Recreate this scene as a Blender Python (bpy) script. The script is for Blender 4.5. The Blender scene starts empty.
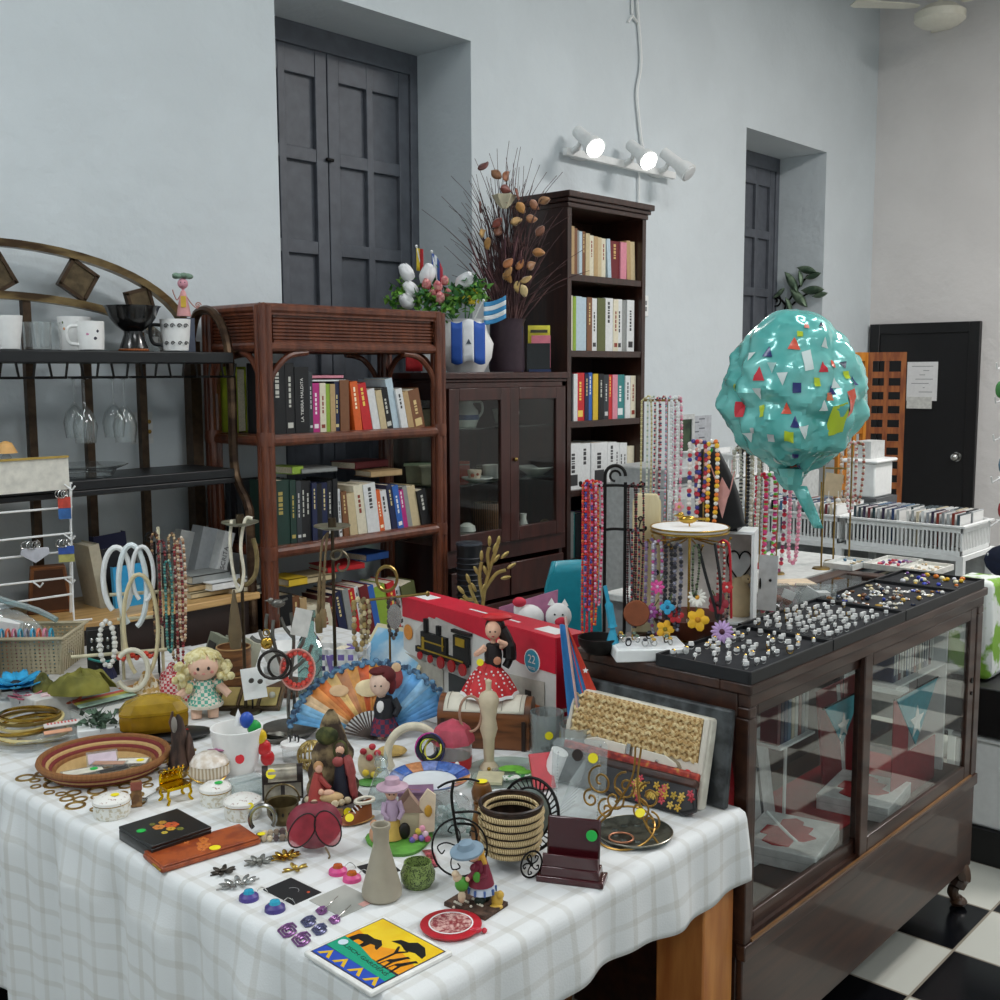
import bpy, math, random
from mathutils import Vector, Matrix
from math import sin, cos, pi, radians, atan2, sqrt
SC = bpy.context.scene; COL = SC.collection
R_ = random.Random(7)
TZ = .752                      # top of the cloth on the tables
# ---------------------------------------------------------------- camera
F, YAW, PIT, ROLL, EYE = 1105., radians(42.4), radians(6.6), radians(.25), 1.68
fw = Vector((cos(YAW)*cos(PIT), sin(YAW)*cos(PIT), -sin(PIT)))
rt0 = Vector((sin(YAW), -cos(YAW), 0)); dn0 = fw.cross(rt0)
rt = cos(ROLL)*rt0 + sin(ROLL)*dn0; dn = -sin(ROLL)*rt0 + cos(ROLL)*dn0
CAM = Vector((0, 0, EYE))
cd = bpy.data.cameras.new('camera'); cam = bpy.data.objects.new('camera', cd); COL.objects.link(cam)
cd.sensor_width = 36; cd.lens = 36*F/1000; cd.clip_start = .05
mw = Matrix((rt, -dn, -fw)).transposed().to_4x4(); mw.translation = CAM; cam.matrix_world = mw
SC.camera = cam
def ray(x, y): return rt*((x-500)/F) + dn*((y-500)/F) + fw
def atZ(x, y, z): d = ray(x, y); return CAM + d*((z-EYE)/d.z)
def atY(x, y, Y): d = ray(x, y); return CAM + d*(Y/d.y)
def atX(x, y, X): d = ray(x, y); return CAM + d*(X/d.x)
class A:                       # a spot on a surface: location, heading, metres per pixel there
    def __init__(s, p, rot=0):
        s.p = Vector(p); v = s.p-CAM; s.dep = v.dot(fw); s.s = s.dep/F
        s.az = atan2(v.y, v.x); s.rz = s.az-pi/2+radians(rot)
        s.e = -atan2(v.z, sqrt(v.x**2+v.y**2)); s.zs = s.s/max(.6, cos(s.e))
def at(x, y, z=TZ, rot=0): return A(atZ(x, y, z), rot)
def aty(x, y, Y, rot=0): return A(atY(x, y, Y), rot)
# ---------------------------------------------------------------- materials
def lin(h):
    h = h.lstrip('#'); o = []
    for i in (0, 2, 4):
        c = int(h[i:i+2], 16)/255; o.append(c/12.92 if c <= .04045 else ((c+.055)/1.055)**2.4)
    return o+[1.]
_mc = {}
def mt(h, r=.5, m=0., n=.1, sc=40., em=0., bump=0., coat=0., sheen=0., tr=0., al=1., ss=0.):
    k = (h, r, m, n, sc, em, bump, coat, sheen, tr, al, ss)
    if k in _mc: return _mc[k]
    M = bpy.data.materials.new('m_'+h.strip('#')); M.use_nodes = True; N = M.node_tree.nodes; L = M.node_tree.links
    b = N['Principled BSDF']; b.inputs['Roughness'].default_value = r; b.inputs['Metallic'].default_value = m
    c = lin(h); b.inputs['Base Color'].default_value = c
    if coat: b.inputs['Coat Weight'].default_value = coat; b.inputs['Coat Roughness'].default_value = .15
    if sheen: b.inputs['Sheen Weight'].default_value = sheen
    if tr: b.inputs['Transmission Weight'].default_value = tr; b.inputs['IOR'].default_value = 1.3
    if al < 1: b.inputs['Alpha'].default_value = al
    if em: b.inputs['Emission Color'].default_value = c; b.inputs['Emission Strength'].default_value = em
    if n or bump:
        tc = N.new('ShaderNodeTexCoord'); t = N.new('ShaderNodeTexNoise'); t.inputs['Scale'].default_value = sc; t.inputs['Detail'].default_value = 3
        L.new(tc.outputs['Object'], t.inputs['Vector'])
        if n:
            rp = N.new('ShaderNodeValToRGB'); e = rp.color_ramp.elements
            e[0].position = .3; e[1].position = .7
            e[0].color = [max(0, x*(1-n*1.5)) for x in c[:3]]+[1]; e[1].color = [min(1, x*(1+n)) for x in c[:3]]+[1]
            L.new(t.outputs['Fac'], rp.inputs['Fac']); L.new(rp.outputs['Color'], b.inputs['Base Color'])
        if bump:
            bp = N.new('ShaderNodeBump'); bp.inputs['Strength'].default_value = bump; bp.inputs['Distance'].default_value = .01
            L.new(t.outputs['Fac'], bp.inputs['Height']); L.new(bp.outputs['Normal'], b.inputs['Normal'])
    _mc[k] = M; return M
def tex(name, h1, h2, kind='noise', sc=10., st=(1, 1, 1), r=.5, m=0., lo=.4, hi=.6, bump=0., coat=0., det=4., rz=0., h3=None):
    k = (name, h1, h2, kind, sc, st, r, m, lo, hi, bump, rz, h3)
    if k in _mc: return _mc[k]
    M = bpy.data.materials.new(name); M.use_nodes = True; N = M.node_tree.nodes; L = M.node_tree.links
    b = N['Principled BSDF']; b.inputs['Roughness'].default_value = r; b.inputs['Metallic'].default_value = m
    if coat: b.inputs['Coat Weight'].default_value = coat
    tc = N.new('ShaderNodeTexCoord'); mp = N.new('ShaderNodeMapping'); mp.inputs['Scale'].default_value = st; mp.inputs['Rotation'].default_value = (0, 0, rz)
    L.new(tc.outputs['Object'], mp.inputs['Vector'])
    if kind == 'noise': t = N.new('ShaderNodeTexNoise'); t.inputs['Detail'].default_value = det; out = 'Fac'
    elif kind == 'voro': t = N.new('ShaderNodeTexVoronoi'); out = 'Distance'
    elif kind == 'cell': t = N.new('ShaderNodeTexVoronoi'); out = 'Color'
    elif kind == 'wave': t = N.new('ShaderNodeTexWave'); t.inputs['Distortion'].default_value = 1.5; t.inputs['Detail'].default_value = 2; out = 'Fac'
    elif kind == 'check': t = N.new('ShaderNodeTexChecker'); out = 'Fac'
    t.inputs['Scale'].default_value = sc; L.new(mp.outputs['Vector'], t.inputs['Vector'])
    rp = N.new('ShaderNodeValToRGB'); e = rp.color_ramp.elements; e[0].position = lo; e[1].position = hi
    e[0].color = lin(h1); e[1].color = lin(h2)
    if h3: q = e.new(min(1, hi+(hi-lo)*.6)); q.color = lin(h3)
    L.new(t.outputs[out], rp.inputs['Fac']); L.new(rp.outputs['Color'], b.inputs['Base Color'])
    if bump:
        bp = N.new('ShaderNodeBump'); bp.inputs['Strength'].default_value = bump; bp.inputs['Distance'].default_value = .004
        L.new(t.outputs[out], bp.inputs['Height']); L.new(bp.outputs['Normal'], b.inputs['Normal'])
    _mc[k] = M; return M
def glass(h='#ffffff', refl=1., rough=.02, body=0.):
    k = ('glass', h, refl, rough, body)
    if k in _mc: return _mc[k]
    M = bpy.data.materials.new('glass'); M.use_nodes = True; N = M.node_tree.nodes; L = M.node_tree.links
    N.remove(N['Principled BSDF']); out = N['Material Output']
    tp = N.new('ShaderNodeBsdfTransparent'); tp.inputs['Color'].default_value = lin(h)
    gl = N.new('ShaderNodeBsdfGlossy'); gl.inputs['Roughness'].default_value = rough
    lw = N.new('ShaderNodeLayerWeight'); lw.inputs['Blend'].default_value = .5
    p5 = N.new('ShaderNodeMath'); p5.operation = 'POWER'; p5.inputs[1].default_value = 4.; L.new(lw.outputs['Facing'], p5.inputs[0])
    ml = N.new('ShaderNodeMath'); ml.operation = 'MULTIPLY_ADD'; ml.inputs[1].default_value = refl*.9; ml.inputs[2].default_value = .04*refl; ml.use_clamp = True
    nz = N.new('ShaderNodeTexNoise'); nz.inputs['Scale'].default_value = 9; bp = N.new('ShaderNodeBump'); bp.inputs['Strength'].default_value = .02
    L.new(nz.outputs['Fac'], bp.inputs['Height']); L.new(bp.outputs['Normal'], gl.inputs['Normal'])
    L.new(p5.outputs[0], ml.inputs[0]); mx = N.new('ShaderNodeMixShader')
    L.new(ml.outputs[0], mx.inputs[0]); L.new(gl.outputs[0], mx.inputs[2])
    if body:
        df = N.new('ShaderNodeBsdfDiffuse'); df.inputs['Color'].default_value = lin('#e4eceb'); m2 = N.new('ShaderNodeMixShader'); m2.inputs[0].default_value = body
        L.new(tp.outputs[0], m2.inputs[1]); L.new(df.outputs[0], m2.inputs[2]); L.new(m2.outputs[0], mx.inputs[1])
    else: L.new(tp.outputs[0], mx.inputs[1])
    L.new(mx.outputs[0], out.inputs['Surface']); _mc[k] = M; return M
WOODD = tex('dark_wood', '#24120d', '#3a1f16', 'noise', 6, (8, 8, 1), .33, lo=.3, hi=.7, coat=.3)
RATT = tex('rattan_wood', '#4c2417', '#744029', 'noise', 8, (5, 5, 1), .35, lo=.3, hi=.7, coat=.3)
CASEW = tex('case_wood', '#2a1812', '#4a2d20', 'noise', 5, (1, 8, 8), .38, lo=.3, hi=.75, coat=.2)
BLK = mt('#101012', .45); BLKG = mt('#0b0b0c', .2, n=0, coat=.5); WHT = mt('#f0f0ee', .45, n=.03); WPL = mt('#eceeed', .35, n=.03)
GOLD = mt('#c9a24a', .25, 1., n=.15); BRASS = mt('#a58a52', .35, 1., n=.15); SILV = mt('#c9c9c6', .25, 1., n=.1); IRON = mt('#1b1918', .5, .6)
BRONZE = mt('#4a3a2c', .4, .7, n=.25); PAGES = mt('#e6dcc4', .8, n=.12, sc=200); YEL = mt('#f2e11c', .5, n=0); GRN = mt('#22b24a', .5, n=0); REDS = mt('#e2323c', .5, n=0)
GL = glass('#fbfcfc', 1.6, .03, .025); PLAS = glass('#f6f7f7', 1.2, .12, .14); PANE = glass('#f6f9f8', .8, .0)
SKIN = mt('#e8b79b', .6, n=.05)
# ---------------------------------------------------------------- mesh builder
def rotm(rx=0, ry=0, rz=0): return Matrix.Rotation(radians(rz), 4, 'Z')@Matrix.Rotation(radians(ry), 4, 'Y')@Matrix.Rotation(radians(rx), 4, 'X')
def tr(x, y, z): return Matrix.Translation((x, y, z))
class MB:
    def __init__(s, mat=None, a=None, k=None):
        s.v = []; s.f = []; s.mi = []; s.mats = []; s.cur = 0; s.uv = None; s.T = Matrix()
        if a: s.T = Matrix.Diagonal((a.s, a.s, a.zs, 1))
        elif k: s.T = Matrix.Scale(k, 4)
        if mat: s.mat(mat)
    def mat(s, m):
        if m not in s.mats: s.mats.append(m)
        s.cur = s.mats.index(m); return s
    def tf(s, T): s.T = s.T@T; return s
    def add(s, vs, fs, T=None):
        o = len(s.v); Q = s.T@T if T else s.T
        s.v += [Q@Vector(v) for v in vs]; s.f += [[i+o for i in f] for f in fs]; s.mi += [s.cur]*len(fs); return s
    def box(s, c, d, T=None, tp=1., rz=0, rx=0, ry=0):
        x, y, z = d[0]/2, d[1]/2, d[2]/2
        vs = [(sx*x*(tp if sz > 0 else 1), sy*y*(tp if sz > 0 else 1), sz*z) for sz in (-1, 1) for sy in (-1, 1) for sx in (-1, 1)]
        Q = tr(*c)@rotm(rx, ry, rz); Q = T@Q if T else Q
        return s.add(vs, [(0, 2, 3, 1), (4, 5, 7, 6), (0, 1, 5, 4), (2, 6, 7, 3), (0, 4, 6, 2), (1, 3, 7, 5)], Q)
    def bx(s, x0, x1, y0, y1, z0, z1): return s.box(((x0+x1)/2, (y0+y1)/2, (z0+z1)/2), (x1-x0, y1-y0, z1-z0))
    def tube(s, pts, r, n=6, cl=False, T=None):
        P = [Vector(p) for p in pts]; N = len(P); vs = []; fs = []; up = None
        for i in range(N):
            a = P[(i-1) % N] if (cl or i > 0) else P[i]; b = P[(i+1) % N] if (cl or i < N-1) else P[i]
            d = (b-a); d = d.normalized() if d.length > 1e-9 else Vector((0, 0, 1))
            if up is None: up = Vector((0, 0, 1)) if abs(d.z) < .9 else Vector((1, 0, 0))
            u = up-d*up.dot(d); u = u.normalized() if u.length > 1e-6 else d.orthogonal().normalized(); w = d.cross(u); up = u
            rr = r[i] if isinstance(r, (list, tuple)) else r
            vs += [P[i]+(u*cos(2*pi*k/n)+w*sin(2*pi*k/n))*rr for k in range(n)]
        for i in range(N if cl else N-1):
            j = (i+1) % N
            fs += [(i*n+k, i*n+(k+1) % n, j*n+(k+1) % n, j*n+k) for k in range(n)]
        if not cl: fs += [tuple(range(n))[::-1], tuple((N-1)*n+k for k in range(n))]
        return s.add(vs, fs, T)
    def cyl(s, a, b, r, r2=None, n=12): return s.tube([a, b], [r, r if r2 is None else r2], n)
    def lathe(s, pr, c=(0, 0, 0), n=20, T=None, fx=None):
        vs = []; fs = []; m = len(pr)
        for r, z in pr:
            for k in range(n):
                t = 2*pi*k/n; q = fx(t, z) if fx else 1
                vs.append((c[0]+r*q*cos(t), c[1]+r*q*sin(t), c[2]+z))
        for i in range(m-1): fs += [(i*n+k, i*n+(k+1) % n, (i+1)*n+(k+1) % n, (i+1)*n+k) for k in range(n)]
        if pr[0] == pr[-1]: return s.add(vs, fs, T)
        if pr[0][0] > 1e-6: fs.append(tuple(range(n))[::-1])
        if pr[-1][0] > 1e-6: fs.append(tuple((m-1)*n+k for k in range(n)))
        return s.add(vs, fs, T)
    def sph(s, c, r, nu=12, nv=8, T=None):
        if not isinstance(r, (tuple, list)): r = (r, r, r)
        vs = [(0, 0, -r[2])]+[(r[0]*sin(pi*j/nv)*cos(2*pi*i/nu), r[1]*sin(pi*j/nv)*sin(2*pi*i/nu), -r[2]*cos(pi*j/nv)) for j in range(1, nv) for i in range(nu)]+[(0, 0, r[2])]
        L = len(vs)-1; fs = [(0, 1+(i+1) % nu, 1+i) for i in range(nu)]+[(L, L-nu+i, L-nu+(i+1) % nu) for i in range(nu)]
        for j in range(nv-2): fs += [(1+j*nu+i, 1+j*nu+(i+1) % nu, 1+(j+1)*nu+(i+1) % nu, 1+(j+1)*nu+i) for i in range(nu)]
        return s.add(vs, fs, (T or Matrix())@tr(*c))
    def prism(s, poly, z0, z1, T=None):
        n = len(poly); a = sum(poly[i][0]*poly[(i+1) % n][1]-poly[(i+1) % n][0]*poly[i][1] for i in range(n))
        if a < 0: poly = poly[::-1]
        vs = [(p[0], p[1], z0) for p in poly]+[(p[0], p[1], z1) for p in poly]
        return s.add(vs, [tuple(range(n))[::-1], tuple(range(n, 2*n))]+[(i, (i+1) % n, n+(i+1) % n, n+i) for i in range(n)], T)
    def ring(s, c, R, r, T=None, n=20, m=6, ax='z', sy=1.):
        P = [(c[0]+R*cos(2*pi*i/n), c[1]+R*sy*sin(2*pi*i/n), c[2]) if ax == 'z' else (c[0]+R*cos(2*pi*i/n), c[1], c[2]+R*sy*sin(2*pi*i/n)) if ax == 'y' else (c[0], c[1]+R*cos(2*pi*i/n), c[2]+R*sy*sin(2*pi*i/n)) for i in range(n)]
        return s.tube(P, r, m, True, T)
    def grid(s, fn, nu, nv, T=None):
        vs = [fn(i/nu, j/nv) for j in range(nv+1) for i in range(nu+1)]
        return s.add(vs, [(j*(nu+1)+i, j*(nu+1)+i+1, (j+1)*(nu+1)+i+1, (j+1)*(nu+1)+i) for j in range(nv) for i in range(nu)], T)
    def beads(s, pts, r, step=2, n=6):
        for p in pts[::step]: s.sph(p, r, n, max(4, n-2))
        return s
    def o(s, name, par=None, a=None, L=None, bev=0, sol=0, sub=0, loc=None, rz=None, label=None, ang=35, kind=None, seg=2):
        me = bpy.data.meshes.new(name); me.from_pydata([tuple(v) for v in s.v], [], s.f)
        for m in s.mats: me.materials.append(m)
        if s.mats: me.polygons.foreach_set('material_index', s.mi)
        me.update(); me.shade_smooth(); me.set_sharp_from_angle(angle=radians(ang))
        ob = bpy.data.objects.new(name, me); COL.objects.link(ob)
        if par: ob.parent = par
        if a: ob.location = a.p; ob.rotation_euler.z = a.rz
        if loc is not None: ob.location = loc
        if rz is not None: ob.rotation_euler.z = rz
        if L: tag(ob, *L)
        if label: ob['label'] = label
        if kind: ob['kind'] = kind
        if sol: q = ob.modifiers.new('s', 'SOLIDIFY'); q.thickness = sol
        if bev: q = ob.modifiers.new('b', 'BEVEL'); q.width = bev; q.segments = seg; q.limit_method = 'ANGLE'; q.angle_limit = radians(40)
        if sub: q = ob.modifiers.new('u', 'SUBSURF'); q.levels = q.render_levels = sub
        return ob
def tag(o, label, cat, group=None):
    o['label'] = label; o['category'] = cat
    if group: o['group'] = group
    return o
def th(name, label, cat, a=None, loc=None, rz=0., group=None):
    o = bpy.data.objects.new(name, None); COL.objects.link(o); o.empty_display_size = .02
    if a: o.location = a.p; o.rotation_euler.z = a.rz
    else: o.location = loc or (0, 0, 0); o.rotation_euler.z = rz
    return tag(o, label, cat, group)
def copy_tree(o, loc=None, rz=None, label=None, par=None, scale=None):
    c = o.copy(); COL.objects.link(c)
    if par: c.parent = par
    for ch in o.children: copy_tree(ch, par=c)
    if loc is not None: c.location = loc
    if rz is not None: c.rotation_euler.z = rz
    if label: c['label'] = label
    if scale: c.scale = (scale,)*3
    return c
def text(body, size, par, mat, T, name='lettering', ext=.0002, align='CENTER', sx=1.):
    cu = bpy.data.curves.new(name, 'FONT'); cu.body = body; cu.size = size; cu.extrude = ext; cu.align_x = align; cu.align_y = 'CENTER'
    cu.materials.append(mat); o = bpy.data.objects.new(name, cu); me = bpy.data.meshes.new_from_object(o); bpy.data.objects.remove(o); o = bpy.data.objects.new(name, me); COL.objects.link(o); o.parent = par; o.matrix_local = T@Matrix.Diagonal((sx, 1, 1, 1)); return o
def sticker(par, m, c, r, T=None, name='price_sticker'):
    return MB(m).lathe([(0, 0), (r, 0), (r, .0006), (0, .0006)], n=16, T=(T or tr(*c))).o(name, par)
def arc(c, R, a0, a1, n=12, pl='xz'):
    o = []
    for i in range(n+1):
        t = radians(a0+(a1-a0)*i/n); u, w = R*cos(t), R*sin(t)
        o.append((c[0]+u, c[1], c[2]+w) if pl == 'xz' else (c[0]+u, c[1]+w, c[2]) if pl == 'xy' else (c[0], c[1]+u, c[2]+w))
    return o
def spiral(c, R, turns, a0=0, n=24, pl='xz', sg=1):
    o = []
    for i in range(n+1):
        q = i/n; t = radians(a0)+sg*2*pi*turns*q; r = R*(1-q*.85); u, w = r*cos(t), r*sin(t)
        o.append((c[0]+u, c[1], c[2]+w) if pl == 'xz' else (c[0]+u, c[1]+w, c[2]))
    return o
def spl(P, n=8):               # smooth curve through points
    P = [Vector(p) for p in P]; o = []
    for i in range(len(P)-1):
        a = P[max(i-1, 0)]; b = P[i]; c = P[i+1]; d = P[min(i+2, len(P)-1)]
        for k in range(n):
            t = k/n; o.append(.5*((2*b)+(c-a)*t+(2*a-5*b+4*c-d)*t*t+(3*b-a-3*c+d)*t**3))
    return o+[P[-1]]
ORD = 'first second third fourth fifth sixth seventh eighth ninth tenth eleventh twelfth thirteenth fourteenth fifteenth sixteenth seventeenth eighteenth nineteenth twentieth twenty-first twenty-second twenty-third twenty-fourth twenty-fifth twenty-sixth'.split()
def struct(mb, name, **k): return mb.o(name, kind='structure', **k)
# ---------------------------------------------------------------- room
def plaster(h, name):
    M = tex(name, h, h, r=.85); N = M.node_tree.nodes; L = M.node_tree.links; b = N['Principled BSDF']
    c = lin(h); tc = N.new('ShaderNodeTexCoord')
    t1 = N.new('ShaderNodeTexNoise'); t1.inputs['Scale'].default_value = 2.2; t1.inputs['Detail'].default_value = 6; L.new(tc.outputs['Object'], t1.inputs['Vector'])
    rp = [n for n in N if n.type == 'VALTORGB'][0]; rp.color_ramp.elements[0].color = [x*.95 for x in c[:3]]+[1]; rp.color_ramp.elements[1].color = c
    L.new(t1.outputs['Fac'], rp.inputs['Fac'])
    t2 = N.new('ShaderNodeTexNoise'); t2.inputs['Scale'].default_value = 14; t2.inputs['Detail'].default_value = 5; L.new(tc.outputs['Object'], t2.inputs['Vector'])
    bp = N.new('ShaderNodeBump'); bp.inputs['Strength'].default_value = .35; bp.inputs['Distance'].default_value = .02; L.new(t2.outputs['Fac'], bp.inputs['Height']); L.new(bp.outputs['Normal'], b.inputs['Normal'])
    return M
PL = plaster('#d4dce0', 'white_plaster')
WY, WX, CZ, X0, Y0 = 3.8, atY(875, 170, 3.8).x, 4.55, -2.2, -3.2
n1, n2, NT, NB = (atY(278, 150, 3.8).x, atY(471.5, 150, 3.8).x), (atY(744.5, 230, 3.8).x, atY(824.5, 230, 3.8).x), atY(471, 41, 3.8).z, .97
w = MB(PL)
for a, b in ((X0, n1[0]), (n1[1], n2[0]), (n2[1], WX)): w.bx(a, b, WY, 4.25, 0, CZ)
for a, b in (n1, n2): w.bx(a, b, WY, 4.25, NT, CZ).bx(a, b, WY, 4.25, 0, NB)
struct(w, 'wall_back')
struct(MB(plaster('#dedbd9', 'lamp_warmed_plaster')).bx(WX, WX+.2, Y0, 4.25, 0, CZ), 'wall_right')  # base colour warmed to stand in for warmer lamp light on this wall
struct(MB(PL).bx(X0-.2, X0, Y0, 4.25, 0, CZ), 'wall_left')
struct(MB(PL).bx(X0, WX, Y0-.2, Y0, 0, CZ), 'wall_front')
struct(MB(mt('#cfcfcd', .9, n=.05, sc=3)).bx(X0-.2, WX+.2, Y0-.2, 4.4, CZ, CZ+.2), 'ceiling')
# checker floor
fm = bpy.data.materials.new('checker_tile'); fm.use_nodes = True; N = fm.node_tree.nodes; L = fm.node_tree.links; b = N['Principled BSDF']
tc = N.new('ShaderNodeTexCoord'); mp = N.new('ShaderNodeMapping'); mp.inputs['Location'].default_value = (-2.818/.32, -1.084/.32, .5); mp.inputs['Scale'].default_value = (1/.32, 1/.32, 0)
L.new(tc.outputs['Object'], mp.inputs['Vector']); ck = N.new('ShaderNodeTexChecker'); ck.inputs['Scale'].default_value = 1
ck.inputs['Color1'].default_value = lin('#0c0e12'); ck.inputs['Color2'].default_value = lin('#c4c5bc'); L.new(mp.outputs[0], ck.inputs['Vector'])
br = N.new('ShaderNodeTexBrick'); br.offset = 0; br.inputs['Scale'].default_value = 1; br.inputs['Mortar Size'].default_value = .012; br.inputs['Brick Width'].default_value = 1; br.inputs['Row Height'].default_value = 1
br.inputs['Color1'].default_value = br.inputs['Color2'].default_value = (0, 0, 0, 1); br.inputs['Mortar'].default_value = (1, 1, 1, 1); L.new(mp.outputs[0], br.inputs['Vector'])
mx = N.new('ShaderNodeMix'); mx.data_type = 'RGBA'; L.new(br.outputs['Color'], mx.inputs[0]); L.new(ck.outputs['Color'], mx.inputs[6]); mx.inputs[7].default_value = lin('#8d8578'); L.new(mx.outputs[2], b.inputs['Base Color'])
b.inputs['Roughness'].default_value = .18
struct(MB(fm).bx(X0-.2, WX+.2, Y0-.2, 4.4, -.1, 0), 'floor')
# shutters in the two niches
SH = mt('#5c6068', .5, n=.12, sc=15)
def shutter(i, x0, x1):
    t = bpy.data.objects.new('window_%d' % i, None); COL.objects.link(t); t['kind'] = 'structure'; t.location = (x0, 4.2, NB)
    w = x1-x0; h = NT-NB; f = MB(SH).bx(0, .05, -.03, .04, 0, h).bx(w-.05, w, -.03, .04, 0, h).bx(.05, w-.05, -.03, .04, h-.1, h)
    f.o('window_frame', t, bev=.003)
    for k in range(2):
        a = .05+k*(w-.1)/2; e = a+(w-.1)/2; m = MB(SH).bx(a+.002, e-.002, .005, .04, 0, h-.1)
        cw = (e-a)/2; rows = [0, .1, .5, .95, 1.4, 1.8, h-.2]
        xs = [a+.003, a+.07, (a+e)/2-.02, (a+e)/2+.02, e-.07, e-.003]
        for q in (0, 2, 4): m.bx(xs[q], xs[q+1], -.02, .006, 0, h-.1)
        for z0 in [.0, .42, .84, 1.26, 1.68, h-.22]: m.bx(a+.07, e-.07, -.018, .006, z0, z0+(.06 if z0 < h-.3 else .12))
        lf = m.o('shutter_leaf', t, bev=.003)
    MB(IRON).cyl((w/2-.02, -.03, .98), (w/2+.02, -.03, .98), .008).cyl((w/2-.02, -.03, 1.7), (w/2+.02, -.03, 1.7), .008).o('bolt', t)
    return t
shutter(1, *n1); shutter(2, *n2)
# door in the right-hand wall
d = bpy.data.objects.new('door_1', None); COL.objects.link(d); d['kind'] = 'structure'; d.location = (WX, 0, 0)
BD = mt('#0e0d0f', .42, n=.1, sc=12)
yl, yr, dz = 3.78, atX(982.6, 323, WX).y, 2.04
MB(BD).bx(-.04, 0, yl-.08, yl, 0, dz).bx(-.04, 0, yr, yr+.08, 0, dz).bx(-.04, 0, yr+.08, yl-.08, dz-.08, dz).o('door_frame', d, bev=.004)
MB(BD).bx(-.025, 0, yr+.08, yl-.08, 0, dz-.08).o('door_panel', d)
k = atX(955, 457, WX-.06)
MB(SILV).sph((-.075, k.y, k.z), .032).cyl((-.02, k.y, k.z), (-.075, k.y, k.z), .014).cyl((-.03, k.y, k.z), (-.02, k.y, k.z), .036).o('door_knob', d, label='round chrome door knob')
p0, p1 = atX(907, 362, WX-.04), atX(936, 401, WX-.04)
t = th('paper_notice', 'white paper notice taped to the black door', 'notice', loc=(WX-.027, (p0.y+p1.y)/2, p1.z))
hw, hh = (p0.y-p1.y)/2, p0.z-p1.z
MB(mt('#e6e6e6', .8, n=.03)).bx(-.0015, 0, -hw, hw, 0, hh).o('sheet', t)
ln = MB(mt('#77797e', .8, n=0))
for q in range(7): ln.bx(-.0022, -.0015, -hw*.7+q % 3*.03, hw*.7-(q*7 % 4)*.03, hh*(.88-.11*q), hh*(.88-.11*q)+.004)
ln.o('lettering', t)
tg = MB(mt('#d5d5d0', .8)).bx(-.02, -.0025, -hw*.7, hw*.9, -.06, .03).o('paper_pocket', t)
# ceiling fan
c = Vector((6.7, 2.6, 0)); c = atZ(940, 16, 4.12)
t = th('ceiling_fan', 'cream ceiling fan hanging from the ceiling near the corner', 'fan', loc=(c.x, c.y, CZ))
CR = mt('#dedbcc', .4, n=.03)
MB(CR).lathe([(0, -.06), (.07, -.06), (.075, 0), (0, 0)]).cyl((0, 0, -.4), (0, 0, -.03), .016).o('down_rod', t)
MB(CR).lathe([(0, -.5), (.13, -.49), (.17, -.46), (.17, -.41), (.1, -.36), (.03, -.34), (0, -.34)], n=28).o('motor_housing', t)
for q in range(3):
    T = rotm(0, 0, 20+q*120)
    m = MB(CR).prism([(.16, -.02), (.25, -.055), (.6, -.075), (.64, -.04), (.64, .05), (.58, .075), (.25, .05), (.16, .02)], -.375, -.367, T)
    m.o('fan_blade', t)
def wb(mat, t): m = MB(mat); m.T = tr(*(-t.location)); return m
# ---------------------------------------------------------------- track light and wires on the long wall
a0, a1 = atY(570, 147, 3.72), atY(679, 178, 3.72)
tz = (a0.z+a1.z)/2
t = th('track_light', 'white three-lamp spotlight bar on the long plaster wall', 'spotlight', loc=(a0.x, 3.8, tz))
L_ = a1.x-a0.x
MB(WPL).bx(0, L_, -.06, -.03, -.02, .02).bx(.1, .2, -.03, 0, -.02, .02).bx(L_-.2, L_-.1, -.03, 0, -.02, .02).o('rail', t, bev=.003)
for i, (px, on) in enumerate(((598, 1), (650, 1), (684, 0))):
    q = atY(px, 150+i*10, 3.62).x-a0.x
    D = Vector((-.28, -.78, -.55)).normalized() if on else Vector((.1, -.75, -.62)).normalized(); P = Vector((q-.06, -.12, .075))
    MB(WPL).cyl((q-.06, -.05, 0), (q-.06, -.1, .02), .016).cyl((q-.06, -.1, .02), P, .012).tube([P-D*.05, P+D*.08, P+D*.11, P+D*.16], [.032, .036, .05, .054], 16).o('spot_head', t)
    e = P+D*.162; T = Matrix.Translation(e)@D.to_track_quat('Z', 'Y').to_matrix().to_4x4()
    MB(mt('#fffdf6', .5, n=0, em=30.) if on else mt('#d8dadb', .1, n=0)).lathe([(0, -.002), (.046, -.002), (.042, .006), (0, .01)], n=16, T=T).o('lamp_face', t)
    if on:
        ld = bpy.data.lights.new('spot_lamp', 'SPOT'); ld.energy = 40; ld.spot_size = radians(75); ld.spot_blend = .6; ld.shadow_soft_size = .04; ld.color = (1, .97, .9)
        lo = bpy.data.objects.new('spot_lamp', ld); COL.objects.link(lo); lo.location = t.location+e+D*.03; lo.rotation_euler = D.to_track_quat('-Z', 'Y').to_euler()
b1 = [atY(x, y, 3.785) for x, y in ((636, -60), (637, 0), (641, 60), (637, 90), (638, 110), (641, 138), (643, 148))]
MB(WPL).tube(spl(b1), .009, 6).o('power_cable', L=('white cable running down the wall to the spotlight bar', 'cable'))
b1 = [atY(x, y, 3.79) for x, y in ((632, -60), (632, 14))]
MB(WPL).tube(b1, .008, 6).tube([atY(628, 22, 3.79), atY(632.5, 16, 3.78), atY(637, 22, 3.79)], .008, 5).o('hook_wire', L=('short white wire ending in a hook high on the wall', 'wire'))
b1 = [atY(x, y, 3.785) for x, y in ((639, 172), (639, 300), (639, 420))]
MB(WPL).tube(b1, .007, 6).o('wall_cable', L=('thin white cable below the spotlights beside the tall bookcase', 'cable'))
q = atY(643, 306, 3.8); t = th('wall_socket', 'white wall socket beside the top of the tall bookcase', 'socket', loc=tuple(q))
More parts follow.
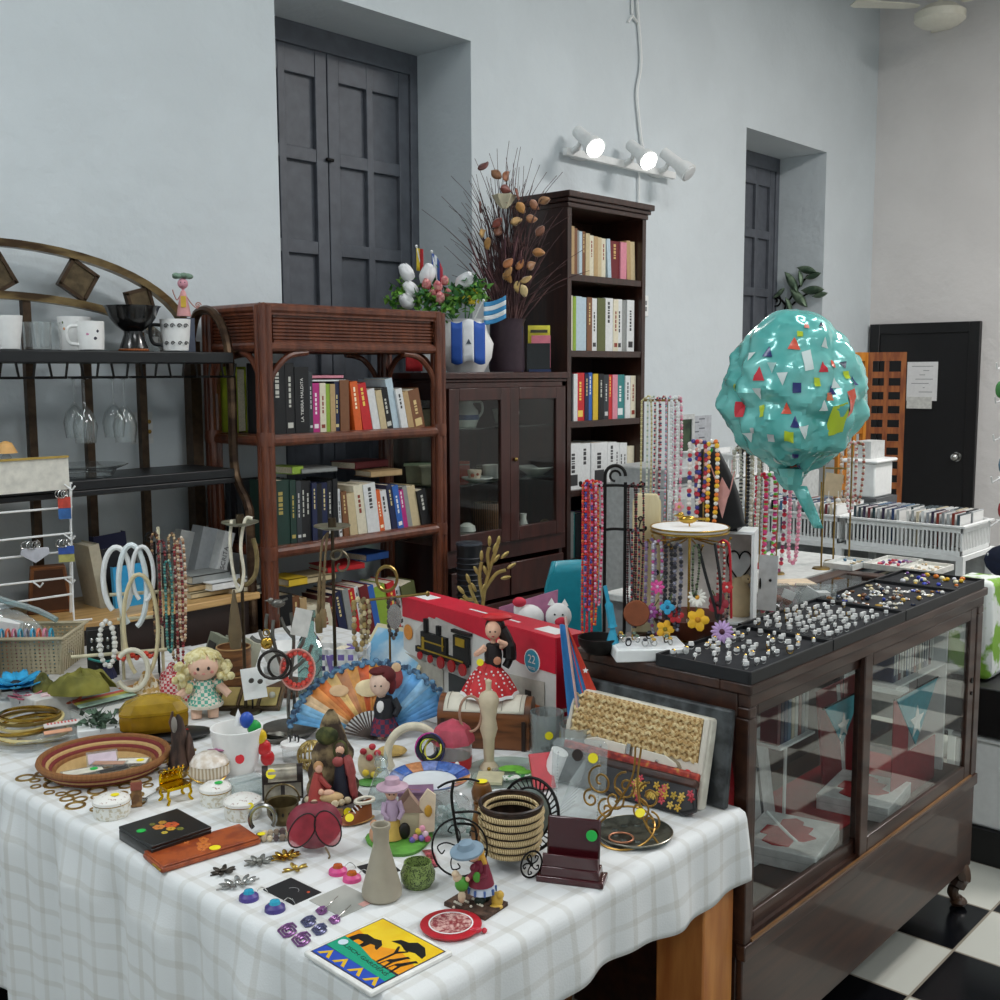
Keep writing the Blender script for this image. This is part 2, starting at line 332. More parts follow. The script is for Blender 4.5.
MB(WPL).bx(-.04, .04, -.012, 0, -.06, .06).o('face_plate', t, bev=.004); MB(mt('#888a8c', .5)).bx(-.02, .02, -.014, -.012, -.03, -.005).bx(-.02, .02, -.014, -.012, .005, .03).o('socket_insert', t)
# metal leaf ornament in the second niche, hung on its right jamb
GL_ = tex('leaf_metal', '#4d6450', '#7d9178', 'noise', 20, r=.5, m=.4)
q = atX(800, 292, n2[1]-.03); k = 6.95/F*1.1
t = th('leaf_ornament', 'green metal leaf and vine ornament on the white niche jamb', 'wall ornament', loc=(q.x, q.y, q.z))
k = (q-CAM).dot(fw)/F*1.35; K2 = (q-CAM).dot(fw)/F
def lp(x, y): return (0, -(x-800)*k, -(y-292)*K2)
m = MB(IRON)
for P in (((778, 326), (786, 316), (789, 304), (797, 290), (806, 276)), ((787, 312), (796, 302), (806, 294), (814, 290)), ((789, 305), (783, 297), (776, 297))): m.tube(spl([lp(*p) for p in P], 5), .008, 5)
m.tube([(0, c[0], c[2]) for c in spiral((-(780-800)*k, 0, -(300-292)*K2), .06, 1.6)], .007, 5)
m.o('vine', t)
for (x, y, an, l) in ((794, 282, 55, 19), (806, 271, 15, 16), (811, 277, -15, 13), (800, 298, 45, 20), (811, 291, 0, 18), (792, 305, 70, 13), (817, 296, -10, 12), (784, 292, 140, 11), (801, 279, 80, 12)):
    T = tr(*lp(x, y))@Matrix.Rotation(radians(an), 4, 'X')
    m = MB(GL_).grid(lambda u, v: (-.015-.02*(1-(2*v-1)**2), -(u-.5)*l*k, (v-.5)*l*k*.36*sin(pi*min(1, u*1.02+.0))**.7), 8, 4, T); m.o('leaf', t, sol=.003)
# ---------------------------------------------------------------- baker's rack
t = th('bakers_rack', 'dark bronze metal rack with arched top and two black shelves', 'rack', loc=(1.6, 3.55, 0))
cx = 1.6; RX = 2.33; LX = .87
m = wb(BRONZE, t)
for x in (1.075, 1.28, 1.5, 1.7, 1.905, 2.115): m.bx(x-.014, x+.014, 3.69, 3.715, .9, 1.78+.12*(abs(x-cx) < .3)+.05)
m.o('back_bar', t)
for x in (LX, RX): wb(BRONZE, t).bx(x-.022, x+.022, 3.68, 3.73, 0, 1.8).o('rear_post', t)
for x in (LX, RX):
    m = wb(tex('bronze_edge', '#3a2a20', '#6b5540', 'noise', 6, (1, 1, 3), .35, .7), t)
    m.tube(spl([(x, 3.71, 1.8), (x, 3.66, 1.9), (x, 3.56, 1.905), (x, 3.48, 1.82), (x, 3.45, 1.66), (x, 3.45, 1.36), (x, 3.42, 1.27), (x, 3.37, 1.2), (x, 3.36, 1.05), (x, 3.36, 0)], 6), .017, 8).o('front_leg', t)
EDGE = tex('bronze_band', '#4b3a2a', '#8a7550', 'noise', 6, (1, 1, 3), .3, .8)
for hw, z0, hh, n in ((.73, 1.74, .37, 'top_arch'), (.62, 1.74, .2, 'lower_arch')):
    m = wb(EDGE, t); P = [(cx+hw*cos(pi*i/30), 3.70, z0+hh*sin(pi*i/30)**.85) for i in range(31)]
    vs = []; fs = []
    for i, p in enumerate(P):
        e = Vector(P[min(i+1, 30)])-Vector(P[max(i-1, 0)]); nx, nz = -e.z/e.length*.013, e.x/e.length*.013
        vs += [(p[0]-nx, p[1]-.018, p[2]-nz), (p[0]+nx, p[1]-.018, p[2]+nz), (p[0]+nx, p[1]+.018, p[2]+nz), (p[0]-nx, p[1]+.018, p[2]-nz)]
        if i < 30: fs += [(4*i+k, 4*i+4+k, 4*i+4+(k+1) % 4, 4*i+(k+1) % 4) for k in range(4)]
    m.add(vs, fs); m.o(n, t)
for px, py, an, sz in ((78, 280, 32, .1), (140, 303, -15, .088), (-6, 275, 60, .1)):
    q = atY(px, py, 3.70); m = wb(mt('#5d4f3a', .35, .6, n=.3), t); m.box(q, (sz, .012, sz), ry=an).mat(BRONZE)
    Q = tr(*q)@rotm(0, an, 0); h = sz/2
    for c, d in (((0, 0, h), (sz+.012, .022, .012)), ((0, 0, -h), (sz+.012, .022, .012)), ((h, 0, 0), (.012, .022, sz)), ((-h, 0, 0), (.012, .022, sz))): m.box(c, d, T=Q)
    m.o('diamond_ornament', t)
BSH = mt('#15171a', .4, n=.1)
m = wb(BSH, t).bx(LX+.0, 2.31, 3.40, 3.685, 1.715, 1.755); m.o('upper_shelf', t, bev=.004)
m = wb(IRON, t)
for x in [1.0+i*.105 for i in range(13)]: m.tube([(x, 3.405, 1.715), (x+.008, 3.405, 1.668), (x+.052, 3.405, 1.668), (x+.06, 3.405, 1.715)], .0045, 5).cyl((x+.008, 3.405, 1.668), (x+.008, 3.66, 1.668), .0045, n=5).cyl((x+.052, 3.405, 1.668), (x+.052, 3.66, 1.668), .0045, n=5)
m.o('glass_hanger', t)
wb(BSH, t).bx(LX, 2.30, 3.40, 3.685, 1.305, 1.338).bx(LX, 2.30, 3.4, 3.42, 1.285, 1.305).o('lower_shelf', t, bev=.004)
wb(tex('counter_wood', '#b08a55', '#caa36a', 'noise', 4, (1, 9, 9), .45, coat=.1), t).bx(LX-.03, 2.345, 3.33, 3.75, .86, .885).o('wood_counter', t, bev=.004)
wb(mt('#2a1a14', .5), t).bx(LX, 2.32, 3.36, 3.74, .05, .86).o('base_cabinet', t)
# ---------------------------------------------------------------- rattan bookcase
RF, RB, RL, RR, RT = 3.33, 3.69, 2.385, 3.29, 1.925
t = th('rattan_bookcase', 'reddish brown rattan bookcase with open sides in front of the shutters', 'bookcase', loc=((RL+RR)/2, (RF+RB)/2, 0))
for x in (RL+.012, RR-.012):
    for y in (RF+.012, RB-.012):
        m = wb(RATT, t)
        for dx, dy in ((-.012, -.012), (.012, -.012), (-.012, .012), (.012, .012)): m.cyl((x+dx, y+dy, 0), (x+dx, y+dy, RT), .0155, n=10)
        for z in (1.44, 1.02, .6): m.lathe([(.033, -.025), (.035, 0), (.033, .025)], (x, y, z), n=12)
        m.o('post', t)
for y, n in ((RF, 0), (RB, 1)):
    m = wb(RATT, t); m.cyl((RL, y+.012, RT-.012), (RR, y+.012, RT-.012), .02, n=10).cyl((RL, y+.012, RT-.15), (RR, y+.012, RT-.15), .018, n=10)
    for k in range(8): m.cyl((RL+.03, y+.016, RT-.04-k*.0128), (RR-.03, y+.016, RT-.04-k*.0128), .0066, n=6)
    m.tube([(RL+.05, y+.006, RT-.03), (RR-.05, y+.006, RT-.03), (RR-.05, y+.006, RT-.135), (RL+.05, y+.006, RT-.135)], .006, 6, True)
    for sx, x in ((1, RL+.03), (-1, RR-.03)): m.tube(spl([(x, y+.014, RT-.32), (x+sx*.02, y+.014, RT-.25), (x+sx*.09, y+.014, RT-.185), (x+sx*.18, y+.014, RT-.168)]), .012, 8)
    m.o('rail_panel', t)
for x in (RL+.012, RR-.012):
    m = wb(RATT, t); m.cyl((x, RF, RT-.012), (x, RB, RT-.012), .02, n=10).cyl((x, RF, RT-.15), (x, RB, RT-.15), .018, n=10)
    for k in range(8): m.cyl((x, RF+.03, RT-.04-k*.0128), (x, RB-.03, RT-.04-k*.0128), .0066, n=6)
    for sy, y in ((1, RF+.03), (-1, RB-.03)): m.tube(spl([(x, y, RT-.32), (x, y+sy*.015, RT-.25), (x, y+sy*.06, RT-.19), (x, y+sy*.12, RT-.168)]), .012, 8)
    m.o('side_rail', t)
wb(RATT, t).bx(RL, RR, RF, RB, RT-.035, RT-.02).o('top_panel', t)
for z in (1.455, 1.04, .625):
    m = wb(RATT, t).bx(RL+.02, RR-.02, RF+.015, RB-.01, z-.016, z)
    for y in (RF+.008, RB-.008): m.cyl((RL, y, z-.022), (RR, y, z-.022), .021, n=10)
    for x in (RL+.012, RR-.012): m.cyl((x, RF, z-.022), (x, RB, z-.022), .019, n=10)
    m.o('shelf', t)
# ---------------------------------------------------------------- tall dark bookcase
BL, BR, BF, BB, BT = 4.25, 4.905, 3.43, 3.78, 2.545
t = th('tall_bookcase', 'tall dark wooden bookcase full of books beside the china cabinet', 'bookcase', loc=((BL+BR)/2, (BF+BB)/2, 0))
wb(WOODD, t).bx(BL, BL+.03, BF, BB, 0, BT-.04).o('side_panel', t); wb(WOODD, t).bx(BR-.03, BR, BF, BB, 0, BT-.04).o('side_panel', t)
wb(WOODD, t).bx(BL+.03, BR-.03, BB-.015, BB, 0, BT-.04).o('back_panel', t)
wb(WOODD, t).bx(BL-.03, BR+.03, BF-.035, BB, BT-.03, BT).bx(BL-.018, BR+.018, BF-.02, BB, BT-.05, BT-.03).bx(BL-.006, BR+.006, BF-.01, BB, BT-.075, BT-.05).o('cornice', t, bev=.004)
SHZ = [2.155, 1.785, 1.435, 1.09, .74, .4, .06]
for z in SHZ: wb(WOODD, t).bx(BL+.03, BR-.03, BF+.004, BB-.015, z-.032, z).o('shelf', t, bev=.002)
# ---------------------------------------------------------------- books
def book(X, Y, z, w, h, d, hx, lean, label, group, name='book', lab=None, pages=True):
    T = tr(0, 0, 0)@Matrix.Rotation(radians(-lean), 4, 'Y')
    t = th(name, label, 'book', loc=(X, Y, z), group=group)
    c = mt(hx, R_.choice((.35, .5, .6)), n=.06, sc=60)
    bt = min(.003, w*.18)
    MB(c).bx(-w, 0, 0, bt, 0, h).bx(-w, -w+bt, bt, d, 0, h).bx(-bt, 0, bt, d, 0, h).tf(T).o('cover', t).data.transform(T)
    m = MB(PAGES).bx(-w+bt, -bt, bt, d-.004, .003, h-.004); o = m.o('pages', t); o.data.transform(T)
    if lab:
        q = MB(mt(lab, .5, n=0))
        k = R_.random()
        z_ = h*(.35+.2*k)
        while z_ < h*(.72+.2*k): l_ = R_.uniform(.006, .02); q.bx(-w*.64, -w*.4, -.0006, 0, z_, z_+l_); z_ += l_+.005
        if k < .4: q.bx(-w*.8, -w*.2, -.0006, 0, h*.08, h*.08+w*.5)
        o = q.o('spine_title', t); o.data.transform(T)
    return t
CN = {'black': '#17181b', 'white': '#dddfdf', 'red': '#c4252a', 'navy': '#1d2547', 'blue': '#2f63b4', 'cream': '#ddd6bf', 'tan': '#b89b70', 'brown': '#7a5034', 'dark green': '#1f3b33', 'orange': '#d9622a', 'magenta': '#b8317f', 'grey': '#8f9290', 'pale blue': '#b9cdd8', 'yellow': '#d8b530', 'teal': '#2f7f80', 'dark red': '#6d1c22', 'beige': '#c9b892', 'lime': '#8fae3c', 'pink': '#d6899a', 'olive': '#5d6238', 'charcoal': '#33383c', 'maroon': '#5b2026', 'purple': '#5a3c78'}
LABC = {'black': '#c9c9c0', 'navy': '#d8c890', 'dark green': '#b9a55c', 'charcoal': '#c8c8c8', 'white': '#3a3a3c', 'red': '#f0d060', 'blue': '#eeeeee', 'brown': '#d8c088', 'magenta': '#f2e8ee', 'cream': '#8a3b2c', 'orange': '#fff0d0', 'maroon': '#d0b070', 'dark red': '#d0b070', 'teal': '#e0e8e8', 'purple': '#e8e0f0'}
def row(ents, Yf, z, where, group, d=.16, x0=None, ord0=0):
    X = x0; n = 0; pl = 0
    for e in ents:
        px, top, cn = e[0], e[1], e[2]; ln = e[3] if len(e) > 3 else 0
        p = atY(px, 400, Yf); s = (p-CAM).dot(fw)/F
        if X is None: X = p.x-.02
        w = max(.008, p.x-X-.0008); zt = EYE-((top-374)*s); h = max(.12, (zt-z))/max(.9, cos(radians(ln)))
        lab = '%s book, %s from the left on %s' % (cn, ORD[n], where)
        book(p.x, Yf+R_.uniform(0, .012), z, max(.01, w-max(0, h*(sin(radians(ln))-sin(radians(pl))))), h-sin(radians(ln))*w*.6, d*R_.uniform(.85, 1.05), CN[cn], ln, lab, group, lab=LABC.get(cn) if R_.random() < .8 else None)
        X = p.x; n += 1; pl = ln
RW = RF+.03
row([(286, 364, 'black'), (295, 364, 'black'), (309, 368, 'black'), (313, 373, 'charcoal'), (320, 384, 'magenta'), (326, 384, 'cream'), (331, 385, 'lime'), (336, 385, 'tan'), (341, 383, 'navy'), (350, 381, 'brown'), (362, 381, 'orange', 7), (373, 382, 'red', 10), (381, 388, 'white', 11), (387, 390, 'beige', 11), (394, 387, 'black', 11), (401, 378, 'pale blue', 11), (408, 388, 'white', 12), (414, 391, 'tan', 13), (425, 387, 'brown', 13)], RW, 1.455, 'the top shelf of the rattan bookcase', 'books on the top rattan shelf', x0=RL+.05)
row([(288, 481, 'dark green'), (294, 481, 'dark green'), (299, 482, 'charcoal'), (304, 482, 'black'), (310, 482, 'black'), (315, 484, 'navy'), (320, 485, 'black'), (326, 484, 'navy'), (331, 482, 'black'), (336, 480, 'black'), (341, 490, 'white', 3), (347, 492, 'brown', 4), (356, 493, 'beige', 6), (366, 484, 'cream', 7), (378, 482, 'white', 7), (384, 490, 'orange', 9), (391, 490, 'white', 9), (397, 484, 'navy', 10), (403, 485, 'blue', 10), (408, 490, 'magenta', 10), (413, 486, 'grey', 11), (421, 485, 'beige', 11), (430, 488, 'black', 12)], RW, 1.04, 'the middle rattan shelf', 'books on the middle rattan shelf', x0=RL+.05)
row([(289, 598, 'black'), (296, 600, 'brown'), (303, 602, 'tan'), (318, 606, 'cream', 9), (332, 604, 'cream', 12), (337, 598, 'maroon', 12), (345, 592, 'navy', 12), (351, 590, 'grey', 10), (358, 590, 'red', 10), (363, 588, 'white', 11), (372, 585, 'dark red', 12), (378, 586, 'blue', 12), (390, 584, 'lime', 12), (398, 582, 'red', 11), (404, 583, 'white', 11), (419, 580, 'olive', 13)], RW, .625, 'the low rattan shelf', 'books on the low rattan shelf', x0=RL+.05)
# books lying on and behind the rows
def flat(x0, x1, yb, z, d, h, cn, label, rz=0, name='book', rx=0):
    p, q = atY(x0, 400, yb), atY(x1, 400, yb); w = q.x-p.x
    t = th(name, label, 'book', loc=((p.x+q.x)/2, yb+d/2, z), rz=radians(rz)); c = mt(CN[cn], .5, n=.06)
    MB(c).bx(-w/2, w/2, -d/2, -d/2+.003, 0, h).bx(-w/2, w/2, -d/2, d/2, 0, .003).bx(-w/2, w/2, -d/2, d/2, h-.003, h).o('cover', t); MB(PAGES).bx(-w/2+.004, w/2-.004, -d/2+.003, d/2-.004, .003, h-.003).o('pages', t)
flat(311, 346, RW+.01, 1.455+.19, .13, .012, 'white', 'white book lying flat on the standing books of the top rattan shelf')
flat(312, 344, RW+.015, 1.455+.2025, .12, .016, 'pink', 'pink book lying flat on top of the white one on the rattan shelf')
flat(350, 388, RW+.14, 1.04+.245, .14, .03, 'dark red', 'dark red book lying behind the middle rattan row', 8)
flat(372, 401, RW+.05, 1.04+.215, .12, .025, 'tan', 'tan book lying across the leaning books of the middle rattan shelf', -6)
flat(302, 336, RW+.02, 1.04+.258, .15, .018, 'grey', 'grey book lying flat on the dark books of the middle rattan shelf', -4)
flat(289, 301, RW+.03, 1.04+.258, .12, .03, 'lime', 'small green book lying on the dark middle rattan row', 5)
flat(284, 303, RW+.0, .625+.25, .14, .03, 'yellow', 'yellow book lying on the low rattan row at its left end')
flat(300, 332, RW+.02, .625+.245, .15, .025, 'beige', 'beige book lying flat on the low rattan row')
flat(328, 362, RW+.02, .625+.272, .15, .022, 'red', 'red book lying flat on the low rattan row', -8)
flat(362, 386, RW+.06, .625+.285, .14, .03, 'blue', 'blue book lying flat on the low rattan row beside the red one', 4)
# seen through the open left side of the rattan case
t = th('ring_binder', 'lime green ring binder at the back of the top rattan shelf', 'binder', loc=(RL+.05, 3.57, 1.455))
MB(mt('#9aa92f', .45, n=.08)).bx(0, .003, 0, .11, 0, .25).bx(.04, .043, 0, .11, 0, .25).bx(.003, .04, .107, .11, 0, .25).o('cover', t); MB(PAGES).bx(.005, .038, .006, .1, .005, .24).o('pages', t)
for i, (y, cn) in enumerate(((3.56, 'charcoal'), (3.60, 'black'), (3.64, 'charcoal'))):
    t = th('book', ['charcoal book seen through the open left side of the middle rattan shelf', 'black book behind the charcoal one, seen through the rattan side', 'rearmost dark book seen through the open rattan side'][i], 'book', loc=(RL+.05, y, 1.04), group='dark books at the back of the rattan case')
    MB(mt(CN[cn], .5)).bx(0, .2, 0, .003, 0, .23).bx(0, .2, .028, .031, 0, .23).bx(0, .003, .003, .028, 0, .23).o('cover', t); MB(PAGES).bx(.004, .195, .003, .028, .002, .226).o('pages', t)
BG = 'books in the tall bookcase'; BW = BF+.03
def wh(n): return 'the %s shelf of the tall bookcase' % n
row([(574, 232, 'tan'), (577, 234, 'brown'), (580, 236, 'grey'), (583, 237, 'pale blue'), (586, 237, 'brown'), (590, 239, 'beige'), (594, 241, 'cream'), (598, 242, 'tan'), (602, 243, 'beige'), (606, 244, 'cream'), (611, 244, 'pale blue', 4), (620, 247, 'dark red'), (626, 248, 'pink'), (631, 246, 'tan', 3), (636, 247, 'beige', 3)], BW, 2.155, wh('highest'), BG, x0=BL+.034, d=.2)
row([(573, 299, 'cream'), (576, 300, 'lime'), (582, 300, 'pale blue'), (587, 301, 'pale blue'), (592, 301, 'brown'), (597, 302, 'white'), (605, 302, 'olive'), (613, 302, 'white'), (618, 303, 'cream'), (623, 303, 'white'), (627, 304, 'grey'), (634, 304, 'white')], BW, 1.785, wh('second'), BG, x0=BL+.034, d=.2)
row([(574, 375, 'black'), (578, 376, 'white'), (586, 375, 'red'), (590, 376, 'navy'), (594, 375, 'blue'), (599, 376, 'yellow'), (604, 376, 'black'), (609, 377, 'charcoal'), (613, 377, 'red'), (618, 377, 'pink'), (626, 377, 'teal'), (631, 378, 'white'), (636, 378, 'cream')], BW, 1.435, wh('third'), BG, x0=BL+.034, d=.2)
row([(581, 445, 'white'), (592, 445, 'white'), (608, 444, 'white'), (617, 444, 'white'), (621, 445, 'white'), (625, 445, 'white'), (629, 445, 'white'), (636, 448, 'cream')], BW, 1.09, wh('fourth'), BG, x0=BL+.034, d=.22)
row([(574, 515, 'grey'), (577, 515, 'teal'), (582, 516, 'charcoal'), (588, 515, 'purple'), (593, 516, 'dark green'), (599, 516, 'black'), (606, 515, 'teal'), (612, 516, 'charcoal'), (618, 518, 'black'), (626, 518, 'navy')], BW, .74, wh('fifth'), BG, x0=BL+.034, d=.2)
# ---------------------------------------------------------------- china cabinet
KL, KR, KF, KB, KT = 3.352, 4.20, 3.40, 3.78, 1.68
DW = tex('cabinet_wood', '#2a120e', '#45201a', 'noise', 5, (6, 6, 1), .35, lo=.3, hi=.75, coat=.3)
t = th('china_cabinet', 'dark reddish wooden china cabinet with two glazed doors', 'cabinet', loc=((KL+KR)/2, (KF+KB)/2, 0))
wb(DW, t).bx(KL-.015, KR+.015, KF-.015, KB, KT-.03, KT).bx(KL-.005, KR+.005, KF-.005, KB, KT-.045, KT-.03).o('top_board', t, bev=.004)
wb(DW, t).bx(KL+.02, KR-.02, KB-.015, KB, .05, KT-.045).o('back_panel', t)
wb(DW, t).bx(KR-.025, KR, KF+.02, KB, 0, KT-.045).o('side_panel', t)
wb(DW, t).bx(KL, KL+.025, KF+.02, KF+.07, .9, KT-.045).bx(KL, KL+.025, KB-.06, KB, .9, KT-.045).bx(KL, KL+.025, KF+.07, KB-.06, KT-.12, KT-.045).bx(KL, KL+.025, KF+.02, KB, 0, .92).o('side_frame', t)
wb(PANE, t).bx(KL+.01, KL+.014, KF+.07, KB-.06, .92, KT-.12).o('side_pane', t)
wb(DW, t).bx(KL, KR, KF, KF+.02, 0, .62).bx(KL+.025, KR-.025, KF+.02, KB-.015, .6, .62).bx(KL, KR, KF, KF+.02, .82, .9).bx(KL+.025, KR-.025, KF+.02, KB-.015, .88, .9).bx(KL, KL+.03, KF, KF+.02, .9, KT-.045).bx(KR-.03, KR, KF, KF+.02, .9, KT-.045).bx(KL, KR, KF, KF+.02, KT-.07, KT-.045).o('carcass', t, bev=.002)
mid = (KL+KR)/2
for i, (a, b) in enumerate(((KL+.03, mid), (mid, KR-.03))):
    dd = th('cabinet_door', '', '', loc=(0, 0, 0)); del dd['label'], dd['category']; dd.name = 'cabinet_door'; dd.parent = t
    f = wb(DW, t); y0, y1 = KF-.018, KF+.004; f.bx(a, a+.062, y0, y1, .9, KT-.07).bx(b-.062, b, y0, y1, .9, KT-.07).bx(a+.062, b-.062, y0, y1, .9, .965).bx(a+.062, b-.062, y0, y1, KT-.125, KT-.07)
    f.o('door_frame', dd, bev=.003)
    wb(PANE, t).bx(a+.062, b-.062, KF-.009, KF-.005, .965, KT-.125).o('door_pane', dd)
    if i: wb(BRASS, t).sph((a+.03, KF-.026, 1.28), .01).o('door_knob', dd)
    wb(DW, t).bx(a+.004, b-.004, KF-.018, KF, .645, .8).o('drawer', t, bev=.004)
    wb(DW, t).bx(a+.004, b-.004, KF-.018, KF, .06, .6).bx(a+.06, b-.06, KF-.024, KF-.018, .12, .54).o('lower_door', t, bev=.004)
for z in (1.43, 1.18): wb(glass('#d8efe6', 1.2), t).bx(KL+.026, KR-.026, KF+.04, KB-.02, z-.008, z).o('glass_shelf', t)
def on(px, Y, z, rot=0): return A(Vector((atY(px, 400, Y).x, Y, z)), rot)
# ---------------------------------------------------------------- tables and their cloths
def legs(t, x0, x1, y0, y1, mat, w=.1):
    for x in (x0, x1-w):
        for y in (y0, y1-w): wb(mat, t).bx(x, x+w, y, y+w, 0, .68).o('leg', t, bev=.004)
OW = tex('orange_wood', '#a8622c', '#c98745', 'noise', 5, (6, 6, 1), .4, lo=.3, hi=.7)
t = th('long_table', 'orange wooden table with chunky legs under the striped white cloth', 'table', loc=(1.53, 2.2, 0))
wb(OW, t).bx(1.045, 2.015, 1.155, 3.28, .70, .745).bx(1.08, 1.98, 1.2, 3.24, .62, .7).o('tabletop', t); legs(t, 1.08, 2.03, 1.17, 3.26, OW, .12)
t = th('side_table', 'second table under a white cloth behind the glass showcase', 'table', loc=(2.28, 2.43, 0))
wb(OW, t).bx(2.04, 2.52, 1.67, 3.26, .70, .745).o('tabletop', t); legs(t, 2.05, 2.51, 1.68, 3.25, OW, .06)
cm = bpy.data.materials.new('woven_cloth'); cm.use_nodes = True; N = cm.node_tree.nodes; L = cm.node_tree.links; b = N['Principled BSDF']; b.inputs['Roughness'].default_value = .85; b.inputs['Sheen Weight'].default_value = .2
uv = N.new('ShaderNodeUVMap'); sp = N.new('ShaderNodeSeparateXYZ'); L.new(uv.outputs[0], sp.inputs[0])
def stripe(o, per, wid):
    a = N.new('ShaderNodeMath'); a.operation = 'DIVIDE'; a.inputs[1].default_value = per; L.new(o, a.inputs[0])
    f = N.new('ShaderNodeMath'); f.operation = 'FRACT'; L.new(a.outputs[0], f.inputs[0])
    p = N.new('ShaderNodeMath'); p.operation = 'PINGPONG'; p.inputs[1].default_value = .5; L.new(f.outputs[0], p.inputs[0])
    q = N.new('ShaderNodeMapRange'); q.interpolation_type = 'SMOOTHSTEP'; q.inputs[1].default_value = wid*.6; q.inputs[2].default_value = wid; q.inputs[3].default_value = 1; q.inputs[4].default_value = 0; L.new(p.outputs[0], q.inputs[0]); return q.outputs[0]
s1 = stripe(sp.outputs[0], .062, .14); s2 = stripe(sp.outputs[1], .062, .14)
ad = N.new('ShaderNodeMath'); ad.operation = 'ADD'; L.new(s1, ad.inputs[0]); L.new(s2, ad.inputs[1])
nz = N.new('ShaderNodeTexNoise'); nz.inputs['Scale'].default_value = 9; nz.inputs['Detail'].default_value = 5; L.new(uv.outputs[0], nz.inputs['Vector'])
ml = N.new('ShaderNodeMath'); ml.operation = 'MULTIPLY'; L.new(ad.outputs[0], ml.inputs[0]); L.new(nz.outputs['Fac'], ml.inputs[1])
rp = N.new('ShaderNodeValToRGB'); rp.color_ramp.elements[0].color = lin('#e0e2e2'); rp.color_ramp.elements[1].color = lin('#cccbc6'); rp.color_ramp.elements[1].position = .95; L.new(ml.outputs[0], rp.inputs[0]); L.new(rp.outputs[0], b.inputs['Base Color'])
n2_ = N.new('ShaderNodeTexNoise'); n2_.inputs['Scale'].default_value = 260; L.new(uv.outputs[0], n2_.inputs['Vector']); bp = N.new('ShaderNodeBump'); bp.inputs['Strength'].default_value = .25; bp.inputs['Distance'].default_value = .002; L.new(n2_.outputs['Fac'], bp.inputs['Height']); L.new(bp.outputs[0], b.inputs['Normal'])
def cloth(name, x0, x1, y0, y1, dl, df, dr, label, rr=.012):
    NU, NV = 150, 170; U0, U1, V0, V1 = x0-dl, x1+dr, y0-df, y1
    us = [U0+(U1-U0)*i/NU for i in range(NU+1)]; vs = [V0+(V1-V0)*j/NV for j in range(NV+1)]
    P = []; UV = []
    for v in vs:
        for u in us:
            ul = max(0, x0-u); vf = max(0, y0-v); ur = max(0, u-x1)
            x = min(max(u, x0), x1); y = max(v, y0); z = TZ
            h = sqrt(ul*ul+vf*vf) if ul and vf else ul+vf+ur
            if h > 0:
                wv = min(1, h/.12); z = TZ-h*(.985)
                if ul: x = x0-.008*min(1, ul/.01)-wv*(.012+.012*sin(v*21+1)*wv+.007*sin(v*47))
                if ur: x = x1+.008*min(1, ur/.01)
                if vf: y = y0-.008*min(1, vf/.01)-wv*(.008+.007*sin(u*19)+.005*sin(u*43+2))
                if ul and vf: k = min(ul, vf); x -= k*.25; y -= k*.25
                z += .012*wv*sin(u*9+v*7)*(1 if h > .1 else h/.1)
            P.append((x, y, z)); UV.append((u, v))
    m = MB(cm); m.add(P, [(j*(NU+1)+i, j*(NU+1)+i+1, (j+1)*(NU+1)+i+1, (j+1)*(NU+1)+i) for j in range(NV) for i in range(NU)])
    o = m.o(name, ang=180, L=(label, 'tablecloth')); l = o.data.uv_layers.new(name='UVMap')
    for lp_ in o.data.loops: l.data[lp_.index].uv = UV[lp_.vertex_index]
    q = o.modifiers.new('s', 'SOLIDIFY'); q.thickness = .0012; q.offset = -1; return o
cloth('tablecloth', 1.036, 2.022, 1.148, 3.29, .52, .155, 0, 'white tablecloth with grey woven stripes hanging over the front table edges')
CL2 = cloth('tablecloth', 1.985, 2.53, 1.66, 3.27, 0, .1, .1, 'plain white cloth on the table behind the showcase, under the chest')
CL2.location.z = .0022
t = th('storage_box', 'dark red storage box on the floor under the long table', 'box', loc=(1.62, 1.62, 0), rz=.1)
MB(mt('#3a0f14', .5)).box((0, 0, .15), (.42, .3, .3)).o('body', t, bev=.006); MB(mt('#4a151a', .5)).box((0, 0, .315), (.44, .32, .03)).o('lid', t, bev=.005)
# ---------------------------------------------------------------- glass showcase
SX0, SX1, SY0, SY1, ST, SB = 2.045, 3.46, 1.15, 1.625, 1.02, .1
t = th('glass_showcase', 'dark wooden showcase with sliding glass doors beside the tablecloth', 'showcase', loc=((SX0+SX1)/2, (SY0+SY1)/2, 0))
wb(CASEW, t).bx(SX0-.008, SX1+.008, SY0-.008, SY0+.07, ST-.025, ST).bx(SX0-.008, SX1+.008, SY1-.05, SY1, ST-.025, ST).bx(SX0-.008, SX0+.05, SY0+.07, SY1-.05, ST-.025, ST).bx(SX1-.05, SX1+.008, SY0+.07, SY1-.05, ST-.025, ST).bx(SX0, SX1, SY0, SY0+.03, .965, ST-.025).bx(SX0, SX0+.03, SY0+.03, SY1, .94, ST-.025).bx(SX1-.03, SX1, SY0+.03, SY1, .94, ST-.025).bx(SX0, SX0+.03, SY0, SY0+.03, .94, .965).bx(SX1-.045, SX1, SY0, SY0+.03, .94, .965).o('top_frame', t, bev=.004)
wb(PANE, t).bx(SX0+.05, SX1-.05, SY0+.07, SY1-.05, ST-.012, ST-.004).o('top_pane', t)
for x0, x1, y0, y1 in ((SX0+.0006, SX0+.0294, SY0+.0006, SY0+.035), (SX1-.045, SX1-.0006, SY0+.0006, SY0+.035), (SX0+.0006, SX0+.0294, SY1-.03, SY1-.0006), (SX1-.0294, SX1-.0006, SY1-.03, SY1-.0006)):
    wb(CASEW, t).bx(x0, x1, y0, y1, .431, .94).o('corner_post', t, bev=.003)
wb(PANE, t).bx(SX0+.012, SX0+.017, SY0+.035, SY1-.03, .46, .945).o('end_pane', t)
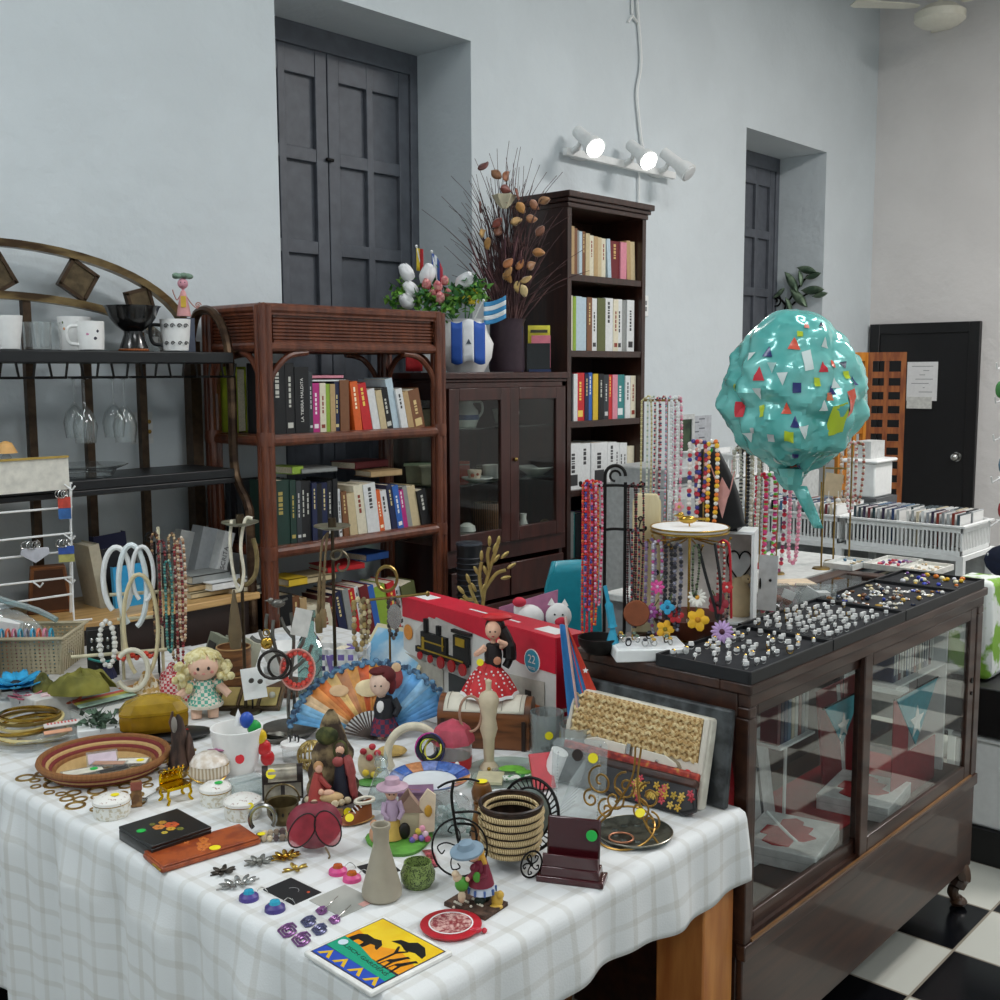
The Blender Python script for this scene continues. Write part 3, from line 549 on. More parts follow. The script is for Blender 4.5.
wb(PANE, t).bx(SX1-.017, SX1-.012, SY0+.035, SY1-.03, .46, .945).o('end_pane', t)
wb(WOODD, t).bx(SX0+.03, SX1-.03, SY1-.012, SY1, .44, .97).o('back_panel', t)
wb(CASEW, t).bx(SX0, SX1, SY0+.012, SY1, .40, .44).o('case_floor', t)
# base: slightly flared front board with a moulding
wb(CASEW, t).bx(SX0-.004, SX1+.004, SY0-.004, SY0+.02, .395, .43).bx(SX0, SX1, SY0+.004, SY0+.02, .13, .395).bx(SX0, SX0+.02, SY0+.02, SY1, .13, .4).bx(SX1-.02, SX1, SY0+.02, SY1, .13, .4).bx(SX0, SX1, SY0+.02, SY1, .12, .14).o('base_board', t, bev=.003)
for x in (SX0+.05, SX1-.05):
    for y in (SY0+.04, SY1-.05):
        m = wb(tex('leg_wood', '#2a1a12', '#4a3322', 'noise', 9, r=.4), t); m.tube(spl([(x, y, .14), (x+.012*(1 if x > 3 else -1), y-.016, .1), (x-.004, y-.004, .055), (x+.006, y-.008, .028), (x+.012, y-.016, .012)]), [.034]*4+[.036]*6+[.03]*4+[.017]*6+[.016]*6+[.022]*6+[.022], 10).sph((x+.012, y-.018, .016), (.026, .026, .016), 10, 6)
        m.o('foot', t)
def sdoor(x0, x1, y, lab):
    d_ = bpy.data.objects.new('sliding_door', None); COL.objects.link(d_); d_.parent = t
    wb(CASEW, t).bx(x0, x0+.045, y, y+.016, .43, .965).bx(x1-.05, x1, y, y+.016, .43, .965).bx(x0+.045, x1-.05, y, y+.016, .43, .475).bx(x0+.045, x1-.05, y, y+.016, .93, .965).o('door_frame', d_, bev=.003)
    wb(PANE, t).bx(x0+.045, x1-.05, y+.006, y+.010, .475, .93).o('door_pane', d_)
    wb(IRON, t).lathe([(0, -.001), (.009, -.001), (.009, .003), (0, .003)], T=tr(x1-.022, y, .74)@rotm(90)).lathe([(0, -.001), (.006, -.001), (.006, .003), (0, .003)], T=tr(x1-.022, y, .70)@rotm(90)).o('finger_hole', d_)
sdoor(SX0+.03, 2.69, SY0+.022, 0); sdoor(2.63, SX1-.045, SY0+.004, 1)
wb(tex('track_brass', '#6e4c2a', '#8a6238', 'noise', 8, (1, 8, 8), .35), t).bx(SX0+.03, SX1-.045, SY0-.002, SY0+.004, .428, .436).o('door_track', t)
# contents of the showcase
IZ = .441
def inbox(name, label, c, d, hx, rz=0, blob=None, extra=None):
    q = th(name, label, 'box', loc=(c[0], c[1], IZ), rz=radians(rz)); MB(mt(hx, .4)).box((0, 0, d[2]/2), d).o('body', q, bev=.002)
    MB(mt('#c9cccb', .4)).box((0, 0, d[2]*.55), (d[0]+.001, d[1]+.001, .002)).o('lid_seam', q)
    if blob:
        P = [(-.5, .1), (-.42, .3), (-.2, .28), (-.18, .42), (.1, .4), (.12, .22), (.38, .24), (.5, .05), (.42, -.1), (.3, -.12), (.28, -.3), (.05, -.28), (-.02, -.44), (-.2, -.3), (-.22, -.15), (-.45, -.14)]
        MB(mt(blob, .6)).prism([(x*d[0]*.8, y*d[1]*.8) for x, y in P], d[2], d[2]+.003).o('printed_map', q)
inbox('game_box', 'white box with a red map shape on the lid, inside the left showcase door', (2.54, 1.305, 0), (.24, .2, .045), '#e6e7e6', 12, '#b3202a')
inbox('game_box', 'white box with a red map shape, behind the right showcase door', (2.97, 1.295, 0), (.24, .2, .045), '#e6e7e6', 8, '#b3202a')
q = th('red_sheet', 'red cloth sheet covering the showcase floor', 'cloth', loc=(2.9, 1.38, IZ)); MB(mt('#9c2229', .8)).bx(-.35, .5, -.12, .15, 0, .0015).o('cloth_sheet', q)
for i, (x, y, w, h, hx, rx, rz, lb) in enumerate(((2.27, 1.4, .20, .36, '#a81d28', -12, 30, 'red board leaning at the near end of the showcase'), (2.33, 1.47, .18, .30, '#dfe1e1', -10, 35, 'white board leaning behind the red one in the showcase'), (2.48, 1.46, .2, .36, '#b1202c', -8, 10, 'tall red folder standing in the middle of the showcase'), (2.66, 1.45, .16, .25, '#e3e4e4', -8, 5, 'small white frame leaning on the showcase back wall'), (3.1, 1.42, .26, .30, '#8d1c26', -6, 0, 'dark red album standing behind the right door of the showcase'))):
    q = th('leaning_board', lb, 'board', loc=(x, y, IZ), rz=radians(rz)); m = MB(mt(hx, .5)).box((0, 0, h/2), (w, .008, h), T=rotm(rx)); m.o('panel', q, bev=.001)
    MB(mt('#d8dada' if hx[1] in '9ab8' and i % 2 == 0 else '#4a4c50', .5)).box((0, -.0045, h/2), (w*.08, .002, h*.96), T=rotm(rx)).o('edge_strip', q)
q = th('cardboard_sheet', 'grey sheet lying on the showcase floor among white boxes', 'sheet', loc=(2.5, 1.42, IZ)); MB(mt('#b9bcbc', .6)).bx(-.12, .12, -.1, .1, 0, .002).o('card', q)
# flag with a star pinned inside, twice
def starpoly(R, r, n=5, a0=90): return [((R if i % 2 == 0 else r)*cos(radians(a0+180*i/n)), (R if i % 2 == 0 else r)*sin(radians(a0+180*i/n))) for i in range(2*n)]
for i, (x, y, z, k) in enumerate(((2.68, 1.235, .755, .7), (3.15, 1.225, .655, 1.))):
    q = th('flag', ['small teal pennant with a white star behind the left showcase door', 'teal and red flag with a white star behind the right showcase door'][i], 'flag', loc=(x, y, z))
    T = rotm(90)
    MB(mt('#4d9fae', .7)).prism([(-.15*k, .1*k), (.15*k, .1*k), (0, -.07*k)], 0, .003, T).o('triangle', q); MB(mt('#f0f0ee', .6)).prism(starpoly(.05*k, .021*k), .003, .005, T).o('star', q)
    if i: MB(mt('#96202a', .7)).bx(-.16, .16, .0, .003, -.22, -.08).bx(-.16, -.05, 0, .003, -.08, .1).o('red_field', q)
    MB(IRON).cyl((-.16*k, 0, .1*k), (.16*k, 0, .1*k), .003).cyl((0, 0, .1*k), (0, 0, (ST-z)), .001).o('hanger', q)
dvc = ['#2a3d63', '#8a8f96', '#6a2730', '#d0d0cc', '#1d2226', '#456a8a', '#a3a7a8', '#332a44', '#7a2d22', '#20343a', '#c3b8a0', '#3b4a52']
shf = th('wire_shelf', 'white wire shelf of disc cases behind the right showcase door', 'shelf', loc=(3.12, 1.26, .80)); MB(WPL).bx(-.16, .22, -.05, .06, -.006, 0).bx(.21, .22, -.05, .06, -.34, .17).bx(-.16, -.15, .05, .06, -.36, 0).o('frame', shf)
for i in range(16):
    x = 3.0+i*.0185; q = th('disc_case', 'disc case, %s from the left on the wire shelf inside the showcase' % ORD[i], 'disc case', loc=(x, 1.235, .8005), group='disc cases inside the showcase'); MB(mt(dvc[i % 12], .3)).bx(0, .015, 0, .07, 0, .13+.01*(i % 3)).o('case', q); MB(mt('#d9d9d6', .4)).bx(.003, .012, -.0008, 0, .02, .1).o('spine_title', q)
for i in range(9):
    x = 2.51+i*.019; q = th('disc_case', 'disc case, %s from the left behind the left showcase door' % ORD[i], 'disc case', loc=(x, 1.33, .7205), group='disc cases behind the left showcase door'); MB(mt(dvc[(i*5+2) % 12], .3)).bx(0, .015, 0, .05, 0, .14).o('case', q)
q = th('wire_shelf', 'small white shelf behind the left showcase door', 'shelf', loc=(2.59, 1.345, .72)); MB(WPL).bx(-.09, .1, -.03, .055, -.006, 0).bx(-.09, -.08, .05, .055, -.28, 0).bx(.09, .1, .05, .055, -.28, 0).o('frame', q)
q = th('white_stand', 'white wire easel leg leaning inside the left showcase half', 'stand', loc=(2.5, 1.27, IZ)); MB(WPL).tube(spl([(-.06, .05, .13), (0, 0, .05), (.05, -.03, .006), (.06, -.02, .006), (.055, -.01, .02)]), .004).o('wire_leg', q)
# ---------------------------------------------------------------- things on the baker's rack
def mug(name, label, a, rb, rtp, h, mat, hd=None, hm=None, extra=None, cat='mug', group=None):
    t = th(name, label, cat, a, group=group); MB(mat, a).lathe([(0, .5), (rb*.85, .3), (rb, 1), ((rb+rtp)/2*1.02, h*.5), (rtp, h), (rtp*.9, h-.3), ((rb+rtp)/2*.92, h*.5), (rb*.85, 1.6), (0, 1.6)], n=28).o('cup', t)
    if hd is not None:
        T = rotm(0, 0, hd); MB(hm or mat, a).tube(spl([(rb*.98, 0, h*.2), (rb+h*.28, 0, h*.25), (rb+h*.38, 0, h*.5), (rtp+h*.25, 0, h*.8), (rtp*.95, 0, h*.82)]), 1.8, 8, T=T).o('handle', t)
    return t
US = 1.756
mug('mug', 'tall plain white mug at the left end of the upper rack shelf', on(12, 3.5, US), 10, 14, 34, WHT)
for i, (x, y) in enumerate(((36, 3.52), (45, 3.47), (55, 3.53))):
    a = on(x, y, US); t = th('glass_tumbler', 'clear cut-glass tumbler, %s from the left beside the tall white mug' % ORD[i], 'glass', a, group='tumblers on the rack')
    MB(GL, a).lathe([(0, 1), (7, .5), (8.5, 1), (9.5, 28), (8.5, 28), (7.6, 3), (0, 3)], n=20, fx=lambda t_, z: 1+.04*(cos(10*t_))).o('bowl', t)
t = mug('mug', 'white floral mug standing behind the handled print mug', on(78, 3.6, US), 14, 16, 34, WHT)
for i, (p, z, hx) in enumerate(((-8, 22, '#d98a3a'), (-3, 27, '#4a5a8a'), (4, 26, '#c24a3a'), (-9, 28, '#556a3a'), (8, 27, '#3a3a44'))): MB(mt(hx), on(78, 3.6, US)).sph((p, -sqrt(225-p*p)+.6, z), (2.6, .6, 2.), 8, 6).o('painted_flower', t)
t = mug('mug', 'white mug with a small coloured print, handle turned left', on(94, 3.46, US), 12, 13, 29, WHT, 190)
for p, z, hx in ((-2, 16, '#d58ab0'), (3, 12, '#333'.replace('#333', '#333340')), (0, 22, '#5a7ab0'), (5, 19, '#333340')): MB(mt(hx), on(94, 3.46, US)).sph((p, -sqrt(158-p*p)+.4, z), (2.6, .6, 1.8), 8, 6).o('print', t)
a = on(136, 3.5, US); t = th('trivet', 'round orange wicker trivet under the black bowl', 'trivet', a); MB(tex('wicker', '#7a3d1c', '#b5652f', 'wave', 60, r=.7, bump=.5), a).lathe([(0, 0), (14, 0), (15, 1), (14, 2.5), (0, 2.5)]).o('disc', t)
a = A(Vector((a.p.x, 3.5, US+.0095))); t = th('footed_bowl', 'black fluted bowl on a flared foot on the upper rack shelf', 'bowl', a)
MB(BLKG, a).lathe([(0, .2), (14, .2), (13, 3), (9, 14), (9, 17), (16, 22), (22, 30), (25, 40), (27, 42), (25.5, 41), (20, 30), (0, 20)], n=36, fx=lambda t_, z: 1+(.035*cos(12*t_) if z > 38 else 0)).o('bowl', t)
a = on(157, 3.6, US); t = th('glass_tumbler', 'clear glass with a paper label behind the black bowl', 'glass', a); MB(GL, a).lathe([(0, .5), (9, .5), (10, 26), (9.2, 26), (8, 2), (0, 2)]).o('bowl', t); MB(mt('#e8e8e6'), a).box((0, -10.2, 12), (7, .4, 6)).o('paper_label', t)
a = on(178, 3.46, US); t = mug('mug', 'white mug with black scrolls and a black handle', a, 12, 15, 32, WHT, 180, BLK)
m = MB(BLK, a)
for p in (-9, -3, 4, 10):
    for z, rr in ((8, 2.), (25, 2.4)):
        R0 = 13.2+z*.08; m.tube([(p+c[0], -sqrt(max(1, (R0+.3)**2-(p+c[0])**2)), c[2]) for c in spiral((0, 0, z), rr, 1.2, n=12)], .5, 4)
m.o('painted_scroll', t)
for i, (x, y) in enumerate(((74, 3.5), (84, 3.46), (113, 3.5), (124, 3.46))):
    a = on(x, y, 0); ztop = 1.668; t = th('wine_glass', 'wine glass hanging upside down, %s from the left under the rack shelf' % ORD[i], 'wine glass', loc=(a.p.x, y, ztop), group='hanging wine glasses')
    k = a.s*(1 if i % 2 else .92); MB(GL, k=k).lathe([(0, 1.2), (9, .6), (9, 0), (1.5, -2), (1.1, -4), (1.1, -25), (3, -28), (9, -36), (11.5, -46), (9.5, -62), (9, -62), (11, -46), (8.4, -37), (2, -29), (0, -28)], n=24).o('bowl', t)
a = on(82, 3.52, 1.339); t = th('pie_dish', 'clear ribbed glass pie dish on the lower black rack shelf', 'dish', a)
MB(GL, a).lathe([(0, 0), (26, 0), (30, 7), (40, 11), (40, 12), (29, 8.5), (25, 1.5), (0, 1.5)], n=40, fx=lambda t_, z: 1+(.03*cos(24*t_) if z > 9 else 0)).o('dish', t)
a = on(3, 3.42, 1.339); t = th('table_lamp', 'small glass stemmed lamp with an amber shade at the left photo edge', 'lamp', a)
MB(GL, a).lathe([(0, 0), (9, 0), (8, 3), (3, 8), (6, 14), (3, 20), (5, 28), (2, 32), (0, 32)]).o('glass_stem', t); MB(mt('#d8a765', .6), a).lathe([(11, 32), (6, 42), (1.5, 44), (1, 44), (5, 41), (10, 32)]).o('lamp_shade', t)
# figurine of a flower girl on the rattan case
a = on(190, 3.6, 0); a.p.z = 1.755
t = th('wire_figurine', 'pink painted metal girl with a leafy hat on a dark stand', 'figurine', A(Vector((a.p.x, 3.62, US))))
a = A(Vector((a.p.x, 3.62, US))); PK = mt('#dd9a9c', .5); P_ = mt('#e3a0b0', .5)
MB(mt('#5a6070', .5), a).box((3, 0, 17), (14, 8, 34)).o('pedestal', t)
MB(mt('#d99b9b', .5), a).lathe([(7, 36), (5.5, 46), (3, 58), (2, 61), (0, 61)], n=14).o('dress', t); MB(mt('#d9b33c', .5), a).box((0, -5, 50), (5, 3, 11)).o('apron', t)
MB(P_, a).sph((0, 0, 68), 5.2, 12, 8).cyl((0, 0, 60), (0, 0, 64), 1.3, n=6).o('head', t)
m = MB(mt('#7f9a86', .5), a)
for q in range(9): m.sph((6.5*cos(q*.7), 4*sin(q*.7), 75+(q % 2)), (4, 2.5, 2.6), 8, 5)
m.o('leaf_hat', t); m = MB(mt('#333'+'338', .5), a).sph((-2, -5, 69), .6, 6, 4).sph((2, -5, 69), .6, 6, 4); m.o('eye', t)
m = MB(mt('#b9847a', .5), a).tube(spl([(-2, 0, 58), (-6, 0, 52), (-9, 0, 58), (-10, 0, 62)]), .6, 5).tube(spl([(2, 0, 57), (8, 0, 48), (13, 0, 44), (14, 0, 47)]), .6, 5).tube([(14+c[0], c[1], c[2]) for c in spiral((0, 0, 47), 3, 1.4)], .6, 5); m.o('wire_arm', t)
# notice sketch and socket on the wall under the rack
q = atY(143, 428, 3.79); t = th('wall_notice', 'small white card with a socket sketch on the wall under the wine glasses', 'notice', loc=(q.x, 3.799, q.z)); k = (q-CAM).dot(fw)/F
MB(mt('#dcdedd', .7), k=k).box((0, -.3, 0), (24, .5, 32)).o('card', t)
m = MB(mt('#8a8f92', .7), k=k)
for e in ((-4, 2, 5, 8), (7, 3, .5, 25)): m.box((e[0], -.7, e[1]), (e[2], .3, .5))
m.ring((-4, -.7, 4), 2, .3, ax='y').o('drawn_outline', t)
m = MB(mt('#b08a3a', .4, .5), k=k).sph((8, -1, 6), (2.2, 1.2, 2.2), 10, 6).sph((8, -1, -4), (2.2, 1.2, 2.2), 10, 6).o('brass_stud', t)
# things inside the china cabinet
def cabin(px, z, Y): p = atY(px, 400, Y); return A(Vector((p.x, Y, z)))
POR = mt('#d9d8d0', .25, n=.05); BLUEP = mt('#3b4f7a', .3)
a = cabin(466, 1.431, 3.56); t = th('pitcher', 'white pitcher with blue bands on the upper glass shelf', 'pitcher', a)
MB(POR, a).lathe([(0, 0), (10, 0), (13, 8), (12, 16), (7, 22), (8, 27), (7, 27), (6, 22), (0, 12)]).o('body', t); MB(BLUEP, a).lathe([(13.2, 7), (13.4, 9), (13, 12), (12.8, 12), (13, 9), (13, 7)]).o('blue_band', t); MB(POR, a).tube(spl([(7, 0, 25), (15, 0, 24), (16, 0, 15), (12, 0, 9)]), 1.3).o('handle', t)
mug('cup', 'white cup hanging at the middle stile of the china cabinet', cabin(503, 1.431, 3.6), 8, 11, 15, POR, 10, cat='cup')
mug('cup', 'white cup with a dark mark on the middle cabinet shelf', cabin(492, 1.181, 3.52), 9, 10, 14, POR, 20, cat='cup')
a = cabin(477, 1.181, 3.47); t = th('saucer', 'white saucer in front of the cups in the cabinet', 'saucer', a); MB(POR, a).lathe([(0, 0), (8, 0), (16, 4), (16, 5), (8, 1.2), (0, 1)]).o('plate', t)
a = cabin(474, 1.188, 3.47); t = th('rose_cup', 'small floral cup standing on the white saucer in the cabinet', 'cup', a); MB(mt('#cbb9a5', .3), a).lathe([(0, 0), (5, 0), (7, 8), (7, 11), (6, 11), (0, 2)]).o('bowl', t); MB(mt('#a0523c'), a).sph((-2, -6.6, 6), (2, .7, 2), 8, 5).sph((3, -6.3, 7), (1.5, .7, 1.5), 8, 5).o('painted_rose', t)
a = cabin(535, 1.181, 3.52); t = th('serving_bowl', 'shallow white bowl behind the right cabinet door', 'bowl', a); MB(POR, a).lathe([(0, 0), (8, 0), (19, 7), (19, 8), (8, 1.2), (0, 1)]).o('bowl', t)
a = cabin(487, .901, 3.6); t = th('wicker_basket', 'brown wicker basket at the bottom of the china cabinet', 'basket', a); MB(tex('wicker_dark', '#4a2f1c', '#7d5636', 'wave', 30, r=.8, bump=.6), a).lathe([(0, 0), (13, 0), (17, 26), (14, 32), (12, 32), (15, 25), (0, 4)], n=24).o('bowl', t)
a = cabin(466, .901, 3.5); t = th('lidded_tin', 'pale ribbed box at the bottom left of the china cabinet', 'box', a); MB(mt('#bdb8a8', .5), a).box((0, 0, 6), (15, 12, 12)).o('body', t, bev=.002); MB(POR, a).lathe([(9, 12), (8, 17), (3, 20), (0, 20)]).o('lid', t)
a = cabin(545, .901, 3.5); t = th('glass_ball', 'small round paperweight behind the right cabinet door', 'paperweight', a); MB(tex('ball', '#7a6a50', '#c9bda0', 'noise', 30, r=.2), a).sph((0, 0, 5.6), 5.6, 14, 10).o('ball', t)
a = cabin(523, .901, 3.5); t = th('white_vase', 'slim white vase at the bottom right of the china cabinet', 'vase', a); MB(POR, a).lathe([(0, 0), (3.5, 0), (5, 8), (3, 15), (3.5, 20), (2.6, 20), (0, 4)]).o('body', t)
for i, (px, w, h, hx) in enumerate(((463, 12, 16, '#a84a34'), (484, 16, 10, '#56483a'), (532, 18, 12, '#4c443c'))):
    a = cabin(px, 1.43 if i == 2 else 1.181, 3.68); t = th('keepsake_box', ['red banded box at the back left of the cabinet', 'dull brown box at the back of the middle cabinet shelf', 'dark box at the back of the upper right cabinet shelf'][i], 'box', a); MB(mt(hx), a).box((0, 0, h/2), (w, 8, h)).o('body', t, bev=.001); MB(mt('#8a8176'), a).box((0, 0, h*.8), (w+.5, 8.5, 1)).o('band', t)
for i, z in enumerate((1.431, 1.181)):
    for k in range(2):
        a = A(Vector((KL+.1, 3.56+.1*k, z))); t = th('plastic_basket', ['cream basket', 'pale basket'][k]+' seen through the side pane on the %s cabinet shelf' % ['upper', 'middle'][i], 'basket', a); MB(mt('#d8cfae', .5)).box((0, 0, .04), (.1, .08, .08), tp=1.1).o('body', t, bev=.003); MB(mt('#e8e0c4', .5)).box((0, 0, .083), (.125, .1, .008)).o('rim', t)
from mathutils import noise
# ---------------------------------------------------------------- on top of the china cabinet
CT = KT+.001
a = on(466, 3.56, CT)
t = th('flower_vase', 'white round vase of silk roses with small flags on the cabinet', 'vase', a)
MB(WHT, a).lathe([(0, 0), (18, 0), (26, 14), (28, 28), (22, 40), (20, 49), (22, 52), (19, 52), (17, 46), (0, 20)], n=28).o('vase_body', t)
def leafclump(par, a, pts, n, mat, r, l, name='leaves'):
    m = MB(mat, a); RR = random.Random(len(pts)*7+n)
    for _ in range(n):
        c = RR.choice(pts); p = [c[i]+RR.gauss(0, c[3]) for i in range(3)]
        T = tr(*p)@rotm(RR.uniform(-70, 70), RR.uniform(-60, 60), RR.uniform(0, 360))
        m.add([(0, 0, 0), (l*.3, r, l*.1), (l, 0, 0), (l*.3, -r, l*.1), (l*.35, 0, -.02*l)], [(0, 3, 4), (3, 2, 4), (2, 1, 4), (1, 0, 4)], T)
    return m.o(name, par)
LEAF = tex('silk_leaf', '#3f7a2a', '#86b84e', 'noise', 30, r=.6); LEAFD = tex('silk_leaf_dark', '#2c5a34', '#4d8a50', 'noise', 30, r=.6)
leafclump(t, a, [(-66, 0, 72, 5), (-58, 4, 80, 6), (-40, 0, 68, 7), (-20, -4, 64, 6), (-5, 0, 70, 7), (10, 0, 78, 6)], 300, LEAF, 3.4, 10)
leafclump(t, a, [(-35, 0, 76, 9), (-8, 0, 78, 8), (6, 2, 84, 6)], 110, LEAFD, 3.4, 12)
def rose(par, a, c, r, mat, tilt, name='rose'):
    m = MB(mat, a); T = tr(*c)@rotm(tilt[0], tilt[1], 0)@Matrix.Diagonal((.86, .86, 1.2, 1))
    m.lathe([(0, -r*.9), (r*.5, -r*.7), (r*.78, -r*.1), (r*.72, r*.35), (r*.45, r*.75), (r*.16, r*.86), (0, r*.7)], n=14, T=T)
    for k in range(6):
        Q = T@rotm(0, 0, k*60+(k % 2)*20)
        m.grid(lambda u, v: (r*(.5+.42*sin(pi*min(1, v*.8+.1))-.12*v*(k % 2))*cos((u-.5)*1.9), r*(.5+.42*sin(pi*min(1, v*.8+.1))-.12*v*(k % 2))*sin((u-.5)*1.9), r*(-.8+1.55*v-.5*((2*u-1)**2)*v)), 5, 5, Q)
    return m.o(name, par)
W_ = mt('#eef0f2', .6, n=.03); PKR = tex('pink_petal', '#d46a76', '#eeb0a8', 'noise', 60, r=.6)
for c, r, tl in (((-58, -4, 98), 9, (25, -35)), ((-54, -6, 82), 8.5, (35, -50)), ((-58, -10, 70), 9, (50, -40)), ((-37, 0, 97), 10, (20, 15)), ((0, -2, 90), 10, (25, 45))): rose(t, a, c, r, W_, tl)
for c, r in (((-38, -8, 86), 6), ((-27, -9, 84), 6), ((-25, -10, 73), 6.5), ((-20, -6, 90), 5), ((-32, -8, 78), 4.5), ((-17, -6, 78), 4.5)): rose(t, a, c, r, PKR, (50, 0), 'small_rose')
leafclump(t, a, [(9, -3, 75, 3.4), (5, -4, 72, 3)], 40, mt('#e8cf3a', .6), 2.6, 6, 'yellow_flower')
m = MB(LEAFD, a)
for x, z in ((-58, 92), (-37, 90), (0, 84), (-27, 78), (8, 72)): m.cyl((x*.2, 0, 48), (x, -2, z), .8, n=5)
m.o('stems', t)
def flagobj(name, label, a, base, top, w, h, stripes, dirx=1, droop=.3, vertical=False, extra=None):
    t = th(name, label, 'flag', a)
    MB(WPL, a).cyl(base, top, .7, n=6).sph(top, 1.4, 8, 6).o('flag_stick', t)
    n = len(stripes)
    for i, hx in enumerate(stripes):
        def fn(u, v, i=i):
            V = (i+v)/n
            x = u*w*dirx; return (top[0]+x, top[1]-1+1.6*sin(u*5), top[2]-2-V*h-u*u*droop*w)
        def fv(u, v, i=i):
            U = (i+u)/n
            return (top[0]+U*w*dirx, top[1]-1+1.6*sin(U*5), top[2]-2-v*h-U*U*droop*w)
        MB(mt(hx, .7, n=.04), a).grid(fv if vertical else fn, 8, 4).o('stripe', t, sol=.0015)
    return t
flagobj('small_flag', 'yellow and red flag on a stick behind the white roses', a, (-30, 4, 50), (-48, 4, 124), 7, 22, ('#d8c034', '#b3262c'), 1, .2, True)
flagobj('small_flag', 'blue, white and red striped flag on a stick among the silk roses', a, (-20, 4, 50), (-33, 4, 119), 11, 22, ('#2a4a8c', '#d8dce0', '#3a5aa0', '#b03040'), 1, 1.4, True)
flagobj('small_flag', 'blue and white striped flag drooping at the right of the silk roses', a, (8, -8, 50), (18, -12, 70), 22, 22, ('#3d8fc4', '#e8ecee', '#3d8fc4', '#e8ecee', '#3d8fc4'), 1, -.3)
b = A(a.p.copy()); t2 = th('draped_flag', 'blue and white flag with a small emblem draped over the vase front', 'flag', a)
for i, hx in enumerate(('#2456b0', '#e3e6ea', '#2456b0')):
    MB(mt(hx, .6, n=.04), a).grid(lambda u, v, i=i: (-14+(i+u)*11, -29.5+abs(-14+(i+u)*11)**2*.012-(v*2), 49-v*40-2*sin((i+u)*3)), 6, 6).o('stripe', t2, sol=.0015)
MB(mt('#4a5560', .6), a).prism([(-2.6, 27), (2.6, 27), (0, 32)], 31.2, 31.6, Matrix(((1, 0, 0, 3), (0, 0, -1, 0), (0, 1, 0, 0), (0, 0, 0, 1)))).o('emblem', t2)
t2 = th('draped_flag', 'red and white flag hanging down at the left of the vase', 'flag', a)
for i, hx in enumerate(('#c42a30', '#e3e4e4')): MB(mt(hx, .7), a).grid(lambda u, v, i=i: (-60+(i+u)*17, 3+2*sin((i+u)*4), 26-v*25), 5, 4).o('stripe', t2, sol=.0015)
MB(WPL, a).cyl((-62, 3, 27), (-24, 3, 27), .8, n=6).o('flag_stick', t2)
# dried branches
a = on(507, 3.58, CT); DV = mt('#3a2a34', .5, n=.15)
t = th('branch_vase', 'dark purple vase of tall dried branches and papery leaves', 'vase', a)
MB(DV, a).lathe([(0, 0), (17, 0), (18, 4), (17, 48), (19, 52), (16, 52), (15, 40), (0, 10)], n=24).o('vase_body', t)
m = MB(tex('twig', '#3a2528', '#5f4240', 'noise', 20, r=.8), a); RR = random.Random(3); tips = []
for i in range(150):
    x1 = RR.gauss(-2, 24); zt = 150+RR.uniform(-40, 75)-abs(x1)*.6; y1 = RR.gauss(0, 8); x0 = RR.uniform(-9, 9); y0 = RR.uniform(-7, 7)
    P = spl([(x0, y0, 40), (x0+x1*.35, y0+y1*.3, 40+(zt-40)*.45), (x1*.8+RR.gauss(0, 2), y1*.8, 40+(zt-40)*.8), (x1*1.25+RR.gauss(0, 4), y1, zt)], 4); m.tube(P, [max(.22, .9*(1-i_/len(P))) for i_ in range(len(P))], 4)
m.o('branches', t)
m = MB(tex('twig_bundle', '#4d3038', '#6d4a4c', 'noise', 20, r=.8), a)
for i in range(26): x0 = RR.uniform(-10, 10); x1 = x0+RR.gauss(0, 16); m.tube([(x0, RR.uniform(-6, 6), 44), (x0*.7+x1*.3, -4, 75), (x1, -6+RR.gauss(0, 4), 110+RR.uniform(-15, 25))], .9, 4)
m.o('bark_strips', t)
lv = ((484, 172, '#6a3a34'), (497, 180, '#9a6a48'), (508, 182, '#9a5f3c'), (507, 195, '#7a3f36'), (519, 199, '#8a4a36'), (510, 205, '#a8683c'), (483, 211, '#6f3a30'), (543, 207, '#b98a62'), (535, 209, '#a06a4a'), (521, 213, '#c08a4a'), (517, 226, '#c8a06a'), (539, 235, '#8a5a44'), (485, 236, '#c49a5a'), (490, 246, '#b8884a'), (499, 233, '#7a4a34'), (532, 222, '#a9744c'), (538, 256, '#b27a42'), (532, 268, '#9a6a40'), (508, 265, '#a8683a'), (519, 266, '#b5743c'), (507, 274, '#b08048'), (507, 280, '#c08a4a'), (525, 280, '#c8a468'), (519, 288, '#d0b070'), (523, 292, '#d8c08a'), (497, 226, '#8a3f30'))
for (px, py, hx) in lv:
    p = ((px-507), -12+RR.uniform(-5, 5), 371-py)
    MB(mt(hx, .45, n=.2, sheen=.3), a).grid(lambda u, v: ((u-.5)*12, 4.5*abs(v-.5)-1.5*cos(3*u), (v-.5)*9*sin(pi*(.04+.92*u))**.7*(1.25-.5*u)), 7, 5, tr(*p)@rotm(RR.uniform(-40, 40), RR.uniform(-80, 80), RR.uniform(-60, 60))).o('dried_leaf', t, sol=.001)
MB(mt('#d9d0b4', .6), a).lathe([(2, 0), (6, 4), (11, 13), (10, 13), (5, 5), (0, 2)], (-2, -10, 158), n=12, fx=lambda t_, z: 1+.15*cos(6*t_)).o('cream_flower', t)
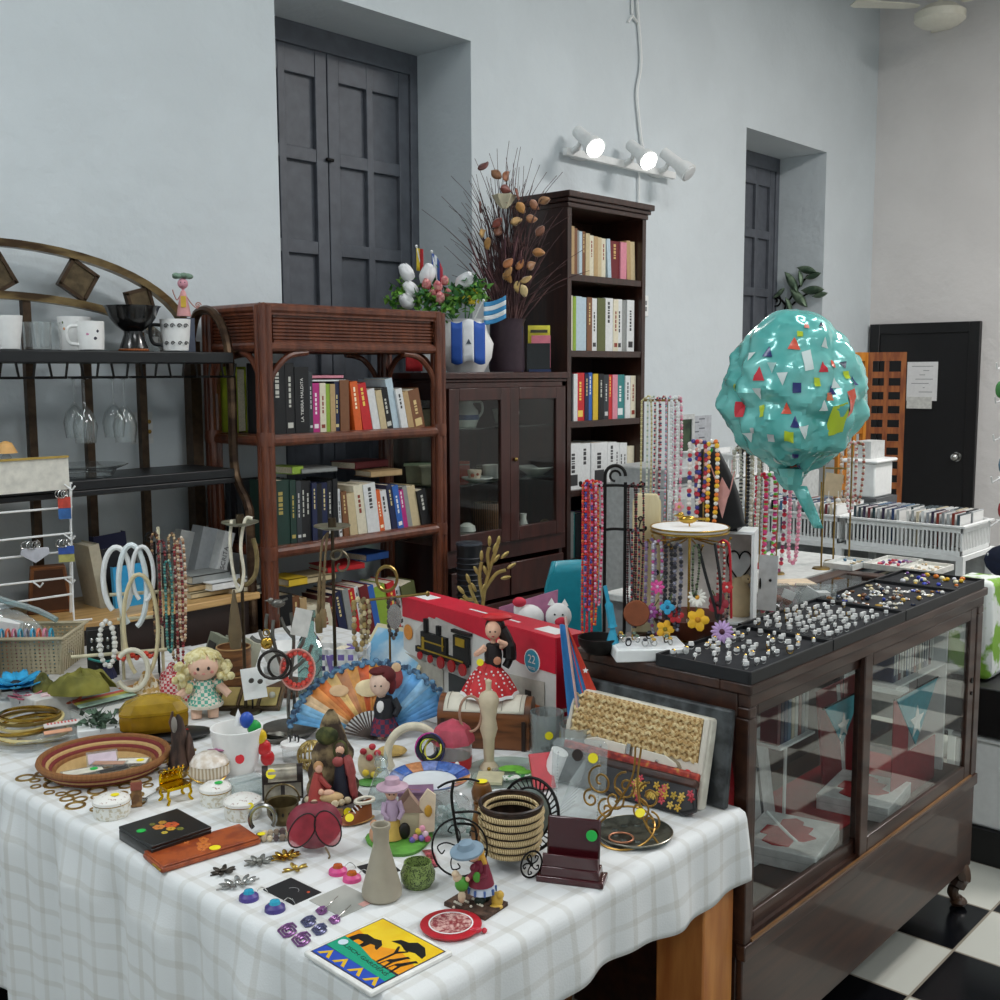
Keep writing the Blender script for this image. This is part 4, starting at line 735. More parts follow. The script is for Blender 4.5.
# books and card box right of the branch vase
bk = on(523, 3.5, CT); book(bk.p.x, 3.5, CT, .028, .215, .15, '#2a3350', 0, 'dark blue book standing between the branch vase and the card box', 'books on the cabinet', lab='#b9b9c0')
a = on(538, 3.52, CT); t = th('card_box', 'black card holder with a yellow and a pink card on the cabinet', 'holder', a)
MB(BLKG, a).bx(-11, 12, -7, -6, 0, 28).bx(-11, 12, 6, 7, 0, 28).bx(-11, -10, -6, 6, 0, 28).bx(11, 12, -6, 6, 0, 28).bx(-11, 12, -7, 7, 0, 1).o('body', t)
c_ = MB(mt('#e6dc4a', .6), a).box((1, 2, 24), (22, .6, 44), rx=-4).o('yellow_card', t); MB(mt('#3a3a2c', .6, n=0), a).box((1, -.6, 40), (17, .3, 3), rx=-4).o('lettering', t)
MB(mt('#d87a8a', .6), a).box((3, -3, 20), (19, .6, 32), rx=-3).o('pink_card', t)
MB(mt('#26365e', .5), on(540, 3.47, CT)).box((0, 0, 1.2), (22, 8, 2.4)).o('notebook', None, on(540, 3.47, CT), ('dark blue notebook lying in front of the card box', 'notebook'))
# black tower heater in front of the cabinet, teal chair back
a = on(468, 3.22, 0); t = th('tower_fan', 'black ribbed tower fan standing in front of the china cabinet', 'fan', a); zt = (EYE-(541-374)*a.s)/a.zs
m = MB(mt('#1a1c20', .4), a).lathe([(0, 0), (22, 0), (22, 4), (11, 8), (12, zt-6), (13, zt), (0, zt)], n=20); m.o('tower_body', t)
m = MB(mt('#2b2e34', .4), a)
for i in range(24): m.ring((0, 0, zt-12-i*5), 12.4, .7, n=20, m=4)
m.o('grille', t); MB(mt('#3a3f48', .25), a).lathe([(0, 0), (13.4, 0), (13, 2), (0, 2.5)], (0, 0, zt)).o('cap', t)
a = on(574, 2.25, 0, 20); t = th('plastic_chair', 'teal plastic chair whose backrest shows beside the china cabinet', 'chair', a); TEAL = mt('#1d8a9c', .4, n=.05); zt = (EYE-(556-374)*a.s)/a.zs; sz = .45/a.zs
MB(TEAL, a).grid(lambda u, v: ((u-.5)*62*(1-.12*v*v)*(1-.25*max(0, v-.85)/.15*(abs(2*u-1) > .7)), 6*v+8*(2*u-1)**2*-.6, sz+4+v*(zt-sz-4)), 12, 14).o('backrest', t, sol=.008)
MB(TEAL, a).box((0, -30, sz), (64, 62, 4)).o('seat', t, bev=.008)
for sx in (-1, 1):
    for y in (-56, -4): MB(SILV, a).cyl((sx*28, y, sz-2), (sx*31, y, 0), 2.4, n=8).o('leg', t)
# ---------------------------------------------------------------- balloon
bc = atY(793, 392, 1.55); bs = (bc-CAM).dot(fw)/F
a = A(bc); t = th('foil_balloon', 'crumpled teal foil balloon with coloured confetti shapes above the showcase', 'balloon', a)
BRR = random.Random(21); BPL = [(Vector((BRR.gauss(0, .5), BRR.gauss(0, .4), BRR.gauss(0, 1))).normalized(), BRR.uniform(-.8, .6), BRR.uniform(-.06, .09)) for _ in range(34)]
def bR(d):
    x, y, z = d; v = Vector(d); q = noise.noise(v*2+Vector((0, 0, 5)))*.05
    for n_, o_, w_ in BPL: q -= w_*max(0, 1-abs(n_.dot(v)-o_)*6)*(.75-.45*z)
    q += noise.noise(v*5)*.022*(1-z)
    w_ = Vector((x*4+3, y*4, z*7)); q += (1-abs(noise.noise(w_))*3)*.016+(1-abs(noise.noise(w_*1.9))*3)*.008*(1.4-z)
    sx = 1.0+.06*abs(x)**3-.0*z; zz = 1.19
    if z > 0: k = 1-.10*(1-abs(z-.55)/.55 if z < 1 else 0)
    else: k = 1-.12*(-z)**1.5
    if z < -.72: k *= 1-(-z-.72)*.9
    return Vector((x*sx*k*(1+q), y*.82*k*(1+q), z*zz*(1+q*.7)))*70
def bdir(u, v): th_ = 2*pi*u; ph = pi*(v-.5); return (cos(ph)*cos(th_), cos(ph)*sin(th_), sin(ph))
FOIL = tex('teal_foil', '#5db9b3', '#83d2cb', 'noise', 6, r=.2, m=.12, coat=.6)
MB(FOIL, a).grid(lambda u, v: bR(bdir(u, v)), 110, 80).o('envelope', t, ang=24)
def confetti(px, py, poly, hx, sc):
    dx, dz = (px-793)/76, (392-py)/84; q = 1-dx*dx-dz*dz
    if q < .02: k_ = sqrt(.97/(dx*dx+dz*dz)); dx *= k_; dz *= k_; q = .03
    d0 = Vector((dx, -sqrt(q), dz)); tx = Vector((0, 0, 1)).cross(d0).normalized()*-1; tx = Vector((sqrt(max(.05, 1-dx*dx)), dx*.9, 0)).normalized(); tz_ = d0.cross(tx)*-1
    if tz_.z < 0: tz_ = -tz_
    def P(x, y): d = (d0+tx*x*sc/70+tz_*y*sc/70).normalized(); return bR(d)*1.022
    vs = []; fs = []; n = len(poly); c = (sum(p[0] for p in poly)/n, sum(p[1] for p in poly)/n)
    m = MB(mt(hx, .3, n=0, coat=.4), a); vs = [P(*c)]
    for i in range(n):
        for k in range(3): q_ = k/3; p0, p1 = poly[i], poly[(i+1) % n]; vs.append(P(p0[0]+(p1[0]-p0[0])*q_, p0[1]+(p1[1]-p0[1])*q_))
    N_ = 3*n; m.add(vs, [(0, 1+(i+1) % N_, 1+i) for i in range(N_)]); m.o('confetti_shape', t)
TRI = [(-.6, -.5), (.6, -.5), (0, .6)]; TRD = [(-.6, .5), (.6, .5), (.1, -.6)]; SQ = [(-.5, -.5), (.5, -.45), (.5, .5), (-.5, .5)]; PAR = [(-.3, -.8), (.5, -.6), (.3, .8), (-.5, .6)]
OR, NV, LM, WH2, RD, GY = '#e4593f', '#1d2a70', '#bcd230', '#d9e6e4', '#d8303f', '#b9c2c2'
for px, py, pg, hx, sz in ((806, 328, SQ, '#e88a7a', 6), (822, 326, TRI, '#1b2a44', 7), (799, 336, SQ, LM, 7), (793, 345, TRI, OR, 13), (828, 343, TRI, WH2, 10), (766, 354, TRI, NV, 10), (746, 357, TRD, WH2, 9), (808, 361, PAR, WH2, 14), (827, 366, TRI, RD, 10), (839, 363, SQ, OR, 8), (850, 364, TRD, '#1f3350', 7), (853, 374, SQ, LM, 8), (757, 374, TRI, RD, 12), (781, 378, TRD, WH2, 11), (797, 387, SQ, NV, 10), (820, 381, SQ, LM, 9), (841, 382, TRI, WH2, 10), (837, 389, TRI, NV, 9), (732, 387, SQ, LM, 7), (754, 393, TRD, WH2, 11), (834, 396, SQ, '#e07a50', 8), (827, 405, TRI, WH2, 10), (854, 402, PAR, OR, 18), (841, 418, PAR, LM, 22), (732, 410, SQ, RD, 16), (786, 408, TRI, OR, 11), (757, 411, PAR, LM, 8), (796, 420, TRI, NV, 9), (790, 432, SQ, LM, 10), (805, 428, TRD, WH2, 10), (772, 434, SQ, GY, 8), (747, 436, TRD, WH2, 10), (797, 451, SQ, NV, 7), (829, 455, SQ, LM, 5), (838, 455, TRI, WH2, 8), (775, 458, TRI, WH2, 11), (796, 467, SQ, OR, 10), (803, 465, TRI, NV, 7), (859, 380, TRI, NV, 9), (750, 430, SQ, GY, 6), (770, 368, TRD, '#a8cfcb', 9)): confetti(px, py, pg, hx, sz*.85)
MB(FOIL, a).lathe([(17, -76), (14, -84), (10, -92), (5, -98), (0, -99)], n=14, fx=lambda t_, z: 1+.2*cos(5*t_+z)).grid(lambda u, v: (8+v*20+(u-.5)*(16-6*v), -3+3*sin(v*9+u*3), -94-v*42), 4, 10).o('neck_tail', t, sol=.001, ang=12)
MB(GOLD, a).cyl((30, 4, -128), (30, 4, -90), .8, n=5).o('balloon_stick', t)
# ---------------------------------------------------------------- things on the glass showcase
GZ = ST+.0005
def strand(a, P, cols, r, m=None, thread='#d8d0c0', step=None):
    m = m or MB(None, a); P = [Vector(p) for p in P]; L_ = [0]
    for i in range(1, len(P)): L_.append(L_[-1]+(P[i]-P[i-1]).length)
    d = 0; i = 0; k = 0; st = step or r*1.9
    while d < L_[-1]:
        while i < len(P)-2 and L_[i+1] < d: i += 1
        q = (d-L_[i])/max(1e-6, L_[i+1]-L_[i]); p = P[i].lerp(P[i+1], q); m.mat(mt(cols[k % len(cols)], .3, n=0, coat=.3)); m.sph(p, r*(1 if k % 3 else 1.15), 6, 4); d += st; k += 1
    return m
def loop(x0, x1, zt, zb, y=0, sway=0): return spl([(x0, y, zt-3), ((x0+x1)/2-(x1-x0)*.1, y, zt), (x1, y-.5, zt-3), (x1+sway+1, y-1.5, zt*.6+zb*.4), (x1+sway-1, y-2, zb+8), ((x0+x1)/2+sway, y-2, zb), (x0+sway, y-2, zb+8), (x0+sway*.5, y-1.5, zt*.6+zb*.4), (x0, y, zt-3)], 7)
def necklace(label, a, P, cols, r, pend=None, tube=0, group=None, name='necklace'):
    t = th(name, label, 'necklace', a, group=group)
    if tube: MB(mt(cols[0], .6), a).tube(P, tube, 6).o('cord', t)
    else: strand(a, P, cols, r).o('beads', t)
    if pend: pend(t, a)
    return t
# black iron stand with red and dark necklaces
a = on(620, 1.57, GZ); t = th('necklace_stand', 'black iron hook stand holding red bead bundles on the showcase corner', 'stand', a)
H_ = 165
MB(IRON, a).cyl((-14, 0, 0), (-14, 0, H_), 1.7, n=8).cyl((6, 0, 0), (6, 0, H_-8), 1.7, n=8).tube(arc((-4, 0, H_-2), 10, 0, 180), 1.7, 8).tube(arc((-4, 0, H_-2), 5, 0, 270), 1.2, 6).box((-4, 0, 1), (44, 24, 2)).o('upright', t)
for z, x0, x1 in ((154, -38, 24), (112, -18, 26)): MB(IRON, a).tube(spl([(x0, 0, z+2), (x0+3, 0, z-1), (-4, 0, z), (x1-3, 0, z-1), (x1, 0, z+3)]), 1.4, 6).sph((x0, 0, z+2), 2, 8, 5).o('hook_arm', t)
RED_ = ['#d8232c', '#e8562c', '#b81c3c', '#e03a2a', '#f07a3c']
for i, (x, zb, cl, lb) in enumerate(((-33, 10, RED_, 'orange-red bead necklace, outermost on the iron stand'), (-28, -8, ['#c41c34', '#e04858', '#d8304a'], 'crimson bead necklace hanging lowest on the iron stand'), (-24, 20, ['#e0642c', '#f0a03a', '#d8232c'], 'orange and yellow bead necklace in the red bundle'), (-30, 34, ['#5a3c8a', '#3a4aa0', '#d8232c', '#e87aa0'], 'purple and red bead necklace in the red bundle'), (-20, 40, ['#e07a9a', '#d8c0c8', '#c82a50'], 'pink bead necklace at the inner side of the red bundle'))):
    necklace(lb, a, loop(x-2.6, x+2.6, 157, max(zb, 3), -2-i*1.2), cl, 1.35)
for i, (x, zt, zb, cl, lb) in enumerate(((12, 155, 40, ['#2a1a1c', '#5a2a2c'], 'dark brown bead necklace on the right arm of the iron stand'), (20, 156, 30, ['#3a1c20', '#8a2a34', '#1c1618'], 'dark red and black bead necklace at the end of the iron arm'), (16, 113, 18, ['#30303a', '#7a7a86', '#b03038'], 'grey and red bead necklace on the lower iron arm'))): necklace(lb, a, loop(x-3, x+3, zt, zb, -1-i*2), cl, 1.2)
t = th('pendant', 'round brown leather pendant on a cord on the iron stand', 'pendant', a); MB(mt('#8a4a2a', .6), a).lathe([(0, 0), (12, 0), (13, 1.5), (12, 3), (0, 3)], T=tr(18, -8, 32)@rotm(90)).o('disc', t); MB(mt('#3a2420'), a).tube(spl([(16, -9, 45), (12, -4, 80), (10, -2, 112)]), .7, 5).o('cord', t)
a2 = on(604, 1.53, GZ); t = th('tassel', 'turquoise tassel hanging beside the red bead bundle', 'tassel', a2); MB(mt('#2f9fc0', .6), a2).tube(spl([(2, 0, 68), (6, 0, 50), (10, 0, 28)]), [2]*8+[4]*8+[5], 6).lathe([(2, 28), (6, 14), (7, 12), (0, 12)], (10, 0, 0), n=8).o('cord', t)
t = th('wire_bowl', 'dark metal bowl under the red bead bundle', 'bowl', on(600, 1.55, GZ)); MB(IRON, on(600, 1.55, GZ)).lathe([(0, 0), (12, 0), (20, 9), (21, 16), (19.5, 16), (18, 9), (0, 1.5)], n=24).o('bowl', t)
# tan wooden earring bust
a = on(648, 1.585, GZ); t = th('earring_board', 'tall cream wooden display board behind the round jewellery stand', 'display', a)
MB(tex('cream_wood', '#c9b88c', '#ddd0a8', 'noise', 6, (6, 6, 1), .6), a).prism([(-14, 0), (14, 0), (14, 128), (10, 136), (-10, 136), (-14, 128)], -3, 3, Matrix(((1, 0, 0, 0), (0, 0, -1, 0), (0, 1, 0, 0), (0, 0, 0, 1)))).o('board', t, bev=.004)
m = MB(BLK, a).ring((-6, -4, 112), 2, .7, ax='y').tube(spl([(-6, -4, 110), (-8, -4, 98), (-5, -4, 88), (2, -4, 84)]), .7, 5).sph((10, -4, 60), 3, 8, 6); m.o('hanging_earring', t)
# T-bar stand with pastel necklaces
a = on(667, 1.59, GZ); t = th('necklace_stand', 'gold T-bar stand crowded with pastel necklaces', 'stand', a); zt = (EYE-(402-374)*a.s-GZ)/a.zs
MB(BRASS, a).cyl((0, 0, 0), (0, 0, zt), 1.2, n=8).cyl((-22, 0, zt), (14, 0, zt), 1.2, n=8).lathe([(0, 0), (12, 0), (11, 2), (0, 2.4)]).o('t_bar', t)
for i, (x, zb, w_, cl, lb) in enumerate(((-20, 72, 9, ['#b8ad78', '#d9d0a0'], 'olive bead necklace at the left end of the T-bar'), (-15, 90, 7, ['#dfe3d2', '#9fb09a', '#e6e0d0'], 'pale green bead necklace on the T-bar'), (-9, 100, 5, ['#e8e0da', '#3a3a5a', '#c4485a'], 'white, navy and red bead necklace on the T-bar'), (-4, 74, 6, ['#b04a52', '#d8c4b8', '#6a4a44'], 'rust red bead necklace on the T-bar'), (2, 96, 5, ['#c98aa0', '#e8d0d8', '#7fb0c0'], 'pink and blue bead necklace on the T-bar'), (7, 84, 5, ['#eef0ee', '#d8dcd8'], 'pure white bead necklace on the T-bar'), (11, 92, 5, ['#e6a8b8', '#d86a8a', '#f0e0e0'], 'bright pink bead necklace at the right end of the T-bar'))):
    necklace(lb, a, loop(x-w_/2, x+w_/2, zt+2, zb, -1-(i % 3)*1.3), cl, 1.05 if i not in (5, 6) else 1.5)
for x, z, hx, lb in ((-15, 66, '#6fae3a', 'small green flower pendant below the T-bar necklaces'), (-2, 70, '#e8a030', 'orange yellow flower pendant below the T-bar necklaces'), (13, 118, '#e8a0b0', 'pink flower bead hanging at the right of the T-bar'), (15, 92, '#f0b890', 'peach flower bead hanging low at the right of the T-bar')):
    t = th('flower_pendant', lb, 'pendant', a); m = MB(mt(hx, .5), a)
    for k in range(5): m.sph((x+3*cos(k*1.257), -7, z+3*sin(k*1.257)), (2.2, 1, 2.2), 8, 5)
    m.o('petals', t); MB(mt('#d8c048'), a).sph((x, -8, z), 1.6, 8, 5).cyl((x, -5, z), (x, -3, z+12), .4, n=4).o('centre_bead', t)
# white box frame
a = on(702, 1.57, GZ, -8); t = th('display_cube', 'white open-fronted display cube behind the round jewellery stand', 'display', a); wd, hg, dp = 110, 90, 18
MB(WPL, a).bx(-wd/2, wd/2, -dp, dp, 0, 3).bx(-wd/2, wd/2, -dp, dp, hg-3, hg).bx(-wd/2, -wd/2+3, -dp, dp, 3, hg-3).bx(wd/2-3, wd/2, -dp, dp, 3, hg-3).o('frame', t, bev=.001); MB(mt('#c9c0ba', .6), a).bx(-wd/2+3, wd/2-3, dp-2, dp, 3, hg-3).o('back_panel', t)
a2 = A(a.p+Vector((0, 0, .004)), -8); tt = th('wire_heart', 'dark wire heart with a white card hanging inside the display cube', 'ornament', a2)
hp = [(16*sin(q_)**3, 13*cos(q_)-5*cos(2*q_)-2*cos(3*q_)-cos(4*q_)) for q_ in [2*pi*i/30 for i in range(30)]]
MB(IRON, a2).tube([(38+p[0]*.75, 12, 52+p[1]*1.1) for p in hp], .8, 5, True).o('wire', tt); MB(mt('#d8dada', .5), a2).prism([(38+p[0]*.66, 52+p[1]*1.) for p in hp], -12.5, -12, Matrix(((1, 0, 0, 0), (0, 0, -1, 0), (0, 1, 0, 0), (0, 0, 0, 1)))).o('card', tt)
CT2 = GZ+hg*a.zs+.001
# cream bird
b = at(739, 618, GZ); t = th('pottery_bird', 'plump cream pottery bird in front of the white display cube', 'ornament', b); CRM = mt('#ddc49a', .4, n=.05)
MB(CRM, b).lathe([(0, 0), (9, .5), (14, 8), (15, 16), (12, 26), (8.5, 33), (7, 38), (4, 41), (0, 42)], n=24).sph((6, -2, 39), (6, 5, 5), 12, 8).o('body', t); MB(mt('#e8d8b8'), b).lathe([(2, 0), (1.2, 3), (0, 4)], (11, -4, 38), n=8).o('beak', t); MB(IRON, b).sph((8, -6.3, 40), .8, 6, 4).o('eye', t)
# grey card
b = at(767, 610, GZ, -15); t = th('earring_card', 'tall grey earring card standing right of the display cube', 'card', b); MB(mt('#c4c6c8', .6), b).box((0, 0, 27), (19, 1, 54), rx=-6).o('card', t); MB(IRON, b).sph((3, -2, 30), 1.6, 6, 4).sph((-7, -2, 26), (1.2, 1, 6), 6, 4).o('earring', t)
# round tiered jewellery stand with bowl
b = at(688, 640, GZ); t = th('jewellery_stand', 'gold two-tier jewellery stand with a round white top and bird', 'stand', b); zt = 108
MB(GOLD, b).cyl((0, 0, 1), (0, 0, zt), 1.3, n=8).lathe([(0, 0), (12, 0), (12, 2), (0, 2.4)]).o('pole', t)
MB(WHT, b).lathe([(0, zt), (37, zt), (38, zt+2.5), (37, zt+3.5), (0, zt+3.5)], n=36).o('top_disc', t); MB(GOLD, b).ring((0, 0, zt-1), 38, 1.2, n=36).ring((0, 0, zt+3), 38.5, .9, n=36).o('rim', t)
for k in range(8): q = 2*pi*k/8+.3; MB(GOLD, b).tube([(5*cos(q), 5*sin(q), zt-8), (38*cos(q), 38*sin(q), zt-14), (42*cos(q), 42*sin(q), zt-9)], .8, 5).sph((42*cos(q), 42*sin(q), zt-9), 1.5, 6, 4).o('hook', t)
MB(GOLD, b).sph((-2, 0, zt+10), (9, 4, 4), 10, 6).sph((-9, 0, zt+14), 3.4, 8, 6).lathe([(1.6, 0), (0, 5)], T=tr(-11.5, 0, zt+14)@rotm(0, -90), n=6).prism([(4, -2), (16, -3), (16, 3), (4, 2)], zt+10, zt+12).cyl((0, 0, zt+2), (-1, 0, zt+8), .8, n=5).o('bird_finial', t)
c_ = at(688, 640, GZ); tt = th('wooden_bowl', 'shallow reddish brown bowl at the foot of the jewellery stand', 'bowl', A(c_.p+Vector((-.0, -.0, .0055)))); MB(tex('bowl_wood', '#4a241a', '#6e3a28', 'noise', 8, r=.35), b).lathe([(13, 0), (24, 3), (36, 20), (38, 23), (36, 23), (24, 6), (13, 4)], n=36).o('bowl', tt)
tt = th('jewel_box', 'clear box of trinkets lying in the brown bowl', 'box', A(c_.p+Vector((0, -.02, .02)))); MB(PLAS, b).box((2, -10, 12), (22, 16, 5)).o('body', tt)
for i, (x, y, zb, w_, cl, r, lb) in enumerate(((-38, -10, 20, 8, ['#b9a0d0', '#d8d0e0', '#a88ac8'], 1.8, 'lilac bead necklace at the left of the round stand'), (-31, -20, 10, 8, ['#c8c8d4', '#e0d8e4', '#d060a0'], 1.8, 'pale lilac and pink necklace on the round stand'), (-20, -30, 26, 5, ['#1c1c20', '#3a3a44'], 2.2, 'chunky black necklace on the round stand'), (-11, -34, 18, 5, ['#23232a', '#4a4a58', '#8a8a9a'], 2., 'dark grey bead necklace on the round stand'), (6, -37, 50, 5, ['#6a7a5a', '#39402e'], 1.3, 'dark green leafy necklace at the front of the round stand'), (30, -22, 34, 5, ['#b03a34', '#d8d0c8'], 1.3, 'fine red and pearl necklace on the right of the round stand'), (36, -14, 22, 5, ['#3a3a40', '#a08a8a'], 1.4, 'fine dark necklace at the right end of the round stand'))):
    necklace(lb, b, loop(x-w_/2, x+w_/2, zt-9, zb, y), cl, r)
necklace('black ribbon necklace hanging diagonally from the round stand', b, spl([(8, -36, zt-8), (16, -37, 70), (24, -38, 44), (28, -38, 30), (30, -36, 60), (24, -30, zt-8)]), ['#18181a'], 1, tube=1.5)
necklace('red cord necklace with red beads at the right of the round stand', b, spl([(28, -20, zt-9), (33, -24, zt-6), (38, -24, zt-14), (40, -24, 60), (41, -24, 28)]), ['#c41c2c'], 1, tube=1.2)
def flower(name, label, b, c, r, n, hx, cen, el=.45, cat='flower'):
    t = th(name, label, cat, b); T = tr(*c)@rotm(75)
    for k in range(n):
        Q = T@rotm(0, 0, 360*k/n)@tr(r*.55, 0, 0); m = MB(mt(hx, .6, n=.12), b); m.sph((0, 0, 0), (r*.5, r*el, r*.14), 8, 5, Q); m.o('petal', t)
    MB(mt(cen, .6), b).sph((0, 0, r*.1), (r*.26, r*.26, r*.2), 8, 6, T).o('flower_centre', t)
    MB(mt('#5a6a34', .6), b).cyl((c[0], c[1]+r*.2, c[2]), (c[0]*.8, c[1]+4, c[2]+12), .6, n=5).o('stem', t); return t
flower('daisy_pendant', 'white daisy with a yellow centre hanging on the round stand', b, (8, -38, 50), 9, 12, '#f0ece2', '#e0a030', .2)
flower('silk_flower', 'large yellow five-petal flower on the round stand', b, (9, -40, 29), 11, 5, '#e8b21c', '#c8881c', .42)
flower('silk_flower', 'yellow flower at the lower left of the round stand', b, (-22, -36, 18), 9, 5, '#e0a81c', '#8a7a1c', .42)
flower('silk_flower', 'lilac daisy with a dark centre right of the yellow flower', b, (32, -38, 18), 11, 14, '#c4a2d4', '#4a1c2c', .18)
flower('silk_flower', 'dark red flower below the black ribbon on the round stand', b, (28, -36, 44), 10, 5, '#8c1c2c', '#3a0c14', .5)
flower('silk_flower', 'turquoise butterfly-shaped flower on the left of the round stand', b, (-20, -40, 40), 7, 4, '#2f9fc8', '#1c5a80', .5)
flower('silk_flower', 'bright pink flower at the left edge of the round stand', b, (-30, -34, 58), 7, 7, '#d84a94', '#e8b0d0', .3)
flower('silk_flower', 'purple flower low at the left of the round stand', b, (-36, -26, 32), 7, 7, '#a04a98', '#e0c0e0', .3)
flower('silk_flower', 'small red flower behind the yellow ones on the round stand', b, (-12, -36, 32), 8, 6, '#b8242c', '#701418', .4)
flower('silk_flower', 'red bead flower at the right edge of the round stand', b, (36, -26, 58), 6, 6, '#c82a30', '#e8e0d8', .4)
# white ring box at the left front of the showcase
b = at(647, 655, GZ, 12); b.p.z = GZ; t = th('ring_box', 'open white box lid with a few rings and a yellow price sticker', 'box', b)
MB(WPL, b).bx(-36, 36, -27, 27, 0, 12).o('body', t, bev=.003); MB(mt('#dfe1e2', .7), b).bx(-33, 33, -24, 24, 12, 12.6).o('foam_pad', t)
sticker(t, YEL, (0, 0, 0), .011, tr(-30*b.s, 15*b.s, 12.9*b.zs)); RR = random.Random(5)
for k in range(12):
    x, y = -22+(k % 4)*14+RR.uniform(-3, 3), -14+(k//4)*13+RR.uniform(-3, 3); q = A(b.p+Matrix.Rotation(b.rz, 3, 'Z')@Vector((x*b.s, y*b.s, 12.7*b.zs)), RR.uniform(-50, 50))
    m = MB(RR.choice((SILV, GOLD, IRON)), b); m.ring((0, 0, 3.1), 3, .7, ax='y', n=12, m=5).mat(RR.choice((mt('#6a7a6a', .2), mt('#c9a24a', .2), mt('#30343a', .2)))).sph((0, 0, 6.5), (2.6, 2, 1.6), 8, 5); m.o('finger_ring', None, q, ('ring with a coloured stone standing in the white box', 'ring', 'rings in the white box'))
# black ring trays
TRM = mt('#131519', .45, n=.1); FEL = mt('#181a20', .9, n=.2, sc=200)
def tray(label, x0, x1, y0, y1, div=()):
    t = th('ring_tray', label, 'tray', loc=((x0+x1)/2, (y0+y1)/2, GZ)); z1 = GZ+.028; wb(FEL, t).bx(x0+.006, x1-.006, y0+.006, y1-.006, GZ, GZ+.019).o('felt_pad', t)
    m = wb(TRM, t).bx(x0, x1, y0, y0+.006, GZ, z1).bx(x0, x1, y1-.006, y1, GZ, z1).bx(x0, x0+.006, y0+.006, y1-.006, GZ, z1).bx(x1-.006, x1, y0+.006, y1-.006, GZ, z1)
    for d_ in div: m.bx(d_-.002, d_+.002, y0+.006, y1-.006, GZ+.019, z1-.003)
    m.o('rim', t, bev=.001); return t
tray('front black tray of white-tagged rings at the showcase corner', 2.035, 2.415, 1.142, 1.385); tray('second black tray with rows of white-tagged rings', 2.42, 2.84, 1.142, 1.40); tray('third black tray heaped with coloured earrings', 2.845, 3.22, 1.142, 1.40); tray('far black tray with small bead trinkets at the showcase end', 3.225, 3.44, 1.145, 1.40)
RZ = GZ+.0192; RR = random.Random(9)
def mkring(k):
    m = MB([SILV, GOLD, SILV][k % 3], k=.001); m.ring((0, 0, 8.2), 8, 1.2, ax='y', n=12, m=5)
    m.mat(WHT).box((0, -1, 14), (11, 7, 9), rz=15*k)
    if k == 2: m.mat(GOLD).sph((0, 0, 17), (6, 5, 4), 8, 5)
    return m.o('finger_ring')
protos = [mkring(k) for k in range(3)]; used = [0]*3
def putring(x, y, lab, grp, k):
    o = protos[k] if not used[k] else protos[k].copy()
    if used[k]: COL.objects.link(o)
    used[k] = 1; o.location = (x, y, RZ); o.rotation_euler.z = RR.uniform(-1, .3); o.scale = (RR.uniform(.8, 1.05),)*3; tag(o, lab, 'ring', grp)
pts = []
while len(pts) < 52:
    x, y = RR.uniform(2.06, 2.39), RR.uniform(1.165, 1.365)
    if all((x-p[0])**2+(y-p[1])**2 > .023**2 for p in pts): pts.append((x, y)); putring(x, y, 'white-tagged ring standing in the front black tray', 'rings in the front black tray', RR.choice((0, 0, 0, 1, 2)))
for i in range(15):
    for j in range(7):
        if (i*7+j*3) % 11 == 5 or (i > 11 and RR.random() < .55): continue
        putring(2.445+i*.026+RR.uniform(-.004, .004), 1.17+j*.033+RR.uniform(-.003, .003)+(i % 2)*.006, 'white-tagged ring standing in a row of the second black tray', 'rings in the second black tray', RR.choice((0, 0, 0, 0, 1)))
EN = ['cream', 'gold', 'amber', 'white', 'blue', 'ivory', 'brown', 'silver', 'navy', 'pale']
ECOL = ['#d8c8a0', '#c9a24a', '#8a5a2a', '#e8e8e4', '#2a3fa0', '#e0dcd0', '#7a4a2a', '#b8b8b4', '#20304a', '#d8d4cc']
for i in range(70):
    x, y = RR.uniform(2.87, 3.2), RR.uniform(1.165, 1.38); hx = RR.choice(ECOL); m = MB(mt(hx, .25, .3 if hx in ('#c9a24a', '#b8b8b4') else 0, n=0, coat=.4), k=.001)
    s_ = RR.uniform(5, 9)
    if i % 3 == 0: m.sph((0, 0, s_*.8), (s_, s_*.8, s_*.8), 8, 6).mat(SILV).ring((0, s_, s_*.7), s_*.5, .8, ax='z', n=10, m=4)
    elif i % 3 == 1:
        for k in range(5): m.sph((s_*.8*cos(k*1.26), s_*.8*sin(k*1.26), 3.2), (s_*.5, s_*.5, 3), 7, 4)
        m.mat(GOLD).sph((0, 0, 4), s_*.4, 7, 5)
    else: m.ring((0, 0, 2), s_, 2, n=12, m=5).mat(WHT).sph((s_, 0, 4), 4, 7, 5)
    m.o('earring', loc=(x, y, RZ), rz=RR.uniform(0, 6), L=('%s earring lying in the heaped third black tray' % (('round %s', 'flower-shaped %s', '%s hoop')[i % 3] % EN[ECOL.index(hx)]), 'earring', 'earrings in the third black tray'))
for i in range(26):
    x, y = RR.uniform(3.25, 3.42), RR.uniform(1.17, 1.38); hx = RR.choice(('#e0b020', '#3a4ac0', '#d8d8e0', '#e07a20', '#f0e8c0', '#7a4a9a')); s_ = RR.uniform(5, 9); m = MB(mt(hx, .3, n=0), k=.001).sph((0, 0, s_*.8), (s_, s_, s_*.8), 8, 6).mat(SILV).ring((s_, 0, 2), 4, .8, n=8, m=4); m.o('bead_charm', loc=(x, y, RZ), rz=RR.uniform(0, 6), L=('%s bead charm in the far black tray' % {'#e0b020': 'yellow', '#3a4ac0': 'blue', '#d8d8e0': 'white', '#e07a20': 'orange', '#f0e8c0': 'cream', '#7a4a9a': 'purple'}[hx], 'charm', 'charms in the far black tray'))
